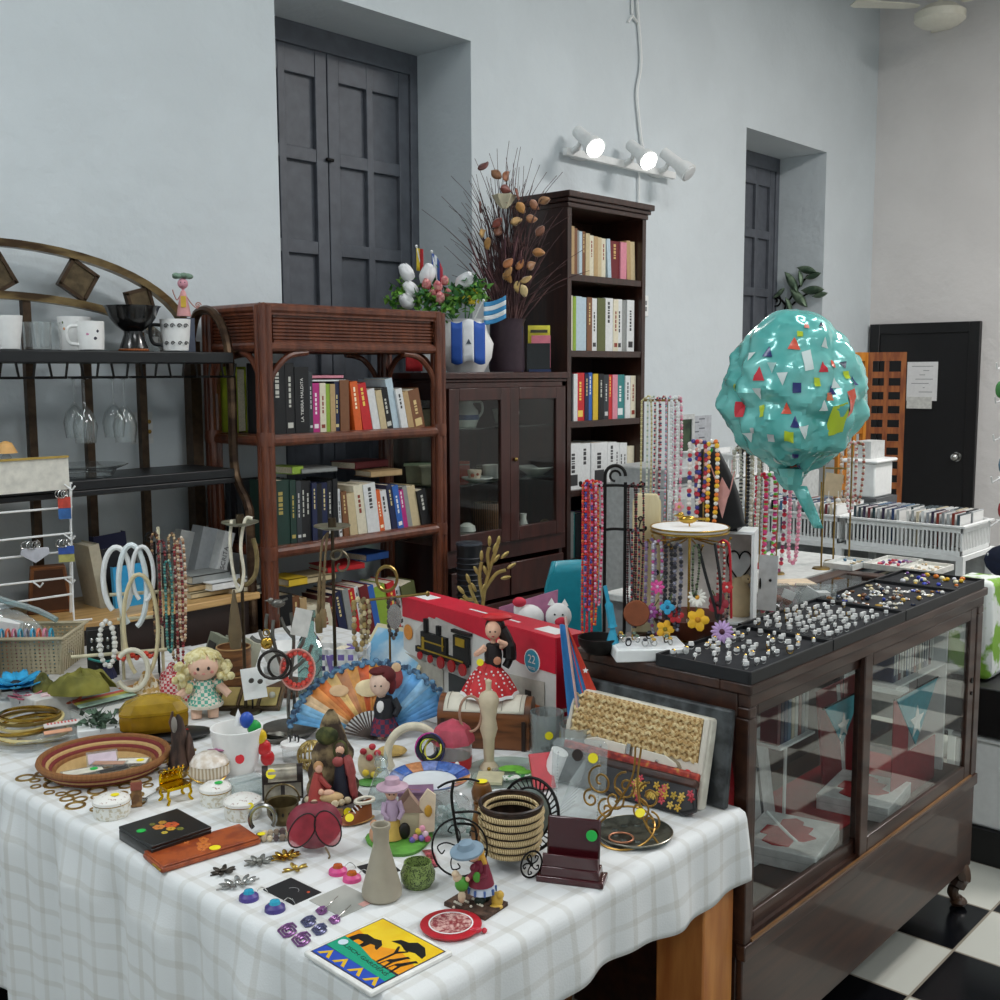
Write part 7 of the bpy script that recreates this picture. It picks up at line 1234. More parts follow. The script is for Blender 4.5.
for i in range(30):
    x, z = W2*RR.uniform(.1, .5), RR.uniform(5, 24); hx = RR.choice(('#c9a23c', '#d8b85c', '#a82c34', '#c84a58', '#b89a3a')); m = MB(mt(hx, .6), a2)
    for k in range(5): m.sph((0, 0, 0), (2, 1.2, .8), 6, 4, T@tr(x+2.2*cos(k*1.26), -4.6, z+2.2*sin(k*1.26))@rotm(90, 0, 0)@rotm(0, 0, k*72))
    m.o('embroidered_flower', t)
# pewter plate with wire ornament
a = at(634, 836); t = th('pewter_plate', 'dark pewter plate with embossed rim near the table corner', 'plate', a); MB(tex('pewter', '#3f4440', '#6a706a', 'noise', 50, r=.35, m=.7), a).lathe([(0, 0), (30, 0), (38, 3), (39, 5), (30, 3), (0, 2)], n=40).o('plate_body', t); m = MB(mt('#4a504c', .4, .6), a)
for k in range(9): m.sph((20*cos(k*.7), 20*sin(k*.7), 2.6), (4, 3, 1.4), 8, 4)
m.o('embossed_leaf', t); m = MB(mt('#8f8c80', .3, .8), a); m.ring((0, 0, 5.2), 38.4, .7, n=40).o('rim_line', t)
b = A(a.p+Vector((0, 0, .0055)), -20); t = th('wire_ornament', 'gold wire scroll chair ornament standing on the pewter plate', 'ornament', b); m = MB(mt('#b08a4a', .35, .9), a)
for x, z, R, tn, sg in ((-34, 46, 15, 1.5, 1), (-20, 30, 12, 1.4, -1), (-8, 44, 14, 1.5, 1), (6, 24, 11, 1.4, -1), (16, 38, 13, 1.5, 1), (-28, 20, 10, 1.3, 1), (18, 14, 10, 1.3, -1), (-44, 28, 9, 1.3, 1)): m.tube(spiral((x, -2+.1*x, z), R, tn, 90, 26, 'xz', sg), 1.1, 6)
m.tube(spl([(-40, -6, 0.9), (-20, -10, 22), (0, -8, 55), (2, -4, 84)]), 1.1, 6).tube(spl([(8, -4, 84), (6, -8, 50), (14, -12, 20), (30, -14, 0.9)]), 1.1, 6).ring((-6, -8, 12), 30, 1.1, rotm(20), n=28).o('wire_scroll', t); sticker(t, YEL, (12*a.s, -14*a.s, 26*a.zs), .010, tr(12*a.s, -16*a.s, 27*a.zs)@rotm(40))
MB(mt('#c98a6a', .4, .6), a).ring((-6, -20, 2), 12, 1, n=20).o('copper_ring', t)
# maroon letter rack
a = at(572, 880, TZ, -12); t = th('letter_holder', 'polished maroon wooden letter holder with a green sticker', 'holder', a); MR = mt('#3f0f16', .2, n=.06, coat=.6)
MB(MR, a).box((0, 0, 3), (68, 27, 6)).o('base', t, bev=.002); MB(MR, a).box((0, -1, 10), (60, 20, 9), tp=.96).o('tray', t, bev=.0015); MB(MR, a).box((0, 8, 33), (54, 4, 44), rx=-9).o('back_panel', t, bev=.003); MB(MR, a).box((0, -8, 19), (56, 3, 14), rx=4).o('front_lip', t, bev=.001); sticker(t, GRN, None, .0105, tr(19*a.s, 4.2*a.s, 42*a.zs)@rotm(81))
# embossed glass tray standing up
a = at(577, 828, TZ, -8); t = th('glass_tray', 'rectangular embossed clear glass tray propped upright behind the letter holder', 'tray', a); T = rotm(-16); MB(glass('#f4f6f6', 1.3, .08, .13), a).prism([(-27, 3), (-24, 0), (24, 0), (27, 3), (28, 76), (24, 81), (-24, 81), (-28, 76)], -1.2, 1.2, T@XZ).o('tray_body', t, bev=.002)
m = MB(glass('#ffffff', 1.4, .1, .3), a)
for k in range(12): m.cyl((-22+k*1.2, -1.8, 8+k*3), (-4+k*1.2, -1.8, 20+k*4.2), .6, n=5)
for k in range(22): m.sph((20, -1.6, 10+k*2.7), 1, 5, 4).sph((-22, -1.6, 10+k*2.7), 1, 5, 4)
m.tf(Matrix()); o = m.o('embossing', t); o.data.transform(T)
sticker(t, YEL, None, .0105, T@tr(14*a.s, -6*a.s, 64*a.zs)@rotm(90)); MB(mt('#2a1c18', .3, n=0), a).lathe([(0, 0), (5.5, 0), (5.5, .5), (0, .5)], T=T@tr(-2, -1.6, 66)@rotm(90), n=16).o('oval_label', t)
# tricycle basket
a = at(498, 868, TZ, 18); t = th('tricycle_basket', 'black wire tricycle plant holder carrying a woven basket', 'ornament', a); b = A(a.p)
WK = tex('cream_braid', '#a58a5c', '#dcc79a', 'wave', 90, r=.7, bump=.5); DKB = tex('dark_braid', '#1c120e', '#3a261c', 'noise', 60, r=.4)
bx_, bz = 14, 14
MB(DKB, a).lathe([(0, bz), (24, bz), (29, bz+12), (30, bz+30), (31, bz+46), (29.5, bz+46), (28, bz+28), (26, bz+12), (0, bz+3)], (bx_, 0, 0), n=32).o('basket_lining', t)
for k, (r, z) in enumerate(((26.5, 4), (28.6, 11), (29.8, 18), (30.4, 25), (31, 32), (31.5, 39))): MB(WK, a).ring((bx_, 0, bz+z), r, 2.5, n=36, m=7).o('braid', t)
MB(DKB, a).ring((bx_, 0, bz+46), 31, 1.8, n=36).o('basket_rim', t); m = MB(WK, a)
for z in (36, 42): m.ring((bx_, 0, bz+z), 26.5, 1.8, n=36)
m.o('inner_braid', t)
def wheel(x, y, z, R, rot): 
    T = tr(x, y, z)@rotm(0, 0, rot); m = MB(IRON, a).ring((0, 0, 0), R, 1., T, n=32, ax='y')
    for k in range(5): an = 2*pi*k/5+.3; m.tube(spl([(0, 0, 0), (R*.5*cos(an), 0, R*.5*sin(an)), (R*.8*cos(an+.3), 0, R*.8*sin(an+.3)), (R*.7*cos(an+.65), 0, R*.7*sin(an+.65)), (R*.55*cos(an+.5), 0, R*.55*sin(an+.5))], 4), .7, 5, T=T)
    m.sph((0, 0, 0), 2, 8, 5, T); m.o('wheel', t)
wheel(-42, -8, 28, 27, -20); wheel(24, -32, 13, 12, 12); wheel(24, 31, 13, 12, 12)
m = MB(IRON, a).tube(spl([(-42, -8, 28), (-46, -7, 50), (-49, -6, 74), (-47, -6, 88)]), 1.5, 7).tube(spl([(-62, -2, 83), (-52, -5, 88), (-34, -8, 90), (-22, -10, 87)]), 1.1, 6).tube(spl([(-46, -6, 60), (-20, -4, 55), (-14, -2, 30), (-12, 0, 16)]), 1.2, 6).tube(spl([(-44, -7, 50), (-26, -5, 44), (-18, -3, 22), (24, 0, 13)]), 1.2, 6).cyl((24, -32, 13), (24, 31, 13), 1.2, n=6); m.o('wire_frame', t)
# shakers
for i, (x, y, lb) in enumerate(((482, 838, 'wooden shaker with a yellow sticker, left one behind the woven tricycle basket'), (499, 850, 'wooden shaker with a yellow sticker, right one behind the woven tricycle basket'))):
    a = at(x, y); t = th('shaker', lb, 'shaker', a); SWD = tex('shaker_wood', '#6a431c', '#94642e', 'noise', 15, r=.3, coat=.3); MB(SWD, a).lathe([(0, 0), (11, 0), (12, 6), (9, 22), (7.5, 30), (8.5, 34), (0, 34)], n=24).o('shaker_body', t); MB(SWD, a).lathe([(6, 34), (9.5, 38), (10.5, 45), (8, 52), (3, 54), (0, 54)], n=24).o('shaker_top', t); sticker(t, YEL, (0, 0, 54.1*a.zs), .012)
# round black dish behind the basket
a = at(524, 852); t = th('lattice_plate', 'dark openwork round plate standing behind the woven basket', 'plate', a); T = rotm(72, 0, -30); m = MB(IRON, a).ring((0, 34, 0), 33, 1.6, T, n=40).ring((0, 34, 0), 24, 1.2, T, n=36)
for k in range(36): an = 2*pi*k/36; m.tube([T@Vector((24*cos(an), 34+24*sin(an), 0)), T@Vector((33*cos(an+.12), 34+33*sin(an+.12), 0))], .8, 4)
m.o('lattice_rim', t); MB(mt('#8f9c98', .3, .4), a).lathe([(0, -.5), (24, -.5), (24, .5), (0, .5)], T=T@tr(0, 34, 0), n=36).o('plate_centre', t)
# painted plate on a stand
a = at(430, 806); t = th('painted_plate', 'white plate with a blue and orange painted rim raised on a clear stand', 'plate', a); z0 = 22
MB(GL, a).lathe([(0, 0), (14, 0), (12, 3), (4, 8), (4, z0-3), (10, z0), (0, z0)], n=20).o('glass_stand', t); MB(mt('#dfe3e6', .2, n=.02), a).lathe([(0, z0), (25, z0), (41, z0+6), (41, z0+7), (25, z0+2), (0, z0+1.5)], n=44).o('plate_body', t)
for k in range(14):
    hx = ('#3a5aa8', '#5a7ac0', '#4a6ab0', '#7a8ac0', '#c8885a', '#3f66b0', '#8a9ac8', '#4a6ab0', '#5a80b8', '#d88a4a', '#7a7ab0', '#6a8ac0', '#b87a5a', '#d8985a')[k]
    MB(mt(hx, .25, n=.25, sc=90), a).grid(lambda u, v, k=k: ((27+13.4*v)*cos(2*pi*(k+u)/14), (27+13.4*v)*sin(2*pi*(k+u)/14), z0+2.9+4.7*v), 4, 3).o('painted_rim', t, sol=.0004)
a = at(448, 834); t = th('glass_bowl_bag', 'clear bag of teal glass chips behind the wire wheel', 'bag', a); m = MB(PLAS, a).grid(lambda u, v: (24*cos(2*pi*u)*(sin(pi*(.08+.86*v))), 18*sin(2*pi*u)*sin(pi*(.08+.86*v)), 20-20*cos(pi*v)+4*noise.noise(Vector((cos(u*6.28)*2, sin(u*6.28)*2, v*4)))*v), 26, 14); m.o('bag', t, ang=12); m = MB(glass('#a8d8d4', 1.4, .05, .45), a); RR = random.Random(2)
for i in range(50): m.box((RR.gauss(0, 9), RR.gauss(0, 7), 4+RR.random()*22), (6, 5, 4), rx=RR.uniform(0, 90), rz=RR.uniform(0, 90))
m.o('glass_chips', t)
# fairy house figurine
a = at(400, 842, TZ, 5); t = th('garden_figurine', 'girl figurine in a lilac hat beside a flower cottage on a green base', 'figurine', a); MB(mt('#5c9a3a', .6, n=.2), a).lathe([(0, 0), (32, 0), (33, 3), (28, 5), (0, 5)], n=24, fx=lambda t_, z: 1+.1*sin(3*t_)).o('base', t)
MB(mt('#cbbfa0', .6), a).box((10, 4, 18), (20, 16, 26)).o('cottage_wall', t); MB(mt('#a88a78', .6), a).prism([(-4, 30), (10, 46), (24, 28)], -14, 6, XZ).o('cottage_roof', t); MB(mt('#17120f'), a).sph((4, -7, 13), (6, 3, 8), 10, 6).o('doorway', t)
MB(mt('#e8d3b8', .6), a).prism([(18, 8), (34, 10), (36, 44), (28, 50), (20, 40)], 2, 6, XZ).o('leaf_wall', t); MB(mt('#c9952c', .5), a).sph((28, -7, 30), (4, 1.5, 6), 8, 5).o('yellow_motif', t)
MB(mt('#d8b25a', .6), a).lathe([(11, 6), (9, 14), (7, 26), (0, 27)], (-8, -2, 0), n=14).o('skirt', t); MB(mt('#b8a0b8', .6), a).lathe([(8, 24), (8, 34), (5, 42), (0, 43)], (-8, -2, 0), n=14).tube([(-1, -4, 40), (2, -9, 32), (-2, -12, 26)], [3, 2.6, 2], 7).tube([(-15, -4, 40), (-17, -8, 32), (-12, -11, 27)], [3, 2.6, 2], 7).o('blouse', t); MB(SKIN, a).sph((-8, -3, 48), (6, 6, 6.5), 12, 8).o('head', t); MB(mt('#b8885a', .6), a).sph((-8, -.5, 49), (6.6, 6, 7), 12, 8).o('hair', t); MB(mt('#c0a0b0', .6), a).lathe([(16, 53), (16, 54.5), (8, 57), (7, 62), (0, 64)], (-7, -2, 0), n=20).o('hat', t); m = MB(mt('#1c1814'), a).sph((-10.5, -8.4, 48.5), .8, 6, 4).sph((-6, -8.6, 48.5), .8, 6, 4).o('eye', t)
MB(mt('#c99a78', .6), a).sph((-26, -6, 12), (5, 5, 8), 10, 6).sph((-26, -7, 22), 4, 8, 6).o('small_child', t)
for x, z, hx in ((14, 9, '#d88aa8'), (20, 8, '#8a7ac8'), (24, 11, '#e8c8d8'), (17, 14, '#d8c04a'), (26, 7, '#c84a6a'), (11, 7, '#7a6ac0'), (21, 16, '#e8a0b8')): MB(mt(hx, .5), a).sph((x, -17+z*.3, z), (3.4, 3, 3), 8, 5).o('flower', t)
# glass cat and mauve box
a = at(382, 805); t = th('glass_cat', 'clear glass cat figurine behind the garden figurine', 'figurine', a); MB(glass('#eef6f6', 1.6, .03, .12), a).lathe([(0, 0), (14, 0), (15, 8), (9, 24), (6, 34), (0, 35)], n=18).sph((0, -1, 40), (7, 6, 7), 12, 8).lathe([(3, 0), (0, 8)], (-4, 0, 44), n=8).lathe([(3, 0), (0, 8)], (4, 0, 44), n=8).o('cat_body', t)
a = at(416, 822); t = th('mauve_box', 'small mauve cardboard box behind the garden figurine', 'box', a); MB(mt('#9a7a94', .6), a).box((0, 4, 14), (34, 20, 28)).o('body', t, bev=.001); MB(mt('#7c5c78', .6), a).box((0, 4, 29), (36, 22, 3)).o('lid', t)
# nativity
a = at(333, 806); t = th('nativity', 'nativity figurine group with rock backdrop on a dark wooden base', 'figurine', a); RK = tex('rock', '#3f3024', '#9a8662', 'noise', 30, r=.8, bump=.5)
MB(mt('#2a1814', .4), a).lathe([(0, 0), (31, 0), (31, 6), (28, 9), (0, 9)], n=28, fx=lambda t_, z: 1).o('base', t); MB(mt('#8a6238', .5), a).box((-8, -27, 5), (36, 2, 6), rz=-12).o('base_plaque', t)
MB(RK, a).grid(lambda u, v: ((22*(1-v)**.6+3)*cos(2*pi*u)*(1+.35*noise.noise(Vector((cos(6.28*u)*2, sin(6.28*u)*2, v*5)))), 10+(9*(1-v)**.7+3)*sin(2*pi*u), 9+80*v), 20, 16).o('rock_wall', t, ang=20); MB(tex('moss', '#2c3318', '#5a5c30', 'noise', 40, r=.9), a).sph((-4, 6, 66), (12, 8, 9), 10, 7).sph((8, 4, 52), (8, 6, 10), 10, 7).o('palm_moss', t)
MB(mt('#1c2030', .5, n=.2), a).lathe([(11, 9), (8, 24), (6, 42), (4, 50), (0, 51)], (9, -6, 0), n=14).o('joseph_robe', t); MB(mt('#a04a48', .5, n=.2), a).tube(spl([(14, -8, 50), (18, -11, 36), (20, -12, 20), (22, -10, 10)]), [4, 4, 4.5, 5, 5, 5, 5, 5, 5, 5, 4, 4, 4, 4, 4, 4, 4, 4, 4, 4, 4, 3, 3, 3, 3], 8).sph((6, -11, 46), (6, 4, 5), 8, 6).o('red_cloak', t); MB(SKIN, a).sph((8, -8, 56), (4.4, 4.4, 5), 10, 7).o('joseph_head', t); MB(mt('#4a3222'), a).sph((8, -6.4, 58), (5, 4.6, 4.6), 10, 7).sph((7, -11, 52.6), (3, 1.6, 3), 8, 5).o('joseph_hair', t)
MB(mt('#a8403a', .5, n=.15), a).lathe([(12, 9), (10, 16), (6, 30), (4, 36), (0, 37)], (-14, -10, 0), n=14).tube([(-12, -14, 33), (-6, -18, 27), (-2, -19, 24)], [3, 2.6, 2], 7).o('mary_dress', t); MB(SKIN, a).sph((-13, -12, 41), (4, 4, 4.6), 10, 7).o('mary_head', t); MB(mt('#b88a5a', .6), a).sph((-13.4, -10.6, 42.4), (5, 4.4, 5), 10, 7).o('mary_veil', t)
MB(mt('#c9a878', .6, n=.2), a).sph((-1, -21, 16), (12, 6, 5), 12, 6).o('manger', t); MB(SKIN, a).sph((-4, -22, 21), (6, 3, 3), 10, 6).sph((-11, -22, 22), 3, 8, 6).o('baby', t); m = MB(mt('#cfc0a0', .7), a)
for x, y in ((8, -24), (14, -20), (-18, -22), (-24, -12), (2, -27)): m.sph((x, y, 12), (4, 3, 3.4), 8, 5)
m.o('lamb', t); sticker(t, YEL, None, .009, tr(14*a.s, -31*a.s, 5*a.zs)@rotm(80, 0, 15))
# organza heart
a = at(315, 850); t = th('organza_heart', 'sheer red organza heart pouch with wired petals', 'pouch', a); OG = glass('#c8606a', .3, .4, 0); 
def sheer(h, al): return mt(h, .6, n=.2, al=al)
MB(sheer('#8c2f40', .82), a).grid(lambda u, v: (27*cos(2*pi*u)*sin(pi*(.05+.9*v))*(1+.08*sin(6*pi*u)), 16*sin(2*pi*u)*sin(pi*(.05+.9*v)), 24-21*cos(pi*v)), 32, 16).o('pouch', t)
for cx_, an, rx_, rz_ in ((-12, 40, 11, 17), (13, -25, 12, 17)): MB(mt('#18100f'), a).ring((0, 0, 0), rx_, .7, tr(cx_, -17, 26)@rotm(-8, an, 0), n=24, ax='y', sy=rz_/rx_).o('wire_petal', t); MB(sheer('#a82c3c', .75), a).grid(lambda u, v: (rx_*v*cos(2*pi*u), -1.5*(1-v), rz_*v*sin(2*pi*u)), 24, 3, tr(cx_, -17, 26)@rotm(-8, an, 0)).o('organza_petal', t)
MB(mt('#7a6a50', .7), a).tube(spl([(10, -15, 8), (14, -20, 2), (13, -24, 1)]), 1, 5).o('string', t)
# leather baby shoe
a = at(358, 822, TZ, 30); t = th('baby_shoe', 'small tan leather keepsake shoe with white laces', 'shoe', a); TAN = mt('#9a5426', .5, n=.12); MB(mt('#b98a4a', .6), a).sph((0, 0, 2), (19, 9, 2.2), 20, 6).o('sole', t)
MB(TAN, a).grid(lambda u, v: ((-2+18*cos(2*pi*u))*(1-.35*v)+5*v, 8.5*sin(2*pi*u)*(1-.35*v), 2+17*v*(.55+.45*(cos(2*pi*u) > -2)*(.5+.5*cos(2*pi*u)))), 24, 8).sph((-9, 0, 5), (9, 7.5, 5), 12, 7).o('upper', t); m = MB(WHT, a)
for k in range(4): m.cyl((-9+k*3.4, -5, 9.5+k*2), (-7+k*3.4, 5, 10+k*2), .8, n=5)
m.o('laces', t); MB(mt('#d8d2c0', .5), a).ring((8, 0, 19), 10, 1.8, n=20, sy=.7).o('cuff', t); sticker(t, YEL, None, .009, tr(-13*a.s, -6*a.s, 9*a.zs)@rotm(35, -30))
# treasure chest, bronze pot and small metal things
a = at(283, 796); t = th('treasure_chest', 'small dark treasure chest with silver panels and a yellow sticker', 'box', a); DKC = mt('#241814', .4); MB(DKC, a).box((0, 0, 10), (40, 20, 20)).o('body', t, bev=.001); MB(mt('#9a9486', .35, .6, n=.3), a).box((-10, -10.3, 9), (16, .8, 13)).box((10, -10.3, 9), (16, .8, 13)).o('metal_panel', t); MB(DKC, a).lathe([(0, -20), (10, -20), (10, 20), (0, 20)], T=tr(0, 0, 20)@rotm(0, 90), n=20).o('lid', t); MB(mt('#b8b0a0', .3, .7, n=.3), a).lathe([(10.4, -14), (10.4, 14), (10.2, 14), (10.2, -14), (10.4, -14)], T=tr(0, 0, 20)@rotm(0, 90), n=20).o('lid_panel', t); sticker(t, YEL, None, .011, tr(-11*a.s, -8.6*a.s, 25*a.zs)@rotm(60))
a = at(283, 823); t = th('bronze_pot', 'small bronze cut-out pot with a hoop handle', 'pot', a); BZ = mt('#6a5c3e', .35, .8, n=.25); MB(BZ, a).lathe([(0, 0), (9, 0), (15, 9), (16, 19), (17, 21), (15, 20), (13, 9), (0, 2)], n=24).o('pot_body', t); MB(BZ, a).tube(arc((0, 0, 20), 17, 0, 180, 20), .9, 6).o('hoop_handle', t); m = MB(mt('#15110c'), a)
for k in range(5): m.sph((14.6*cos(-2.4+k*.42), 14.6*sin(-2.4+k*.42), 13), (1.7, 1.7, 2.2), 6, 4)
m.o('cut_out', t)
a = at(263, 832); t = th('bracelet', 'wide silver cuff bracelet standing in front of the bronze pot', 'bracelet', a); MB(mt('#8f918e', .25, .9, n=.15), a).tube(arc((0, 0, 13), 12.5, -40, 220, 20), 2.2, 7).o('cuff', t); 
a = at(278, 838); t = th('bead_bracelet', 'amber and silver link bracelet next to the red heart pouch', 'bracelet', a); strand(a, [(20*cos(k*.35), 8*sin(k*.35), 3) for k in range(19)], ['#8a7a6a', '#b8a890', '#d8c8a8', '#5a4a4a'], 3.2).o('beads', t); sticker(t, YEL, (-16*a.s, -3*a.s, 6.5*a.zs), .008)
a = at(246, 796, TZ, 25); t = th('glass_trinket_box', 'small clear rectangular glass box behind the white china boxes', 'box', a); MB(glass('#e8eeee', 1.4, .05, .2), a).box((0, 0, 8), (30, 15, 16)).o('body', t, bev=.002); MB(glass('#e8eeee', 1.4, .05, .3), a).box((0, 0, 17), (31, 16, 2)).o('lid', t)
a = at(294, 760); t = th('penguin_jar', 'small clear jar with black and white figures on its white lid', 'jar', a); MB(GL, a).lathe([(0, 0), (11, 0), (12, 14), (0, 14)], n=24).o('jar_body', t); MB(WHT, a).lathe([(0, 14), (13, 14), (13, 17), (0, 18)], n=24).o('lid', t)
for x, y in ((-4, 0), (1, 2), (4, -2)): MB(mt('#15181c'), a).sph((x, y, 21), (2, 2, 4), 8, 6).o('penguin', t); MB(WHT, a).sph((x-.6, y-1.2, 20.6), (1.2, 1.2, 2.8), 6, 5).o('white_belly', t)
t = th('metal_trinket', 'small dull silver trinket bowl behind the penguin jar', 'bowl', at(276, 742)); b = at(276, 742); MB(mt('#77746c', .35, .8), b).lathe([(0, 0), (8, 0), (13, 6), (12, 6.5), (7, 1.5), (0, 1.5)]).o('bowl', t)
a = at(312, 770); t = th('brass_basket', 'gold filigree trinket basket left of the nativity rocks', 'ornament', a); m = MB(mt('#a8925a', .35, .8), a)
for k in range(9): m.ring((0, 0, 14), 14, .9, rotm(0, 0, k*20)@rotm(0, 0, 0), ax='y', n=16)
m.ring((0, 0, 14), 14, 1.1).ring((0, 0, 22), 11, 1.).ring((0, 0, 5), 10, 1.).o('filigree', t)
# unicorn mug
a = at(238, 770); t = th('unicorn_mug', 'white unicorn head mug with a rainbow mane and red cheek dot', 'mug', a); MB(WHT, a).lathe([(0, 0), (17, 0), (20, 8), (24, 26), (26, 42), (24, 42), (21, 24), (17, 5), (0, 4)], n=32).sph((-18, -4, 14), (13, 13, 12), 14, 9).o('mug_body', t); MB(REDS, a).lathe([(0, 0), (4.4, 0), (4.4, 1), (0, 1)], T=tr(2, -22.6, 18)@rotm(80), n=14).o('cheek_dot', t); MB(BLK, a).sph((-20, -9, 25), (2, 1.6, 4), 8, 5).o('eye', t); MB(WHT, a).lathe([(4, 0), (3, 8), (0, 16)], (2, -2, 44), n=10).o('ear', t)
for i, (x, z, hx) in enumerate(((10, 50, '#2a52b0'), (17, 42, '#1f9a44'), (22, 33, '#e8c21c'), (26, 22, '#d8262c'), (29, 12, '#c81c24'))): MB(mt(hx, .3), a).sph((x, -8, z), (7, 5, 8), 10, 7, None).o('mane_lock', t)
# doll
a = at(205, 716); t = th('rag_doll', 'blonde rag doll in a green and white checked dress', 'doll', a)
m = MB(mt('#e9c0a8', .7, n=.05), a).sph((0, -3, 50), (15, 13, 14), 18, 12).cyl((0, 0, 30), (0, -1, 42), 5, n=10); m.tube([(-7, 0, 16), (-8, -6, 6), (-8, -8, 0)], [6, 5.6, 5], 10).tube([(7, 0, 16), (8, -6, 6), (8, -8, 0)], [6, 5.6, 5], 10).tube([(-10, 0, 34), (-19, -4, 26), (-25, -5, 22)], [4.5, 4.2, 4], 8).tube([(10, 0, 34), (19, -4, 26), (24, -6, 21)], [4.5, 4.2, 4], 8).o('doll_body', t)
DRS = tex('check_dress', '#5fae98', '#e6ded0', 'check', 110, r=.8); MB(DRS, a).lathe([(18, 12), (17, 14), (11, 26), (8, 36), (4, 38), (0, 38)], n=24, fx=lambda t_, z: 1+(.06*cos(9*t_) if z < 20 else 0)).sph((-13, -1, 32), (6, 5, 5), 10, 7).sph((13, -1, 32), (6, 5, 5), 10, 7).o('dress', t); MB(mt('#d8d0c0', .8), a).lathe([(18.6, 11), (18.4, 14), (17, 14), (18, 11), (18.6, 11)], n=24).o('hem_lace', t)
m = MB(tex('yarn_hair', '#d8c98c', '#efe6b8', 'noise', 90, r=.9, bump=.6), a); RR = random.Random(6); m.sph((0, 2, 53), (17, 14, 14), 16, 10)
for k in range(40): an = RR.uniform(-.2, pi+.2); m.tube(spl([(0, -4, 66), (13*cos(an), -2-10*sin(an)*.9, 62), (17*cos(an), -3-11*sin(an)*.8, 56+RR.uniform(-2, 3))], 4), 1.6, 5)
for s_ in (-1, 1):
    for k in range(26): m.sph((s_*(18+RR.gauss(0, 4)), -1+RR.gauss(0, 4), 42+RR.gauss(0, 6)), 4, 7, 5)
m.o('yarn_hair', t); MB(mt('#2a1c18'), a).sph((-5, -15.2, 50), (1.5, 1, 1.8), 8, 5).sph((5, -15.2, 50), (1.5, 1, 1.8), 8, 5).o('eye', t); MB(mt('#d88a80'), a).sph((0, -15.6, 45), (1.8, .8, .8), 8, 4).sph((-8, -13.6, 46), (2, .8, 1.6), 7, 4).sph((8, -13.6, 46), (2, .8, 1.6), 7, 4).o('cheek', t)
heap('gingham_pouch', 'red and white gingham pouch leaning beside the rag doll', 'pouch', at(176, 702), 20, 12, 36, tex('gingham', '#c8404c', '#ecd8d4', 'check', 130, r=.8), 5., 'pouch_body'); heap('cream_pouch', 'small cream and gold beaded pouch behind the amber box', 'pouch', at(148, 706, TZ), 18, 12, 30, tex('bead_pouch', '#b8924a', '#e4d8c0', 'cell', 120, r=.4, lo=.3, hi=.6), 8., 'pouch_body')
# trays of cards, jewellery tree, bottle
a = at(252, 706, TZ, -14); t = th('card_tray', 'dark brown divided tray holding three gold earring cards', 'tray', a); T = rotm(26); MB(mt('#4a3a26', .5, n=.15), a).box((0, 0, 9), (62, 30, 5), T=T).o('tray_body', t, bev=.002)
for i, x in enumerate((-20, 0, 20)): MB(mt('#b8a264', .5, n=.1), a).box((x, 0, 12.2), (16, 25, 1.2), T=T).o('gold_card', t)
MB(mt('#e0ddd0', .2), a).sph((2, -2, 14), 3, 8, 6, T).sph((22, 0, 14), 3.4, 8, 6, T).o('pearl', t); MB(mt('#6a5236', .5), a).box((-31, 0, 11), (2, 30, 6), T=T).box((31, 0, 11), (2, 30, 6), T=T).box((-10, 0, 11), (2, 28, 5), T=T).box((10, 0, 11), (2, 28, 5), T=T).o('divider', t)
b = at(257, 694, TZ+.06, 20); t = th('earring_card', 'white card of dark earrings propped behind the card tray', 'card', b); t.location.z = TZ; MB(WHT, b).box((0, 8, 30), (24, 1.2, 30), rx=-20).o('card', t); MB(mt('#4a4640', .4), b).sph((-4, 4, 34), (3, 1.4, 2.6), 8, 5).sph((5, 3.5, 32), (3, 1.4, 2.6), 8, 5).o('earring', t); MB(IRON, b).cyl((0, 14, 0), (0, 12, 34), 1, n=5).box((0, 12, 1), (14, 10, 2)).o('easel', t)
a = at(290, 735, TZ); t = th('jewellery_tree', 'grey metal tree with bird and dish base for hanging jewellery', 'stand', a); GM = mt('#7c7a74', .35, .8, n=.15); MB(GM, a).lathe([(0, 0), (14, 0), (27, 5), (29, 8), (26, 6.5), (12, 2.5), (0, 2.5)], n=28).o('dish_base', t); m = MB(GM, a)
for P in (((0, 0, 2), (-1, 0, 30), (2, 0, 55), (6, 0, 90), (4, 0, 118)), ((1, 0, 50), (-8, -2, 72), (-14, -2, 96), (-13, 0, 112)), ((-10, -2, 80), (-22, -4, 92), (-27, -4, 104)), ((-12, -2, 92), (-20, 0, 104), (-19, 0, 118)), ((4, 0, 75), (14, -3, 88), (17, -3, 98)), ((3, 0, 62), (18, 2, 74), (24, 2, 86)), ((5, 0, 95), (-2, 0, 104), (-6, 0, 114)), ((-22, -4, 92), (-30, -4, 94), (-35, -4, 98)), ((0, 0, 2), (5, 3, 28), (4, 2, 52))): m.tube(spl(P, 5), 1.8, 7)
m.o('branches', t); MB(GM, a).sph((-8, -2, 128), (7, 4, 4), 10, 7).sph((-15, -2, 131), 3, 8, 6).lathe([(1.2, 0), (0, 4)], T=tr(-17.5, -2, 131)@rotm(0, -90), n=6).prism([(-2, -1.5), (8, -2.5), (8, 2.5), (-2, 1.5)], 0, 1.5, tr(-6, -2, 129)@rotm(0, -20)).cyl((-8, -2, 118), (-8, -2, 126), .8, n=5).o('bird', t)
for i, (R, r, lb) in enumerate(((13.5, 2.6, 'coral bead bracelet hanging on the grey jewellery tree'), (16, 1, 'thin coral bangle around the coral bead bracelet'), (17, .8, 'outer pale pink bangle on the grey jewellery tree'))):
    q = th('coral_bracelet', lb, 'bracelet', a); strand(a, [(9+R*cos(k*.2618), -9-i, 66+R*1.15*sin(k*.2618)) for k in range(25)], [('#d8443c', '#e85a4c'), ('#d86a5c',), ('#dfa59a',)][i], r, step=r*1.9 if i == 0 else .9).o('beads', q)
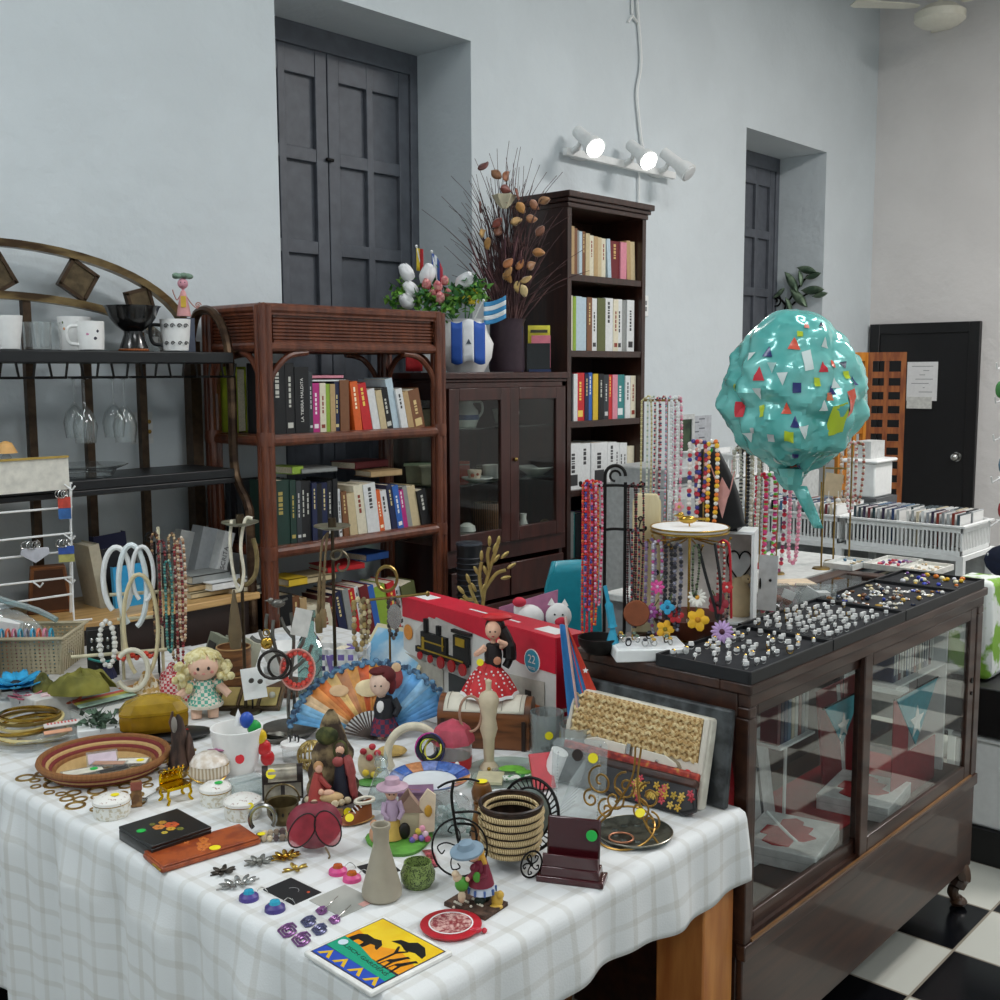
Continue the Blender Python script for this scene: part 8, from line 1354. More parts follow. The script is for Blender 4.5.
MB(GOLD, a).sph((-20, -8, 92), (6, 4, 6), 10, 7).ring((-20, -8, 102), 3, .6, ax='y').o('locket', None, a, ('round gold locket hanging at the left of the jewellery tree', 'locket')); MB(mt('#dcdad4', .6), a).box((14, -8, 110), (17, .8, 26), ry=14).o('price_card', None, a, ('white price card hanging from the top of the jewellery tree', 'card'))
MB(mt('#2f2c2a', .5, .4), a).ring((-14, -10, 78), 14, 1.6, rotm(10), ax='y').ring((-8, -12, 70), 11, 1.4, ax='y').o('dark_bangle', None, a, ('pair of dark wire bangles on the left of the jewellery tree', 'bangle'))
a = at(311, 708); t = th('glass_bottle', 'tall square aqua glass bottle behind the jewellery tree', 'bottle', a); sq = [(-12, -12), (12, -12), (12, 12), (-12, 12)]; k12 = [(x, y) for x, y in ((-12, -9), (-9, -12), (9, -12), (12, -9), (12, 9), (9, 12), (-9, 12), (-12, 9))]; loft(MB(glass('#b8d8d4', 1.4, .04, .12), a), [(k12, 0), (k12, 62), (sc_(k12, .5), 72), (sc_(k12, .42), 74), (sc_(k12, .42), 88), (sc_(k12, .55), 89), (sc_(k12, .55), 94)]).o('bottle_body', t)
m = MB(mt('#4a4e50', .4, .6), a)
for z in (14, 26, 38, 50): m.tube(spl([(-11, -12.4, z), (-4, -12.6, z+5), (4, -12.6, z-4), (11, -12.4, z+3)]), .5, 4)
m.o('embossing', t)
for i, (dx, lb) in enumerate(((0, 'white bowl on the table behind the glass bottle'),)): b = at(284, 672); t = th('white_bowl', lb, 'bowl', b); MB(WHT, b).lathe([(0, 0), (12, 0), (24, 26), (22.5, 26), (11, 2), (0, 2)]).o('bowl', t)
p0 = at(344, 682, TZ, -10); t = th('white_crate', 'white plastic crate holding a lilac book beside the glass bottle', 'crate', p0); m = MB(WPL, p0)
for s_ in (-1, 1):
    for z in (2, 12, 22, 33): m.box((0, s_*14, z), (50, 1.6, 5))
    for x in (-24, -14, -5, 5, 14, 24): m.box((x, s_*14, 18), (3.4, 1.6, 34))
    for z in (2, 12, 22, 33): m.box((s_*25, 0, z), (1.6, 28, 5))
    for y in (-12, -4, 4, 12): m.box((s_*25, y, 18), (1.6, 3.4, 34))
m.box((0, 0, .8), (50, 28, 1.5)).o('crate_body', t); b = A(p0.p+Vector((0, 0, .004)), -10); book(b.p.x+.05, b.p.y-.01, b.p.z, .10, .105, .05, '#8a7ac0', 8, 'lilac book standing in the white crate', 'books in the crate')
# folding fan and the kilted doll
a = at(360, 742, TZ, -4); t = th('folding_fan', 'large open blue fan painted with orange clouds and trimmed with dark lace', 'fan', a); T = rotm(-32, 0, 0); n_ = 18; c0 = (12, 4)
for i in range(n_):
    a0, a1 = radians(168-i*150/n_), radians(168-(i+1)*150/n_); hx = ('#5a9ac8', '#7ab0d4', '#d8b890', '#e0904a', '#d87838', '#e8c07a', '#c9885a', '#e4a050', '#d8602c', '#e89a4a', '#d8c09a', '#4a8ac0', '#6aa8d8', '#5a98cc', '#8abadc', '#5a9ac8', '#4a88bc', '#3f78ac')[i]
    MB(mt(hx, .5, n=.25, sc=25), a).grid(lambda u, v: (c0[0]+(26+46*v)*cos(a0+(a1-a0)*u)*1.12, -1.6*abs(u-.5)*2, c0[1]+(26+46*v)*sin(a0+(a1-a0)*u)), 2, 4, T).o('fan_leaf', t, sol=.0006)
    MB(mt('#3a2a20', .5), a).box((0, 0, 0), (1.6, 1.2, 30), T=T@tr(c0[0]+14*cos(a0)*1.12, 1, c0[1]+14*sin(a0))@rotm(0, 90-math.degrees(a0), 0)).o('fan_rib', t)
m = MB(tex('lace', '#2a3f58', '#5f88a8', 'noise', 70, r=.8), a)
for i in range(60): an = radians(170-i*154/60); m.sph((c0[0]+(74+2*sin(i*2.2))*cos(an)*1.12, -1, c0[1]+(74+2*sin(i*2.2))*sin(an)), (3.4, 1.6, 3), 7, 5, T)
m.o('lace_trim', t)
m = MB(mt('#8a2c2c', .6), a).sph((34, -2, 62), (9, 1.2, 12), 10, 6, T); m.o('painted_robe', t); MB(mt('#d8b48a', .6), a).sph((36, -2.6, 72), (5, 1, 5), 10, 6, T).sph((-22, -2, 50), (10, 1, 6), 10, 6, T).o('painted_figure', t)
MB(mt('#f0dcb0', .6), a).sph((8, -2, 52), (14, 1, 9), 12, 6, T).o('painted_cloud', t)
a = at(385, 738); t = th('kilted_doll', 'red-haired doll in a black jacket and red tartan kilt', 'doll', a); MB(mt('#e8c8b4', .5), a).sph((-4, -3, 54), (10.5, 10, 12), 14, 10).cyl((-2, 0, 36), (-3, -1, 46), 4, n=8).cyl((-4, -2, 0), (-4, -1, 14), 3.6, n=8).cyl((5, -2, 0), (5, -1, 14), 3.6, n=8).o('doll_body', t); MB(tex('tartan', '#7a1c34', '#2a2c4a', 'check', 90, r=.8), a).lathe([(16, 6), (15, 8), (9, 24), (0, 25)], (0, 0, 0), n=22, fx=lambda t_, z: 1+.04*cos(12*t_)).o('kilt', t); MB(mt('#1c1e24', .7), a).lathe([(10, 20), (11, 30), (8, 40), (0, 42)], n=16).tube([(9, -2, 38), (14, -5, 30), (10, -9, 24)], [4, 3.6, 3], 8).o('jacket', t); MB(WHT, a).sph((-4, -8.6, 33), (4, 3, 6), 8, 6).o('shirt', t); MB(mt('#5c1418', .8, n=.2), a).sph((0, 1, 60), (12, 11, 10), 14, 9).sph((7, 1, 52), (5, 8, 10), 10, 7).sph((-6, -4, 66), (9, 7, 4), 10, 6).o('hair', t); MB(mt('#181414'), a).sph((-9, -12, 54), .9, 6, 4).sph((-3, -13, 54), .9, 6, 4).o('eye', t)
MB(mt('#c9a860', .5, n=.2), at(392, 748)).sph((0, 0, 5), (15, 9, 5), 14, 8).o('cushion', L=('small gold pincushion in front of the kilted doll', 'cushion'), a=at(392, 756))
# headband with hair ties
a = at(410, 772); t = th('headband', 'wide cream padded headband lying on its side', 'headband', a); MB(mt('#ddd4bc', .7), a).tube(arc((4, 4, 17), 26, -20, 215, 24, 'xz'), 4.6, 8).tf(Matrix()).o('band', t, sub=1); t2 = th('hair_ties', 'bundle of dark and neon hair elastics on the cream headband', 'hair ties', a)
for i, hx in enumerate(('#1f2233', '#2a2a3c', '#c83a9a', '#c8d83a', '#15151c', '#3a3a6a', '#e8e04a', '#222')): MB(mt(hx if len(hx) > 4 else '#222228', .5), a).ring((0, 0, 0), 10+i % 3*2, 1.9 if i in (0, 1, 4) else .9, tr(18+i*.8, -8-i, 26)@rotm(60+i*13, i*21), n=20).o('elastic', t2)
# clear plates
a = at(508, 778); t = th('glass_platter', 'pale green glass platter with leaf packets behind the shakers', 'platter', a); MB(glass('#dcebe0', 1.2, .05, .3), a).lathe([(0, 0), (36, 0), (46, 4), (46, 5.5), (35, 2), (0, 2)], n=40).o('platter_body', t); b = A(a.p+Vector((0, 0, .006)))
t = th('leaf_packet', 'packet with bright green leaves on the glass platter', 'packet', b); MB(PLAS, a).box((8, 4, 1.5), (40, 34, 2), rz=20).o('sleeve', t); m = MB(mt('#6fb83a', .5, n=.2), a); m.sph((4, 8, 4), (14, 8, 2), 12, 6).sph((16, -2, 4), (9, 5, 2), 10, 6).o('green_leaf', t); MB(tex('lace_card', '#e8ede4', '#3a8a4a', 'cell', 150, r=.6, lo=.5, hi=.6), a).box((10, -14, 3.4), (30, 9, 1.5), rz=10).o('printed_card', t)
t = th('beige_packet', 'beige card packet at the left of the glass platter', 'packet', A(b.p, 15)); MB(mt('#d2cba8', .6), a).box((-20, -6, 1.5), (26, 30, 2.5), rz=-20).o('card', t)
t = th('rolled_package', 'red and white rolled package leaning at the platter edge', 'package', at(548, 790)); b = at(548, 790); MB(mt('#c8303c', .4), b).box((-6, 6, 16), (22, 4, 34), rx=-35, rz=18).o('red_sleeve', t); MB(WHT, b).cyl((2, 14, 8), (12, 10, 34), 9, n=14).o('white_roll', t)
a = at(505, 806); t = th('white_plate', 'plain white oval plate just behind the wooden shakers', 'plate', a); MB(mt('#dfe2e2', .2, n=.02), a).lathe([(0, 0), (22, 0), (30, 5), (30, 6), (21, 2), (0, 1.6)], n=36, fx=lambda t_, z: 1).o('plate_body', t)
# tubs and flag
for i, (x, y, r, h, lb) in enumerate(((547, 757, 17, 44, 'clear plastic cup with a yellow sticker beside the brown chest'), (577, 770, 18, 44, 'clear plastic cup with a flag stick and brown bowl, right of the first cup'))):
    a = at(x, y, TZ); t = th('plastic_cup', lb, 'cup', a); MB(glass('#e4e8e8', 1.1, .1, .2), a).lathe([(0, 0), (r*.9, 0), (r, h), (r*.95, h), (r*.85, 1.5), (0, 1.5)], n=24).o('cup_body', t); sticker(t, YEL, None, .010, tr((2 if i == 0 else 12)*a.s, -(r if i == 0 else r*.78)*a.s, 26*a.zs)@rotm(90, 0, 0 if i == 0 else 35))
    if i == 0: m = MB(IRON, a); [m.sph((-6+k*2.2, -3+k % 3, 4+(k*5) % 9), 2.4, 6, 4) for k in range(6)]; m.o('dark_trinkets', t)
a = at(577, 770, TZ); q = A(a.p+Vector((-.01, -.045, 0))); t = th('glazed_bowl', 'small brown glazed bowl with a yellow sticker in front of the flag cup', 'bowl', q); MB(mt('#8a8268', .3, n=.2), a).lathe([(0, 0), (13, 0), (18, 9), (18.5, 18), (17, 18), (15, 8), (0, 3)], n=26).o('bowl', t); MB(mt('#4a2a1c', .3), a).lathe([(16.4, 14), (0, 14.4)], n=24).o('brown_inside', t); sticker(t, YEL, None, .010, tr(-9*a.s, -17*a.s, 8*a.zs)@rotm(88, 0, -25))
t = th('paper_flag', 'blue and red flag on a white stick standing in the right clear cup', 'flag', a); MB(mt('#d8b0a8', .6), a).cyl((8, 0, 2), (-12, 2, 146), 1.3, n=8).o('flag_stick', t); m = MB(mt('#2f7ab8', .6, n=.05), a); m.grid(lambda u, v: (-14+20*(1-v)+(u-.5)*(7+22*(1-v)), 4+2*sin(u*6), 40+98*v), 10, 10).o('blue_field', t, sol=.001); MB(mt('#d2402c', .6, n=.05), a).grid(lambda u, v: (-11+19*(1-v)+u*(2+16*(1-v)), 1.5+2*sin(u*5), 62+74*v), 8, 8).o('red_field', t, sol=.001); MB(WHT, a).prism(starpoly(3, 1.3), 0, 1, tr(8, -.6, 96)@XZ).o('star', t); MB(mt('#8a8f98', .6), a).grid(lambda u, v: (0+u*10*(1-v), 0, 44+30*v), 4, 4).o('grey_field', t, sol=.001)
t = th('red_cloth', 'red folded cloth under the glazed bowl and the straw clutch', 'cloth', at(592, 778)); b = at(592, 778); MB(mt('#a81c24', .6, n=.15), b).box((0, 0, 3), (52, 24, 6), rz=-20).o('folded_cloth', t, bev=.004)
# chest with white top, doll, mannequin
a = at(487, 742, TZ, -10); t = th('wooden_chest', 'brown dome-lidded wooden chest with a white map on top', 'chest', a); CW = tex('chest_wood', '#4a2a16', '#7a4a28', 'noise', 8, (1, 6, 6), .4)
MB(CW, a).box((0, 0, 14), (92, 44, 28)).o('body', t, bev=.002); MB(CW, a).lathe([(0, -46), (22, -46), (22, 46), (0, 46)], T=tr(0, 0, 28)@Matrix.Diagonal((1, 1, .8, 1))@rotm(0, 90), n=24).o('lid', t); MB(mt('#e2ddcc', .6, n=.05), a).grid(lambda u, v: ((u-.5)*80, -22.6*cos(pi*(.12+.7*v)), 28+18.4*sin(pi*(.12+.7*v))), 8, 14).o('map_top', t, sol=.001)
m = MB(mt('#a8a294', .6, n=0), a)
for k in range(5): m.tube([(-36+k*18, -22.9*cos(pi*(.16+.6*v)), 28+18.9*sin(pi*(.16+.6*v))) for v in [i/8 for i in range(9)]], .35, 4)
m.o('map_lines', t); MB(IRON, a).ring((47, -2, 18), 6, 1, ax='x').o('ring_handle', t); MB(CW, a).box((46.5, 0, 22), (2, 40, 5)).o('edge_band', t)
m = MB(mt('#2a1810', .5), a)
for x in (-40, 40): m.box((x, -22.4, 14), (4, 1.4, 28))
m.o('iron_strap', t)
b = A(a.p+Vector((.01, .0, 46*a.zs)), 0); t = th('dancer_doll', 'black-haired dancer doll in a red polka-dot dress on the chest', 'doll', b); b2 = at(492, 742)
MB(SKIN, b2).sph((4, -3, 62), (8, 8, 9), 14, 9).cyl((4, 0, 48), (4, -1, 56), 2.6, n=8).tube([(-4, -2, 46), (-13, -7, 40), (-4, -13, 46)], [3, 2.6, 2], 8).tube([(12, -2, 46), (16, -9, 50), (9, -13, 54)], [3, 2.6, 2], 8).o('doll_body', t); MB(mt('#1c1416', .6), b2).lathe([(8, 26), (9, 38), (7, 48), (0, 50)], (4, 0, 0), n=16).o('bodice', t); MB(mt('#c8262c', .6), b2).lathe([(27, 1), (25, 6), (18, 18), (8, 30), (0, 31)], n=28, fx=lambda t_, z: 1+(.07*cos(10*t_) if z < 20 else 0)).o('skirt', t); m = MB(WHT, b2); 
for k in range(44): an = -pi*(k*.618 % 1); z = 4+(k*7) % 22; r = 28.6-z*.575; m.sph((r*cos(an)*1.0, r*sin(an)*1.0, z), 1.1, 6, 4)
m.o('polka_dots', t); MB(WHT, b2).lathe([(28, .4), (27, 3), (25, 3), (26, .4), (28, .4)], n=28, fx=lambda t_, z: 1+.07*cos(10*t_)).o('lace_hem', t)
MB(mt('#160f0f', .4), b2).sph((6, 2, 65), (10, 8, 9), 14, 9).tube(spl([(12, 2, 62), (19, 2, 48), (20, 1, 34), (16, 0, 26)]), [6]*9+[7]*8+[4]*8, 9).o('hair', t); MB(mt('#c81c24', .5), b2).sph((8, 0, 74), (16, 8, 4), 12, 6).o('red_headpiece', t); MB(mt('#c98a6a'), b2).sph((8, -9, 30+4), (4, 1, 4), 8, 5).o('flower_motif', t); sticker(t, YEL, None, .009, tr(-9*b2.s, -14*b2.s, 34*b2.zs)@rotm(75)); MB(mt('#b8303a'), b2).sph((3.6, -10.8, 57.5), (1.6, .6, .7), 7, 4).o('mouth', t); m = MB(mt('#1a1210'), b2).sph((1, -10.4, 62), .9, 6, 4).sph((6, -10.6, 62), .9, 6, 4).o('eye', t)
a = at(489, 770); t = th('ring_holder', 'small cream dressmaker figure holding a hoop for rings', 'ornament', a); MB(mt('#cfbfa2', .5, n=.06), a).lathe([(0, 0), (10, 0), (9, 4), (5, 9), (6, 30), (8, 40), (6.4, 50), (8, 60), (9.5, 68), (7, 74), (2.6, 77), (2.4, 82), (3, 86), (0, 88)], n=22, fx=lambda t_, z: 1+.12*abs(cos(t_)) if z > 30 else 1).o('figure_body', t); MB(mt('#b08a74', .5), a).tube([(-18+11*cos(k*.3), -2, 55+17*sin(k*.3)) for k in range(22)], 1.3, 6).o('hoop', t); MB(GOLD, a).sph((0, -9, 4), 2, 8, 5).o('gold_bead', t)
a = at(453, 770); t = th('treat_tub', 'clear tub with pink lid wrap and red print beside the painted plate', 'tub', a); MB(glass('#e8d0d4', 1., .1, .3), a).lathe([(0, 0), (18, 0), (20, 30), (0, 30)], n=24).o('tub_body', t); MB(mt('#b8202c', .4), a).lathe([(18.6, 2), (19.4, 14), (18, 14), (18, 2), (18.6, 2)], n=24).o('red_label', t); MB(mt('#cf5468', .4, n=.15, al=.8), a).lathe([(21, 28), (21, 32), (16, 42), (0, 50)], n=24, fx=lambda t_, z: 1+.05*cos(8*t_)).o('pink_lid', t); MB(WHT, a).sph((-6, -19, 12), (2.4, 1, 2.6), 8, 5).sph((4, -19.4, 12), (2.4, 1, 2.6), 8, 5).o('cartoon_dot', t)
# train box
P0, P1 = atZ(404, 684, TZ), atZ(556, 742, TZ); a = A((P0+P1)/2); a.rz = atan2(P1.y-P0.y, P1.x-P0.x); wpx = (P1-P0).length/a.s; t = th('train_box', 'large red and white toy train box with a black locomotive window', 'box', a); t.rotation_euler.z = a.rz; hb = 92; db = 36
a.p += Vector((0, 0, 0)); MB(mt('#d9d7d2', .4, n=.04), a).bx(-wpx/2, wpx/2, 0, db, 0, hb).o('box_body', t, bev=.001); RDB = mt('#cf1f38', .4, n=.04)
MB(RDB, a).bx(-wpx/2-.4, wpx/2+.4, -.4, db+.4, hb-.6, hb+.6).bx(wpx/2, wpx/2+.5, 0, db, 0, hb).prism([(-wpx/2, hb), (-wpx/2, hb*.78), (-wpx*.3, hb*.78), (-wpx*.25, hb*.88), (wpx*.1, hb*.80), (wpx*.3, hb*.66), (wpx/2, hb*.66), (wpx/2, hb)], .2, .8, XZ).o('red_panel', t)
MB(mt('#c9c4be', .4), a).prism([(-wpx*.40, hb*.42), (-wpx*.02, hb*.36), (wpx*.0, hb*.82), (-wpx*.3, hb*.86), (-wpx*.4, hb*.66)], .8, 1, XZ).o('window', t)
m = MB(BLK, a).box((-wpx*.25, -3, hb*.6), (wpx*.18, 4, 17)).box((-wpx*.06, -3, hb*.62), (wpx*.1, 4, 26)).box((-wpx*.06, -3, hb*.80), (wpx*.12, 5, 3)).cyl((-wpx*.31, -3, hb*.7), (-wpx*.31, -3, hb*.84), 3, n=8).cyl((-wpx*.22, -3, hb*.7), (-wpx*.22, -3, hb*.80), 3, n=8).box((-wpx*.2, -3, hb*.48), (wpx*.36, 4, 6)); m.o('locomotive', t); m = MB(mt('#a81c20', .4), a)
for k in range(5): m.lathe([(0, 0), (6 if k > 1 else 4, 0), (6 if k > 1 else 4, 2), (0, 2)], T=tr(-wpx*.34+k*wpx*.075, -5, hb*.42)@rotm(90), n=14)
m.o('red_wheel', t); m = MB(mt('#c9a838', .3, .6), a).box((-wpx*.06, -5.3, hb*.7), (wpx*.06, .8, 8)).box((-wpx*.25, -5.3, hb*.6), (wpx*.16, .8, 1.4)).box((-wpx*.2, -5.3, hb*.5), (wpx*.32, .8, 1.4)).box((-wpx*.32, -5.3, hb*.57), (4, .8, 12)).box((-wpx*.18, -5.3, hb*.62), (2, .8, 14)); m.o('gold_trim', t)
MB(mt('#2a2e30', .4), a).prism([(-wpx*.16, hb*.06), (wpx*.04, hb*.03), (wpx*.04, hb*.30), (-wpx*.16, hb*.32)], .8, 1.6, XZ).o('picture_panel', t); MB(mt('#b9b4a8', .4), a).prism([(-wpx*.48, hb*.1), (-wpx*.2, hb*.06), (-wpx*.2, hb*.33), (-wpx*.48, hb*.38)], .8, 1.4, XZ).prism([(wpx*.1, hb*.1), (wpx*.44, hb*.1), (wpx*.44, hb*.55), (wpx*.1, hb*.5)], .8, 1.4, XZ).o('photo_panel', t); MB(mt('#2c2622'), a).box((wpx*.32, -1.8, hb*.2), (wpx*.16, 1, 7)).box((wpx*.35, -1.8, hb*.3), (8, 1, 22)).o('printed_train', t); MB(mt('#d8703a'), a).box((wpx*.4, -1.9, hb*.24), (7, 1, 12)).o('printed_flame', t)
MB(mt('#e8943a', .4), a).lathe([(0, 0), (8, 0), (8, .5), (0, .5)], T=tr(-wpx*.455, -.9, hb*.62)@rotm(90), n=18).o('orange_roundel', t); MB(mt('#2f9ab8', .4), a).lathe([(0, 0), (10, 0), (10, .6), (0, .6)], T=tr(wpx*.37, -.9, hb*.72)@rotm(90), n=22).o('teal_roundel', t); MB(WHT, a).lathe([(11, 0), (11, .5), (10, .5), (10, 0), (11, 0)], T=tr(wpx*.37, -.9, hb*.72)@rotm(90), n=22).o('roundel_rim', t)
text('22', 11*a.s, t, WHT, tr(wpx*.37*a.s, -1.9*a.s, hb*.735*a.zs)@rotm(90)); text('PIECES', 3.6*a.s, t, WHT, tr(wpx*.37*a.s, -1.9*a.s, hb*.65*a.zs)@rotm(90)); MB(WHT, a).bx(-wpx*.1, wpx*.22, 14, 17, hb+.6, hb+.9).bx(wpx*.34, wpx*.46, 8, 26, hb+.6, hb+.9).bx(-wpx*.46, -wpx*.36, 8, 26, hb+.6, hb+.9).o('top_print', t); MB(WHT, a).bx(wpx/2+.5, wpx/2+.8, 6, 28, 18, 21).bx(wpx/2+.5, wpx/2+.8, 6, 28, 25, 28).bx(wpx/2+.5, wpx/2+.8, 6, 24, 11, 14).o('side_print', t)
# plush cats on a pink folder behind the box
b = at(568, 700, TZ); t = th('display_stool', 'dark stool behind the train box carrying the plush cats', 'stool', A(Vector((2.43, 2.08, 0)))); b = A(Vector((2.43, 2.08, 0)))
t.location = (2.42, 2.06, TZ+.0025); MB(mt('#2a1c18', .5)).box((0, 0, .085), (.13, .16, .17)).o('stool_body', t, bev=.004); b = A(Vector((2.42, 2.04, TZ+.1735)))
t = th('plush_cats', 'pair of white plush cats hugging with red heart patches', 'plush toy', b); PW = mt('#e4e2e0', .9, n=.06, sheen=.4); MB(PW, b).sph((-14, 0, 14), (15, 12, 13), 16, 10).sph((15, -2, 16), (13, 12, 13), 16, 10).lathe([(4, 0), (0, 7)], (8, 0, 27), n=8).lathe([(4, 0), (0, 7)], (21, 0, 26), n=8).sph((-24, 0, 22), (6, 6, 9), 10, 7).o('cat_body', t); MB(mt('#d8324a', .7), b).sph((-24, -3, 30), (7, 5, 5), 10, 7).sph((17, -13, 13), (6, 2, 5), 10, 6).o('red_patch', t); MB(mt('#4a7ac0', .6), b).sph((8, -8, 3), (10, 7, 4), 10, 6).o('blue_bow', t); MB(BLK, b).sph((11, -13, 20), 1, 6, 4).sph((19, -13.6, 20), 1, 6, 4).o('eye', t)
t = th('pink_folder', 'glossy mauve folder standing behind the plush cats', 'folder', A(b.p+Vector((.0, .065, 0)), 8)); MB(mt('#b8789a', .3), b).prism([(-30, 0), (30, 0), (32, 38), (-28, 22)], -1, 1, XZ).o('folder_cover', t)
# gold coral branch in front of the cabinet
b = at(484, 655, TZ); b = A(Vector((2.40, 2.26, TZ+.0025))); t = th('coral_branch', 'gold painted branch ornament standing behind the train box', 'ornament', b); m = MB(mt('#b09a5c', .4, .5), b)
hz = 128
for P in (((0, 0, 0), (-2, 0, 50), (2, 0, 90), (14, 0, hz)), ((-1, 0, 60), (-10, 0, 78), (-14, 0, 90)), ((0, 0, 75), (-4, 0, 96), (-2, 0, 112)), ((1, 0, 85), (12, 0, 100), (22, 0, 104)), ((6, 0, 104), (4, 0, 118), (6, 0, 126)), ((-8, 0, 76), (-16, 0, 76), (-20, 0, 80))): m.tube(spl(P, 5), 1.8, 6)
for x, z, an in ((14, hz, 10), (-14, 92, -20), (-2, 114, 0), (24, 106, 60), (6, 128, 0), (-20, 82, -40), (10, 112, 40), (-8, 84, -30), (3, 100, -20), (18, 96, 80), (-5, 100, -30), (10, 122, 20), (18, 116, 50), (-2, 84, 30), (-16, 72, -60)): m.sph((0, 0, 4), (2, 2, 5.4), 7, 5, tr(x, 0, z)@rotm(0, an, 0))
m.sph((0, 0, 2), (12, 9, 3), 12, 5).o('branch', t)
# picture canvas, notebooks, necklace T-stand
b = at(378, 690, TZ); t = th('canvas_picture', 'blue canvas picture in a cream frame leaning behind the fan', 'picture', A(Vector((1.0, 1, 0)))); P0, P1 = atZ(348, 682, TZ), atZ(408, 696, TZ); a = A((P0+P1)/2); t.location = a.p; t.rotation_euler.z = atan2(P1.y-P0.y, P1.x-P0.x); w_ = (P1-P0).length/a.s; T = rotm(-42); MB(mt('#d8cda8', .5), a).box((0, 0, 34), (w_, 3, 68), T=T).o('frame', t, bev=.001); MB(tex('sky_print', '#7ab4d8', '#d8e4ea', 'noise', 8, r=.4), a).box((0, -1.8, 34), (w_*.88, 1, 58), T=T).o('print', t); MB(mt('#c9a050', .6), a).sph((w_*.2, -2.6, 50), (8, .8, 5), 10, 5, T).sph((-w_*.2, -2.6, 18), (10, .8, 7), 10, 5, T).o('painted_shape', t)
for i in range(4): b = at(401, 676, TZ); q = A(Vector((*at(402, 664, TZ).p.xy, TZ+.0025+i*.0225))); MB(mt(('#e4e4e2', '#2a2a2c', '#dcdcd8', '#1f2022')[i], .5), q).box((0, 0, 4), (26, 30, 7.6)).o('notebook', None, q, (('white', 'black', 'pale grey', 'charcoal')[i]+' notebook in the pile beside the red train box', 'notebook', 'notebooks piled beside the train box'))
b = at(391, 714, TZ); b.zs *= 1.17; a = b; t = th('necklace_stand', 'slim gold T-stand with a ring top behind the fan', 'stand', a); MB(BRASS, a).cyl((0, 0, 0), (0, 0, 96), 1.1, n=8).cyl((-34, 0, 94), (38, 0, 99), 1.1, n=8).sph((38, 0, 99), 2.4, 8, 5).ring((-2, 0, 112), 10, 1.5, ax='y', n=24).lathe([(0, 0), (12, 0), (11, 2), (0, 2.5)]).o('t_bar', t)
for x, w_, zb, cl, lb, r in ((-30, 9, 54, ['#a8905a', '#d8c8a0', '#7a6a4a'], 'thick gold bead bunch at the left of the slim T-stand', 2.6), (-24, 7, 60, ['#c9b88c', '#8a7a5a'], 'second gold bead bunch on the slim T-stand', 2.2), (4, 9, 64, ['#3a3432', '#6a5a54'], 'dark bead necklace on the slim T-stand', 2)): necklace(lb, a, loop(x-w_/2, x+w_/2, 96, zb, -2), cl, r)
t = th('pendant', 'round silver pendant hanging on the slim T-stand', 'pendant', a); MB(SILV, a).lathe([(0, 0), (7, 0), (7, 1), (0, 1)], T=tr(5, -6, 82)@Matrix.Diagonal((1, 1, 1.5, 1))@rotm(90), n=18).cyl((5, -5, 92), (5, -2, 97), .5, n=4).o('disc', t)
# ---------------------------------------------------------------- candle stands
BRN = mt('#4c4030', .45, .7, n=.2)
def cstand(label, x, y, ytop, rp, hang):
    a = at(x, y); h = ((y-ytop)*a.s)/a.zs*1.04; p = atY(x, ytop, a.p.y); h = (p.z-TZ)/a.zs; t = th('candle_stand', label, 'candle holder', a); MB(BRN, a).cyl((0, 0, 0), (0, 0, h+8), 1.7, n=8).o('pole', t); MB(BRN, a).lathe([(0, 0), (16, 0), (14, 2.5), (3, 4), (0, 4)], n=20).o('base', t); MB(mt('#8c8a76', .35, .7), a).lathe([(0, h-2), (8, h-2), (rp, h+1), (rp, h+2.4), (8, h), (0, h)], n=28).o('drip_plate', t); MB(BRN, a).lathe([(4, h), (4, h+9), (3, h+9), (3, h), (4, h)], n=14).o('candle_cup', t); return t, a, h
t, a, h = cstand('tall bronze candle stand with a white cord in front of the rattan bookcase', 246, 712, 523, 18, 0)
MB(mt('#e4ddc8', .7), a).tube(spl([(-8, -2, h+4), (-10, -8, h-20), (-7, -8, h-50), (-2, -8, h-62), (2, -8, h-45), (0, -9, h-20), (5, -4, h+4), (12, -4, h+5)]), 1.6, 6).o('white_yarn', None, a, ('white cord looped over the drip plate of the left candle stand', 'cord'))
MB(mt('#7a6a44', .8, n=.3), a).tube(spl([(12, -3, h-14), (15, -3, h-30), (13, -4, h-48), (4, -5, h-57), (-4, -5, h-52)]), 2.4, 7).o('rope_ring', None, a, ('rope bracelet hanging at the right of the left candle stand', 'bracelet'))
MB(mt('#6a5a40', .6), a).lathe([(1, h-62), (4, h-80), (7, h-104), (5, h-118), (0, h-118)], (-8, -4, 0), n=12).o('tassel', None, a, ('dark tassel pendant below the white cord', 'tassel'))
t, a, h = cstand('tall bronze candle stand with hanging chains, right of the white corded one', 336, 700, 527, 18, 0)
for i, (x, zb, lb) in enumerate(((-13, h-85, 'left brown tube necklace hanging from the right candle stand'), (-9, h-80, 'second brown tube necklace hanging from the right candle stand'))): q = th('tube_necklace', lb, 'necklace', a); MB(mt('#7a6648', .5, n=.2), a).tube(spl([(-4, -4, h-4), (x+3, -5, h-14), (x, -6, h-45), (x-2, -6, zb)]), [1.2]*17+[2]*8, 7).o('cord', q); MB(mt('#8a7450', .5), a).lathe([(3.4, -14), (4, 0), (1, 6), (0, 6)], (x-2, -6, zb), n=10).o('pendant_cone', q)
MB(mt('#6a6250', .4, .6), a).tube([(2+7*cos(k*.4)+k*.4, -5, h-20-7*sin(k*.4)-k*.7) for k in range(26)], 1.3, 5).o('chain', None, a, ('curled chain hanging at the right of the right candle stand', 'chain'))
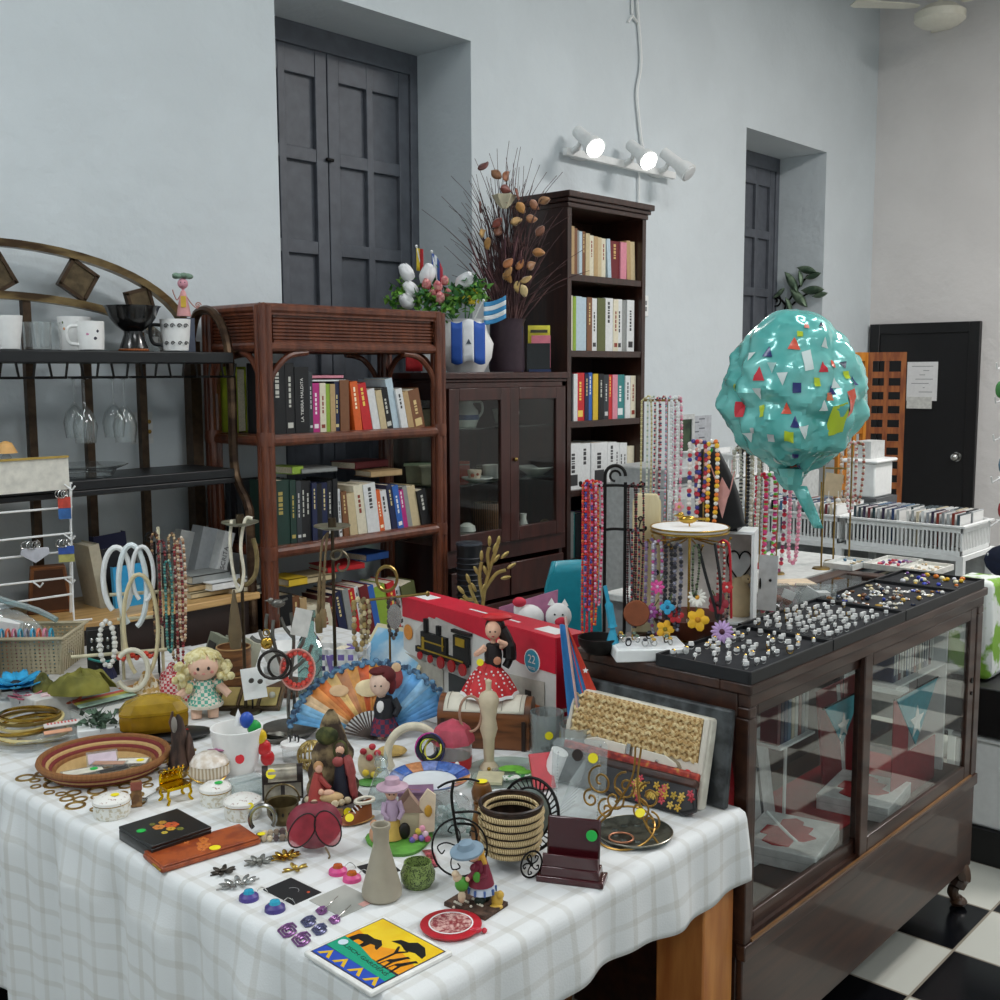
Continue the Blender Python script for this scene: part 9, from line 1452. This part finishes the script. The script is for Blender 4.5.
# ---------------------------------------------------------------- rack counter and left back corner
CZ_ = .8855
a = on(30, 3.375, CZ_); t = th('wire_display', 'white wire earring display with a header board on the wooden counter', 'display', a)
def lp3(x, y, Y=3.375): p = atY(x, y, Y); return Vector((p.x, Y, p.z))
def W3(mat): m = MB(mat); m.T = (tr(*a.p)@Matrix.Rotation(a.rz, 4, 'Z')).inverted(); return m
p, q = lp3(-24, 463), lp3(69, 489); W3(mt('#dedbd0', .5)).bx(p.x, q.x, 3.37, 3.38, q.z, p.z).o('header_board', t); W3(mt('#b89a4a', .5)).bx(p.x, q.x, 3.365, 3.385, p.z, p.z+.006).o('gold_edge', t)
m = W3(WPL)
for y0, y1 in ((491, 483), (513, 507), (541, 533), (559, 551), (586, 577), (606, 594)): m.cyl(lp3(-24, y0+2), lp3(72, y1), .0035, n=6)
m.cyl(lp3(70, 483), lp3(73, 612), .004, n=6).cyl(lp3(71, 490), Vector((lp3(88, 600).x, 3.5, CZ_+.005)), .004, n=6).tube([lp3(73, 605), Vector((lp3(73, 612).x, 3.37, CZ_+.005)), Vector((lp3(88, 622).x, 3.345, CZ_+.005))], .004, 6)
for x, y in ((40, 581), (72, 578), (72, 484), (72, 534)): m.tube([lp3(x-8, y), lp3(x, y+6, 3.33), lp3(x+3, y+2, 3.32)], .003, 5)
m.o('wire_frame', t)
def pack(label, x, y, w, h, cols, shape=0):
    p = lp3(x, y, 3.345); k = A(p); q = th('earring_pack', label, 'pack', k)
    if shape: MB(mt(cols[0], .5, n=.1), k).prism([(-w/2, 0), (w/2, 0), (w*.55, -h*.4), (0, -h), (-w*.55, -h*.4)], -1.5, 1.5, XZ).o('pouch', q, bev=.001)
    else:
        for i, c in enumerate(cols): MB(mt(c, .4, n=.2), k).box((0, i*.3, -h*(i+.5)/len(cols)), (w, 2, h/len(cols))).o('card', q)
    m = MB(SILV, k)
    for i in range(5): m.ring((-w*.35+i*w*.17, -1, 3), 4, .5, rotm(0, 0, i*20), ax='y', n=10, m=4)
    m.o('hoops', q)
pack('red and blue charm pack high on the white wire display', 64, 497, 12, 22, ('#c84a3c', '#3a6aa8')); pack('white heart-shaped pack with silver hoops on the wire display', 35, 548, 25, 15, ('#c4c4cc',), 1); pack('blue and yellow earring pack on the wire display', 66, 546, 15, 16, ('#3a5aa8', '#b8b46a'))
a = on(40, 3.58, CZ_, 4); t = th('leather_box', 'tapered brown leather box behind the white wire display', 'box', a); MB(tex('brown_leather', '#5c3418', '#8a5428', 'noise', 12, r=.45), a).prism([(-22, 0), (21, 0), (15, 46), (-17, 46)], -8, 8, XZ).o('box_body', t, bev=.004); MB(mt('#4a2812', .5), a).prism([(-18, 3), (17, 3), (12, 43), (-14, 43)], 8, 8.6, XZ).o('stitched_panel', t)
a0_ = CZ_
def lbook(label, x, Y, w, h, d, hx, lean, lab=None, rz=0):
    q = on(x, Y, CZ_); k = q.s; o = book(q.p.x, Y, CZ_, w*k, h*k, d*k, hx, lean, label, 'books on the rack counter', lab=lab); o.rotation_euler.z = radians(rz); return o
lbook('thick cream album leaning left on the rack counter', 102, 3.5, 11, 66, 34, '#b8b09a', 9); lbook('navy blue book behind the cyan one on the rack counter', 124, 3.62, 34, 66, 8, '#1c1f45', 4); lbook('black and cyan book on the rack counter beside the cream album', 132, 3.52, 36, 58, 8, '#17191f', 3); lbook('cyan booklet in front of the black book on the counter', 139, 3.46, 34, 42, 5, '#2f9ad0', 2)
lbook('pale grey book with a tool photograph, leftmost of the leaning trio', 186, 3.6, 26, 54, 12, '#b8bab8', -16); lbook('wide grey book in the middle of the leaning trio on the counter', 204, 3.55, 22, 58, 20, '#a9adb0', -16); lbook('white book with dark title, rightmost of the leaning trio', 216, 3.5, 12, 56, 24, '#d8d9d8', -18, '#4a4a4c')
flat(184, 226, 3.40, CZ_, .16, .02, 'beige', 'beige book at the bottom of the counter stack'); flat(182, 222, 3.42, CZ_+.021, .14, .022, 'tan', 'tan book, second from the bottom of the counter stack'); flat(186, 224, 3.43, CZ_+.044, .13, .03, 'grey', 'grey-green book on top of the counter stack'); flat(206, 248, 3.37, CZ_+.0215, .10, .028, 'white', 'thick white book lying at the right of the counter stack'); flat(226, 254, 3.37, CZ_, .12, .02, 'cream', 'cream book at the right end of the rack counter')
# frames and round boxes under the counter edge
for i, (x, w_, h_, hx, lb) in enumerate(((206, 26, 52, '#8c917e', 'grey-green picture frame with a dark arch, leftmost of the leaning frames'), (222, 24, 50, '#a8ac98', 'pale green frame in the middle of the leaning frames'), (240, 24, 50, '#b8b8a4', 'cream frame, rightmost of the leaning frames'))):
    a = at(x, 688+i*2, TZ, -22); t = th('picture_frame', lb, 'picture frame', a); T = rotm(0, -22, 0); MB(mt(hx, .5, n=.08), a).box((0, 6, h_/2), (9, 30, h_), T=rotm(0, 20, 40)).o('frame', t, bev=.001); MB(mt('#3a3a38' if i == 0 else '#8a7a66', .5), a).box((-4.8, 6, h_/2), (.6, 20, h_*.7), T=rotm(0, 20, 40)).o('picture', t)
for i, (x, y, r, z, lb) in enumerate(((236, 698, 19, TZ, 'round brown wooden box beside the rag doll head'), (228, 690, 17, TZ+.045, 'smaller round wooden box stacked askew on the round brown one'))): 
    a = at(x, y, TZ); 
    if i: a = A(A(at(236, 698).p).p+Vector((0, .005, 25.2*a.zs)))
    t = th('round_box', lb, 'box', a); MB(tex('band_wood', '#5c3a22', '#8f6038', 'noise', 10, (1, 1, 6), .5), a).lathe([(0, 0), (r, 0), (r, 25), (r*.9, 25), (r*.9, 4), (0, 4)], n=28).o('body', t); MB(mt('#b08a5a', .5), a).ring((0, 0, 24.5), r*.97, .8, n=28).o('rim', t)
# necklace racks at the left back
a = at(140, 706, TZ); t = th('necklace_rack', 'wooden rod rack of white and brown bangles behind the cream pouch', 'stand', a)
def hz_(y): return (atY(140, y, a.p.y).z-TZ)/a.zs
RODM = mt('#d8d0b0', .5, n=.1); MB(tex('pale_block', '#9a6a3a', '#b8884f', 'noise', 8, r=.6), a).box((8, 6, 10), (66, 14, 20)).o('base_block', t, bev=.002); MB(RODM, a).cyl((-14, 6, 18), (-14, 6, hz_(588)), 1.6, n=8).cyl((24, 6, 18), (24, 6, hz_(528)), 1.6, n=8).o('post', t)
for x0, x1, y in ((-24, 34, 593), (-18, 24, 618), (-62, 28, 652)): MB(RODM, a).cyl((x0, 3, hz_(y)), (x1, 3, hz_(y)), 1.7, n=8).o('rod', t)
IW = mt('#e6e2d6', .4, n=.06)
for i, (x, yt, yb, wd, hx, r, lb) in enumerate(((-16, 545, 610, 13, '#e9ebea', 2.6, 'broad white headband hanging leftmost on the rod rack'), (-2, 543, 625, 13, '#dfe8ea', 2.6, 'second white headband with pale blue sheen on the rod rack'), (8, 545, 600, 10, '#e4e6e6', 2., 'third white headband on the rod rack'), (4, 572, 675, 16, '#d6c8a0', 2., 'cream curved bangle loop hanging low on the rod rack'), (-6, 646, 686, 15, '#e2ddc8', 2.4, 'thick ivory bangle at the bottom of the rod rack'))):
    q = th('bangle', lb, 'bangle', a); zt, zb = hz_(yt), hz_(yb); MB(mt(hx, .4, n=.05), a).tube([(x+wd*cos(radians(an)), -4-i*2, (zt+zb)/2+(zt-zb)/2*sin(radians(an))) for an in range(-80 if i != 4 else -150, 250 if i != 4 else 140, 12)], r, 8).o('band', q)
q = th('bead_bracelet', 'white bead loop hanging at the left of the rod rack', 'bracelet', a); strand(a, [(-28+7*cos(k*.3), -3, hz_(640)+22*sin(k*.3)) for k in range(22)], ['#eceae4'], 2.6).o('beads', q)
q = th('bead_bracelet', 'red coral bead bracelet on the lowest rod', 'bracelet', a); strand(a, [(-18+k*2.2, -2, hz_(655)-2*sin(k)) for k in range(18)], ['#d8402c', '#e0543c', '#c83028'], 2.6).o('beads', q)
RR = random.Random(8)
for i, (x, zt, zb, cl, lb) in enumerate(((20, 533, 640, ['#5a3a2a', '#a8845a', '#3a2a20'], 'brown wooden bead necklace at the left of the dark strands'), (26, 540, 625, ['#6a1c28', '#8a2c34', '#3a1c20'], 'dark red bead necklace in the middle of the dark strands'), (31, 560, 650, ['#2a6a6a', '#3a8a84', '#8ab0a0'], 'teal bead necklace among the dark strands'), (36, 535, 660, ['#a8906a', '#d8c09a', '#6a4a34'], 'tan and cream bead necklace at the right of the dark strands'), (41, 545, 668, ['#7a1c24', '#a83a40', '#e8c8b8'], 'crimson glass bead necklace, rightmost of the dark strands'), (44, 538, 640, ['#c9a888', '#8a5a3a', '#e4d4c0'], 'peach bead necklace behind the crimson one'))): necklace(lb, a, loop(x-2.6, x+2.6, hz_(zt), hz_(zb), -6-(i % 3)*4), cl, 1.5)
t = th('hook_stand', 'black iron scroll hook stand above the dark strands', 'stand', A(a.p+Vector((.075, .03, 0)))); b = a; MB(IRON, b).cyl((2, 0, 0), (2, 0, hz_(545)), 1.3, n=8).tube(spiral((2-4, 0, hz_(541)), 6, 1.4, 0), 1.2, 6).cyl((-8, 0, hz_(560)), (24, 0, hz_(556)), 1., n=6).box((2, 0, 1), (26, 16, 2)).o('iron_hook', t)
t = th('earring_box', 'black open box of silver earrings left of the rod rack', 'box', at(104, 676, RS)); b = at(104, 676, RS); b.p.z = RS; t.location = (b.p.x, b.p.y, TZ+.0005); zk = (RS-TZ)/b.zs; h_ = 72
MB(mt('#1c1a1a', .5), b).box((0, 8, h_/2), (30, 16, h_)).o('body', t, bev=.002); m = MB(SILV, b)
for i in range(10): m.sph((-10+(i % 5)*5, -.8, h_*.86-(i//5)*8), (1.7, 1, 2.4), 6, 4)
m.o('earring', t); MB(mt('#2f8a84', .4), b).tube(spl([(-14, -1, h_*.62), (0, -2, h_*.56), (14, -1, h_*.58)]), 1.2, 5).o('teal_cord', t)
m = MB(mt('#24264a', .7), b); b2 = at(102, 672, RS); t = th('navy_tassel', 'navy blue tassel hanging in front of the black earring box', 'tassel', A(b.p+Vector((0, -.025, .01)))); m.lathe([(8, -14), (7, 0), (4, 8), (0, 9)], n=14, fx=lambda t_, z: 1+.15*cos(7*t_)).o('tassel', t)
a = at(372, 784); t = th('flower_figurine', 'green based figurine of red and yellow flowers between the nativity and the headband', 'figurine', a); MB(mt('#5a9a44', .5, n=.15), a).sph((0, 0, 2), (16, 10, 3), 14, 6).o('base', t); MB(mt('#cdbb9a', .6, n=.1), a).sph((-2, 5, 18), (12, 6, 16), 12, 8).o('rock', t)
for x, z, hx in ((-6, 12, '#e8c83a'), (2, 10, '#e8d04a'), (7, 14, '#d8b830'), (-2, 26, '#b8303c'), (6, 30, '#c8404a'), (-8, 32, '#a82834'), (1, 36, '#c0343e')): MB(mt(hx, .5), a).sph((x, -4+z*.1, z), (3.6, 2.6, 3.2), 8, 6).o('flower', t)
t = th('folded_papers', 'loose white paper sheets on the table beside the rattan bookcase', 'papers', loc=tuple(atZ(300, 648, TZ+.0025)), rz=.5)
for i in range(3): MB(mt(('#e6e6e2', '#d8d4c8', '#dfe4e8')[i], .7)).box((.03*i, .02*i, .003+.004*i), (.2, .14, .003), rz=i*14).o('sheet', t)
t = th('wooden_tray', 'brown wooden tray of trinkets between the candle stand and the crate', 'tray', loc=tuple(atZ(292, 690, TZ)), rz=.3); MB(mt('#5a3a24', .5, n=.15)).box((0, 0, .008), (.16, .12, .016)).o('tray_body', t, bev=.003); m = MB(mt('#8a8378', .3, .7, n=.3))
for i in range(9): m.sph((-.06+(i*5 % 9)*.014, -.04+(i*4 % 7)*.012, .02), (.008, .007, .005), 7, 5)
m.o('trinkets', t)
for lb, tx, sz in (('black book, third from the left on the top shelf of the rattan', 'LA TIERRA MALDITA', .018), ('white book with dark title, rightmost of the leaning trio', 'ESCRITA', .026)):
    for o in [o for o in bpy.data.objects if str(o.get('label', '')).startswith(lb)]:
        cv = [c for c in o.children if c.name.startswith('cover')][0]; bb = [Vector(v) for v in cv.bound_box]; x_ = (min(v.x for v in bb)+max(v.x for v in bb))/2; z_ = (min(v.z for v in bb)+max(v.z for v in bb))/2
        for c in list(o.children):
            if c.name.startswith('spine_title'): bpy.data.objects.remove(c)
        text(tx, sz, o, mt('#e8e6e0', .5, n=0) if 'black' in lb else mt('#4a4a4c', .5, n=0), tr(x_, -.0012, z_)@Matrix.Rotation(0 if 'black' in lb else radians(17), 4, 'Y')@rotm(90)@rotm(0, 0, 90), 'spine_lettering')
# ---------------------------------------------------------------- light
def area(name, loc, sx, sy, e, col=(1, 1, 1), rot=(0, 0, 0)):
    l = bpy.data.lights.new(name, 'AREA'); l.shape = 'RECTANGLE'; l.size = sx; l.size_y = sy; l.energy = e; l.color = col
    o = bpy.data.objects.new(name, l); COL.objects.link(o); o.location = loc; o.rotation_euler = rot; return o
area('unseen_ceiling_light', (-1.3, 2.4, 4.3), .5, 1.6, 125, (.96, .99, 1))
area('unseen_ceiling_light', (.7, 2.1, 4.35), 1.2, .4, 42, (.93, .98, 1))
area('unseen_ceiling_light', (3.9, .9, 4.4), 1.4, .5, 80, (.95, .99, 1))
area('unseen_ceiling_light', (6.0, .2, 4.4), 1.4, .5, 330, (1, .96, .93))  # unseen warm lamp, added to brighten the right wall
area('unseen_ceiling_light', (.8, -1.8, 4.4), 2., .8, 150, (.97, .99, 1))  # unseen soft fill added behind the camera for the front of the table
W = bpy.data.worlds.new('world'); SC.world = W; W.use_nodes = True
W.node_tree.nodes['Background'].inputs[0].default_value = (.8, .86, .9, 1); W.node_tree.nodes['Background'].inputs[1].default_value = .05
V = SC.view_settings; SC.display_settings.display_device = 'sRGB'; V.view_transform = 'Standard'; V.look = 'None'; V.gamma = 1; V.use_curve_mapping = False; V.exposure = -1.15
SC.cycles.max_bounces = 10; SC.cycles.transparent_max_bounces = 24; SC.cycles.diffuse_bounces = 4
